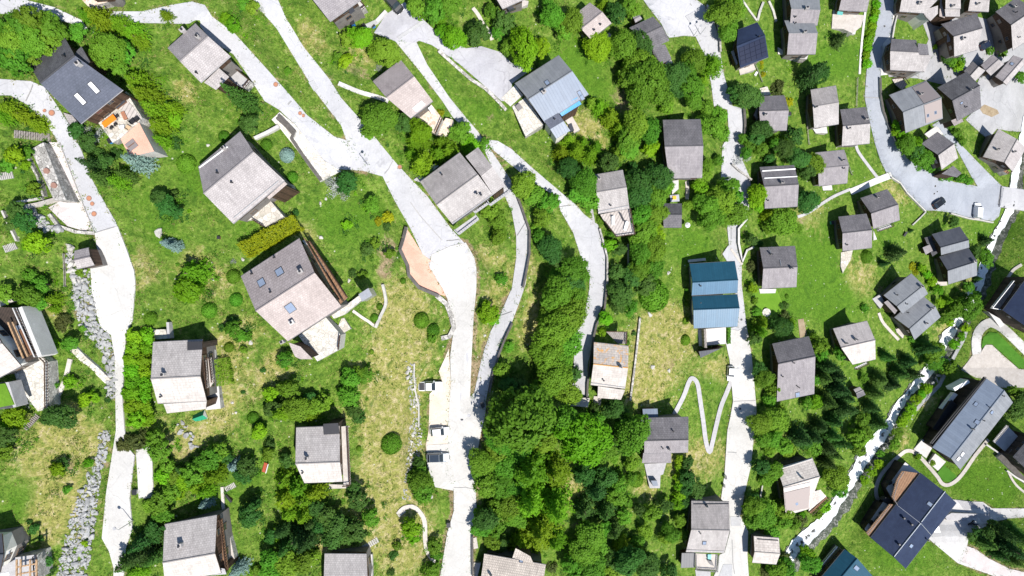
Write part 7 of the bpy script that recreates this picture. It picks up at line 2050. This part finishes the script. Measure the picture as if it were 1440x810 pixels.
def car(name, label, rear, front, paint, L=4.4, W=1.8, Hh=1.5, style='hatch', roofmat=None):
    (x0, y0), (x1, y1) = at(*rear, 0.8), at(*front, 0.8)
    rz = math.atan2(y1 - y0, x1 - x0)
    cx, cy = (x0 + x1) / 2, (y0 + y1) / 2
    e = (math.cos(rz), math.sin(rz))
    zf, zb = TH(cx + e[0] * 1.3, cy + e[1] * 1.3), TH(cx - e[0] * 1.3, cy - e[1] * 1.3)
    root = tag(empty(name, (cx, cy, (zf + zb) / 2 + 0.09)), label, 'car' if name != 'delivery_van' else 'van')
    root.rotation_euler = (0, -math.atan2(zf - zb, 2.6), rz)
    h = L / 2; w = W / 2
    zb_ = 0.62 * Hh if style != 'van' else 0.52 * Hh        # belt line
    body = loft([(-h, sec(w * .86, .30, zb_ * .88)), (-h + .12, sec(w * .96, .22, zb_)), (-h * .55, sec(w, .2, zb_)), (h * .3, sec(w, .2, zb_ * .99)), (h * .72, sec(w * .98, .2, zb_ * .88)), (h - .15, sec(w * .92, .24, zb_ * .76)), (h, sec(w * .8, .30, zb_ * .62))])
    body.build('body', M[paint], root, shade=False)
    if style == 'van': xr0, xr1, xw, xt = -h + .15, h * .35, h * .62, -h + .05
    elif style == 'pickup': xr0, xr1, xw, xt = -h * .35, h * .12, h * .42, -h * .48
    else: xr0, xr1, xw, xt = -h * .72, h * .12, h * .46, -h * .93
    wr, wb = w * .76, w * .93
    zt, zl = Hh, zb_ - .02
    # cabin glass shell with painted roof panel and pillars
    g = MB()
    lo = [(xt, -wb, zl), (xw, -wb, zl), (xw, wb, zl), (xt, wb, zl)]
    hi = [(xr0, -wr, zt), (xr1, -wr, zt), (xr1, wr, zt), (xr0, wr, zt)]
    def pane(nm, q, mt):
        c = sum((Vector(p) for p in q), Vector()) / 4
        qq = [tuple(c + (Vector(p) - c) * .93) for p in q]
        n = (Vector(q[1]) - Vector(q[0])).cross(Vector(q[2]) - Vector(q[1])).normalized()
        mid = Vector((0, 0, (zl + zt) / 2))
        if n.dot(c - mid) < 0: n = -n
        b = MB(); b.hexa([tuple(Vector(p) + n * .004) for p in qq], [tuple(Vector(p) + n * .02) for p in qq]); b.build(nm, M[mt], root)
    g.hexa(lo, hi)
    g.build('cabin', M[paint], root)
    pane('windscreen', [lo[1], lo[2], hi[2], hi[1]], 'glass'); pane('rear_window', [lo[3], lo[0], hi[0], hi[3]], 'glass')
    if style != 'van':
        pane('side_window', [lo[0], lo[1], hi[1], hi[0]], 'glass'); pane('side_window', [lo[2], lo[3], hi[3], hi[2]], 'glass')
    r = MB(); r.prism([(xr0 + .05, -wr + .03), (xr1 - .03, -wr + .03), (xr1 - .03, wr - .03), (xr0 + .05, wr - .03)], zt + .003, zt + .035)
    r.build('roof', M[roofmat or paint], root)
    if style == 'pickup':
        b = MB(); b.prism([(-h + .15, -w * .8), (xt - .05, -w * .8), (xt - .05, w * .8), (-h + .15, w * .8)], zb_ + .005, zb_ + .03); b.build('load_bed', M['cap'], root)
    for sx in (-h * .62, h * .62):
        for sy in (-1, 1):
            t = MB(); t.tube((sx, sy * (w - .2), .3), (sx, sy * (w + .02), .3), .32, 14); t = t.build('wheel', M['rubber'], root)
            k = MB(); k.tube((sx, sy * (w + .02), .3), (sx, sy * (w + .035), .3), .2, 10); k.build('rim', M['steel'], t)
    for sy in (-1, 1):
        f = MB(); f.box(h - .1, sy * w * .62, zb_ * .55, .2, .34, .12); f.build('headlight', M['skyblind'], root)
        f = MB(); f.box(-h + .02, sy * w * .7, zb_ * .6, .1, .26, .16); f.build('tail_light', M['red'], root)
        f = MB(); f.box(xw - .25, sy * (w + .1), zb_ + .02, .16, .2, .14); f.build('mirror', M[paint], root)
    f = MB(); f.box(h - .02, 0, .25, .08, W * .7, .16); f.build('bumper', M['black'], root)
    return root


M['car_white'] = plain('white_car_paint', (0.78, 0.79, 0.80), 0.25, 0, 0.6, 0.02)
M['car_silver'] = plain('silver_car_paint', (0.42, 0.45, 0.47), 0.25, 0.5, 0.6, 0.02)
M['car_black'] = plain('black_car_paint', (0.015, 0.016, 0.018), 0.2, 0, 0.6, 0.02)
M['car_blue'] = plain('navy_car_paint', (0.02, 0.03, 0.06), 0.2, 0, 0.6, 0.02)


def vehicles():
    car('parked_car', 'white pickup with a dark load bed, highest of three cars on the gravel', (588, 544), (622, 543), 'car_white', 4.7, 1.85, 1.6, 'pickup')
    car('parked_car', 'small white hatchback, middle of three cars on the gravel', (606, 608), (631, 606), 'car_white', 3.7, 1.65, 1.45)
    car('parked_car', 'silver car with a glass roof, lowest of three cars on the gravel', (599, 644), (633, 643), 'car_silver', 4.5, 1.85, 1.5, roofmat='glass')
    car('parked_car', 'small white car at the edge of the concrete lane under the blue-roofed house', (1028, 514), (1027, 536), 'car_white', 3.6, 1.6, 1.5)
    car('parked_car', 'black car on the asphalt road beside the roadside wall', (1312, 292), (1329, 280), 'car_black', 4.2, 1.8, 1.5)
    car('delivery_van', 'white van parked beside the stream wall with its shaded side showing', (1374, 305), (1375, 288), 'car_white', 4.4, 1.9, 2.0, 'van')
    car('parked_car', 'navy blue car parked in the shade of the old village yard', (1377, 69), (1395, 59), 'car_blue', 4.2, 1.8, 1.5)
    car('parked_car', 'black car parked at the top corner of the plaza', (546, -3), (557, 9), 'car_black', 4.3, 1.8, 1.5)
    # motorbikes
    for (px, py), a, lab in (((1366, 735), 0.6, 'dark motorbike on the grey parking bay, uphill one of two'), ((1371, 737), -0.2, 'dark motorbike on the grey parking bay, stream-side one of two')):
        X, Y = at(px, py, .6); r = tag(empty('motorbike', (X, Y, TH(X, Y) + 0.16), a), lab, 'motorbike')
        for x in (-.7, .7):
            m = MB(); m.tube((x, -.07, .32), (x, .07, .32), .32, 14); m.build('wheel', M['rubber'], r)
        m = MB(); m.box(0, 0, .35, 1.1, .3, .4, 0, taper=.8); m.build('body', M['car_black'], r)
        m = MB(); m.box(.18, 0, .75, .5, .32, .24, 0, taper=.7); m.build('fuel_tank', M['car_blue'], r)
        m = MB(); m.box(-.35, 0, .75, .7, .3, .12); m.build('seat', M['black'], r)
        m = MB(); m.tube((.5, -.38, 1.02), (.5, .38, 1.02), .03, 6); m.tube((.5, 0, 1.0), (.7, 0, .32), .05, 6); m.build('handlebar', M['steel'], r)


# ------------------------------------------------------------------ street and garden furniture
def spot(tile, x, y, dz=0.0):
    X, Y = at(*P(tile, [(x, y)])[0], dz)
    return X, Y, TH(X, Y)


def props(BIG, LOUNGE):
    for t, x, y, r, lab in (('00', 250, 615, .28, 'small rusty cover beside the larger one near the big dark slate house'), ('00', 290, 628, .48, 'large rusty manhole cover in the lane by the big dark slate house'),
                            ('10', 497, 312, .42, 'rusty manhole cover, topmost of three in the pale lane'), ('10', 515, 342, .34, 'rusty manhole cover, middle and smallest of three in the pale lane'), ('10', 525, 398, .42, 'rusty manhole cover, lowest of three in the pale lane'),
                            ('01', 585, 470, .42, 'rusty manhole cover at the grass edge of the upper road'), ('01', 720, 630, .34, 'rusty manhole cover, uphill one of a pair above the road junction'), ('01', 738, 643, .30, 'rusty manhole cover, lower one of a pair above the road junction'),
                            ('12', 325, 138, .42, 'rusty manhole cover at the bend edge near the olive conifers'), ('15', 453, 244, .34, 'dark manhole cover, topmost in the asphalt near the black car'), ('15', 447, 286, .30, 'dark manhole cover, middle in the asphalt near the black car'),
                            ('15', 464, 275, .25, 'tiny dark cover beside the middle manhole near the black car'), ('11', 820, 138, .36, 'rusty manhole cover at the foot of the white stone steps'), ('05', 172, 147, .30, 'dark manhole cover high on the asphalt village road'),
                            ('24', 325, 195, .36, 'grey manhole cover in the lane beside the blue-roofed house'), ('24', 318, 690, .36, 'grey manhole cover in the lane beside the zigzag path'), ('22', 670, 748, .36, 'faint manhole cover in the main road opposite the parked cars')):
        X, Y, z = spot(t, x, y)
        m = MB(); m.disc(0, 0, 0.10, 0.17, r, 18)
        o = m.build('manhole_cover', M['rust' if 'rusty' in lab else 'grey'], loc=(X, Y, z)); tag(o, lab, 'manhole cover', 'manhole covers in the roads')
        k = MB(); k.disc(0, 0, 0.165, 0.176, r * .72, 18); k.build('cover_plate', M['terracotta' if 'rusty' in lab else 'cap'], o)
    # street lamps
    for t, x, y, h, ax, lab in (('30', 740, 502, 4.2, (-.6, .2), 'thin street lamp at the edge of the lowest pale lane'), ('04', 60, 200, 4.5, (.4, .6), 'street lamp, uphill one of two at the turning place'), ('04', 98, 192, 4.5, (.4, .6), 'street lamp, stream-side one of two at the turning place'),
                                ('12', 150, 128, 4.5, (.6, .3), 'street lamp at the junction of the upper roads'), ('24', 262, 455, 4.2, (.6, .1), 'street lamp behind the small white car on the concrete lane')):
        X, Y, z = spot(t, x, y)
        r = tag(empty('street_lamp', (X, Y, z)), lab, 'street lamp', 'street lamps')
        m = MB(); m.tube((0, 0, -.2), (0, 0, h), .07, 8, r2=.05); m.build('pole', M['steel'], r)
        m = MB(); m.tube((0, 0, h), (ax[0], ax[1], h + .12), .04, 6); m.build('arm', M['steel'], r)
        m = MB(); m.disc(ax[0], ax[1], h + .02, h + .16, .26, 12); m.build('lamp_head', M['grey'], r)
    # terrace of the big dark slate house
    z = BIG.tz
    def put(t, x, y, zz):
        X, Y = at_z(*P(t, [(x, y)])[0], zz); return X, Y
    X, Y = put('00', 605, 672, z + .75)
    r = tag(empty('garden_table', (X, Y, z), R(37)), 'long garden table under a bright orange cloth on the furnished terrace', 'table')
    m = MB(); m.box(0, 0, .72, 2.3, .95, .05); m.build('tabletop', M['orange'], r)
    for sx in (-1, 1):
        for sy in (-1, 1):
            m = MB(); m.box(sx * 1.0, sy * .38, 0, .07, .07, .72); m.build('leg', M['cap'], r)
    def chair(x, y, a, lab, mt='black', w=.5, tile='00', z=z):
        X, Y = put(tile, x, y, z + .45)
        r = tag(empty('garden_chair', (X, Y, z), a), lab, 'chair', 'terrace chairs')
        m = MB(); m.box(0, 0, .40, w, w, .06); m.build('seat', M[mt], r)
        m = MB(); m.box(-w / 2, 0, .46, .06, w, .45); m.build('backrest', M[mt], r)
        for sx in (-1, 1):
            for sy in (-1, 1):
                m = MB(); m.box(sx * w * .42, sy * w * .42, 0, .04, .04, .40); m.build('leg', M[mt], r)
    chair(640, 690, R(127), 'black chair on the stream side of the orange table, upper one'); chair(618, 708, R(127), 'black chair on the stream side of the orange table, lower one')
    chair(648, 645, R(217), 'black chair at the head of the orange table'); chair(560, 660, R(-53), 'brown chair on the house side of the orange table', 'wood_dark')
    chair(735, 672, R(40), 'dark wicker armchair on the grey deck, outer one of two', 'cap', .8); chair(758, 660, R(130), 'dark wicker armchair on the grey deck, one nearest the hedge', 'cap', .8)
    chair(710, 708, R(60), 'wooden reclining chair beside the salmon terrace', 'wood_light', .7); chair(680, 705, R(20), 'white garden chair beside the salmon terrace', 'white', .6)
    X, Y = put('00', 685, 640, z + .6)
    r = tag(empty('wooden_bench', (X, Y, z), R(-65)), 'slatted brown wooden bench on the furnished terrace', 'bench')
    for k in range(4):
        m = MB(); m.box(0, -.24 + k * .16, .42, 1.3, .12, .04); m.build('slat', M['terracotta'], r)
    for sx in (-.55, .55):
        m = MB(); m.box(sx, 0, 0, .07, .5, .42); m.build('leg', M['wood_dark'], r)
    X, Y = put('00', 660, 568, z + .6)
    r = tag(empty('outdoor_sofa', (X, Y, z), R(37)), 'dark grey outdoor daybed against the big dark slate house', 'sofa')
    m = MB(); m.box(0, 0, .05, 1.9, 1.1, .32); m.build('base', M['wood_dark'], r); m = MB(); m.box(0, 0, .38, 1.8, 1.0, .16); m.build('cushion', M['charcoal_sheet'], r); m = MB(); m.box(0, .55, .4, 1.9, .16, .4); m.build('backrest', M['wood_dark'], r)
    X, Y = put('00', 598, 610, z + .4)
    r = tag(empty('outdoor_sofa', (X, Y, z), R(37)), 'white outdoor sofa between the daybed and the orange table', 'sofa')
    m = MB(); m.box(0, 0, .05, 2.0, .8, .3); m.build('base', M['white'], r); m = MB(); m.box(0, -.05, .36, 1.9, .7, .14); m.build('cushion', M['slab_white'], r); m = MB(); m.box(0, .38, .36, 2.0, .16, .35); m.build('backrest', M['white'], r)
    X, Y = put('00', 728, 805, z)
    m = MB(); m.box(0, 0, .0, 1.6, 1.4, .12); o = m.build('hot_tub_cover', M['stone_taupe'], loc=(X, Y, z - .2), ); o.rotation_euler = (0, 0, R(37)); tag(o, 'square brown-mauve cover lying on the salmon terrace', 'cover')
    m2 = MB(); m2.box(0, 0, .12, 1.3, .12, .06); m2.build('cover_strap', M['wood_dark'], o)
    # lounger deck
    z = LOUNGE.lz
    for x, y, a, lab, mt in ((562, 437, 90, 'white sun lounger on the grey deck, uphill one', 'white'), (633, 468, 75, 'white sun lounger on the grey deck, lowest one', 'white'), (613, 418, 115, 'folded dark lounger on the grey deck', 'cap')):
        X, Y = put('13', x, y, z + .4)
        r = tag(empty('sun_lounger', (X, Y, z), R(a)), lab, 'sun lounger', 'loungers on the grey deck')
        w = .62 if mt == 'white' else .3
        m = MB(); m.box(-.2, 0, .28, 1.3, w, .1); m.build('mattress', M[mt], r)
        m = MB(); b = [(.45, -w / 2, .28), (.45, w / 2, .28), (1.0, w / 2, .62), (1.0, -w / 2, .62)]; m.hexa(b, [(x_, y_, z_ + .1) for x_, y_, z_ in b]); m.build('backrest', M[mt], r)
        for sx in (-.7, .5):
            for sy in (-1, 1):
                m = MB(); m.box(sx, sy * w * .42, 0, .05, .05, .28); m.build('leg', M['steel'], r)
    # round and odd things
    def round_table(t, x, y, r_, lab, mt, cat, name):
        X, Y, z = spot(t, x, y, .7)
        r = tag(empty(name, (X, Y, z)), lab, cat)
        m = MB(); m.disc(0, 0, .70, .75, r_, 20); m.build('tabletop', M[mt], r)
        m = MB(); m.tube((0, 0, -.1), (0, 0, .7), .06, 8); m.build('leg', M['steel'], r)
    def parasol(t, x, y, r_, lab, mt):
        X, Y, z = spot(t, x, y, 2.2)
        r = tag(empty('garden_parasol', (X, Y, z)), lab, 'parasol')
        m = MB(); n = 8
        for k in range(n):
            a, b = k * 2 * math.pi / n, (k + 1) * 2 * math.pi / n
            m.face([(0, 0, 2.6), (r_ * math.cos(a), r_ * math.sin(a), 2.15), (r_ * math.cos(b), r_ * math.sin(b), 2.15)]); m.face([(0, 0, 2.56), (r_ * math.cos(b), r_ * math.sin(b), 2.11), (r_ * math.cos(a), r_ * math.sin(a), 2.11)])
        m.build('canopy', M[mt], r)
        m = MB(); m.tube((0, 0, -.2), (0, 0, 2.62), .03, 6); m.build('pole', M['steel'], r)
    parasol('14', 28, 460, .6, 'small round white parasol in the meadow above the blue-roofed house', 'white')
    parasol('14', 597, 632, .8, 'teal parasol beside the chalet by the yellow shrubs', 'teal') if False else None
    round_table('24', 466, 156, 1.0, 'round pale stone table on the lime-green mown lawn', 'flag_white', 'table', 'stone_table')
    X, Y, z = spot('21', 155, 735, .8)
    r = tag(empty('camping_tent', (X, Y, z), R(20)), 'small green tent on the dry lawn under the hedge chalet', 'tent')
    m = MB(); m.face([(-1, -.8, 0), (1, -.8, 0), (1, 0, 1.2), (-1, 0, 1.2)]); m.face([(1, .8, 0), (-1, .8, 0), (-1, 0, 1.2), (1, 0, 1.2)]); m.build('canvas', M['green_cloth'], r)
    m = MB(); m.face([(-1, .8, 0), (-1, -.8, 0), (-1, 0, 1.2)]); m.face([(1, -.8, 0), (1, .8, 0), (1, 0, 1.2)]); m.build('door_flap', M['white'], r)
    X, Y, z = spot('31', 525, 208, .5)
    r = tag(empty('garden_bench', (X, Y, z), R(75)), 'rust-red garden bench on the path by the dark trees', 'bench')
    m = MB(); m.box(0, 0, .42, 1.7, .8, .06); m.build('seat', M['red'], r); m = MB(); m.box(0, -.42, .48, 1.7, .07, .4); m.build('backrest', M['white'], r)
    for sx in (-.7, .7):
        m = MB(); m.box(sx, 0, 0, .08, .6, .42); m.build('leg', M['wood_dark'], r)
    def bin_(t, x, y, lab, mt, w=.6, d=.7, h=1.1, a=0.0, name='waste_bin', cat='bin'):
        X, Y, z = spot(t, x, y, h)
        r = tag(empty(name, (X, Y, z), a), lab, cat)
        m = MB(); m.box(0, 0, -.1, w * .85, d * .85, h + .1, 0); m.build('container', M[mt], r)
        m = MB(); m.box(0, 0, h, w, d, .08); m.build('lid', M['cap' if mt != 'cap' else 'grey'], r)
    bin_('22', 784, 670, 'blue-grey roadside bin at the junction under the lane', 'grey', .7, 1.1, 1.2, .4); bin_('32', 596, 528, 'small grey box beside the bottom of the main road', 'steel', .8, .9, .8)
    bin_('02', 60, 125, 'blue drum in the garden below the top white terrace', 'blue_plastic', .8, .8, .9, .3, 'water_drum', 'drum'); bin_('02', 125, 142, 'blue drum at the end of the short white wall', 'blue_plastic', .7, .7, .8, .5, 'water_drum', 'drum'); bin_('02', 176, 142, 'blue crate at the plaza corner of the short white wall', 'blue_plastic', .7, .6, .6, .6, 'storage_crate', 'crate')
    bin_('15', 832, 446, 'teal bin beside the upper chalet of the pair', 'teal', .6, .9, 1.0, .2) if False else bin_('14', 832, 446, 'teal bin beside the lower chalet of the pair', 'teal', .6, .9, 1.0, .2)
    bin_('04', 595, 632, 'teal water butt beside the chalet by the yellow shrubs', 'teal', .7, .9, 1.0, .1, 'water_butt', 'water butt'); bin_('04', 592, 728, 'pale teal water butt below the chalet by the yellow shrubs', 'teal', .8, 1.0, .9, .3, 'water_butt', 'water butt')
    bin_('34', 240, 262, 'pale letterbox on the uphill edge of the concrete lane', 'white', .5, .9, 1.0, .1, 'letterbox', 'letterbox'); bin_('34', 232, 310, 'grey letterbox under the pale one on the concrete lane', 'grey', .4, .7, 1.0, .1, 'letterbox', 'letterbox')
    bin_('00', 610, 780, 'blue storage box in the planting under the furnished terrace', 'blue_plastic', .8, .8, .7, .5, 'storage_box', 'box')
    bin_('15', 290, 510, 'dark compost box on the grass above the double-gabled dark house', 'wood_dark', .5, 1.4, .6, -.6, 'compost_box', 'box')
    bin_('30', 745, 345, 'small round-topped planter at the end of the parking strip', 'rock_pale', .8, .8, .6, 0, 'stone_planter', 'planter')
    bin_('31', 322, 380, 'dark wooden trough on the grass slope above the brown-balcony chalet', 'wood_dark', .4, 1.6, .5, R(40), 'wooden_trough', 'trough')
    bin_('11', 265, 530, 'dark little stump on the lawn under the pale shingle chalet', 'wood_dark', .5, .5, .4, 0, 'tree_stump', 'stump')
    bin_('14', 815, 385, 'dark square trapdoor mound by the meadow track', 'soil', 1.6, 1.6, .4, .1, 'earth_mound', 'mound') if False else None
    # playhouse
    X, Y, z = spot('13', 906, 310, 1.0)
    r = tag(empty('play_house', (X, Y, z), R(5)), 'grey play box with a yellow figure panel by the grey lane-side chalet', 'playhouse')
    m = MB(); m.box(0, 0, -.2, 2.0, 1.5, .9); m.build('box', M['steel'], r); m = MB(); m.box(-.1, .1, .71, .8, .8, .2); m.build('yellow_panel', M['yellow'], r)
    # white garden chair
    X, Y, z = spot('04', 408, 410, .4)
    r = tag(empty('deck_chair', (X, Y, z), R(60)), 'white deck chair on the lawn of the solar-panel chalet', 'chair')
    m = MB(); m.box(0, 0, .3, 1.1, .5, .06); m.build('seat', M['white'], r); m = MB(); m.box(-.55, 0, .36, .06, .5, .5); m.build('backrest', M['white'], r)
    # steps
    for t, a, b, w, n, lab in (('10', (0, 192), (75, 180), 1.1, 7, 'short pale flight of garden steps at the far edge'), ('10', (25, 595), (92, 572), 1.1, 8, 'pale curved garden steps above the lowest terrace'), ('00', (80, 745), (280, 765), 1.2, 16, 'pale wooden steps under the olive conifers by the lane'),
                               ('20', (135, 800), (210, 722), 1.0, 10, 'wooden steps down from the white stone patio'), ('32', (120, 655), (205, 605), 1.0, 8, 'white steps to the bottom-edge chalet'), ('31', (305, 330), (360, 300), .9, 7, 'stone steps in the lawn above the brown-balcony chalet'), ('32', (312, 470), (350, 440), 1.1, 6, 'curved pale steps at the start of the garden path')):
        pa, pb = P(t, [a])[0], P(t, [b])[0]
        A_, B_ = np.array(at(*pa)), np.array(at(*pb)); org = (*A_, TH(*A_))
        r = tag(empty('garden_steps', org), lab, 'steps')
        d = (B_ - A_); rz = math.atan2(d[1], d[0]); Ls = np.hypot(*d)
        m = MB()
        for k in range(n):
            p = A_ + d * (k + .5) / n
            m.box(p[0], p[1], TH(*p) - .4, Ls / n * .78, w, .58, rz)
        m.build('tread', M['rock_pale' if 'wood' not in lab else 'timber_grey'], r, org)
    # clipped hedges
    hedge('long clipped yellow-green hedge between two big chalets', '11', [(395, 605), (560, 515), (705, 440)], 78, 2.2, 'leaf_yellow')
    hedge('dark rounded clipped hedge beside the chalet behind the road hedge', '21', [(268, 415), (285, 480), (298, 560)], 72, 1.3, 'leaf')
    hedge('low clipped hedge between the courtyard and the house in the road fork', '05', [(520, 680), (560, 725), (620, 800)], 26, 1.0, 'leaf')
    hedge('narrow hedge on the planter under the blue-roofed house', '24', [(258, 240), (258, 330)], 20, .8, 'leaf')
# ------------------------------------------------------------------ light, camera, build
def light():
    el, ax, ay = R(57), -0.61, 0.79
    d = Vector((ax * math.cos(el), ay * math.cos(el), -math.sin(el)))
    L = bpy.data.lights.new('sun', 'SUN'); L.energy = SUN; L.angle = R(0.53); L.color = (1.0, 0.955, 0.89)
    o = link(bpy.data.objects.new('sun', L)); o.rotation_euler = d.to_track_quat('-Z', 'Y').to_euler(); o.location = (100, -120, 200)
    w = bpy.data.worlds.new('World'); SC.world = w; w.use_nodes = True
    nt = w.node_tree; bg = nt.nodes['Background']
    s = nt.nodes.new('ShaderNodeTexSky'); s.sky_type = 'NISHITA'; s.sun_disc = False
    s.sun_elevation = el; s.sun_rotation = math.atan2(-d.x, -d.y); s.altitude = 1500; s.air_density = 1.0; s.dust_density = 0.6
    nt.links.new(s.outputs[0], bg.inputs[0]); bg.inputs[1].default_value = SKY
    SC.view_settings.view_transform = 'Standard'; SC.view_settings.look = 'None'; SC.view_settings.exposure = EXPO; SC.view_settings.gamma = 1.0
    SC.view_settings.use_curve_mapping = False


def camera():
    c = bpy.data.cameras.new('camera'); c.sensor_width = 36; c.lens = 36 * FPX / 1440; c.clip_end = 2000; c.clip_start = 0.5
    o = link(bpy.data.objects.new('camera', c)); o.location = (0, 0, HC); o.rotation_euler = (0, 0, 0)
    SC.camera = o


SUN, SKY, EXPO = 5.0, 0.115, 0.48
setting()
BIG, LOUNGE = build_houses()
walls()
build_ground()
boulders()
vehicles()
props(BIG, LOUNGE)
plant_all()
grass_tufts()
light(); camera()
SC.cycles.max_bounces = 6; SC.cycles.diffuse_bounces = 2; SC.cycles.glossy_bounces = 2; SC.cycles.transmission_bounces = 3
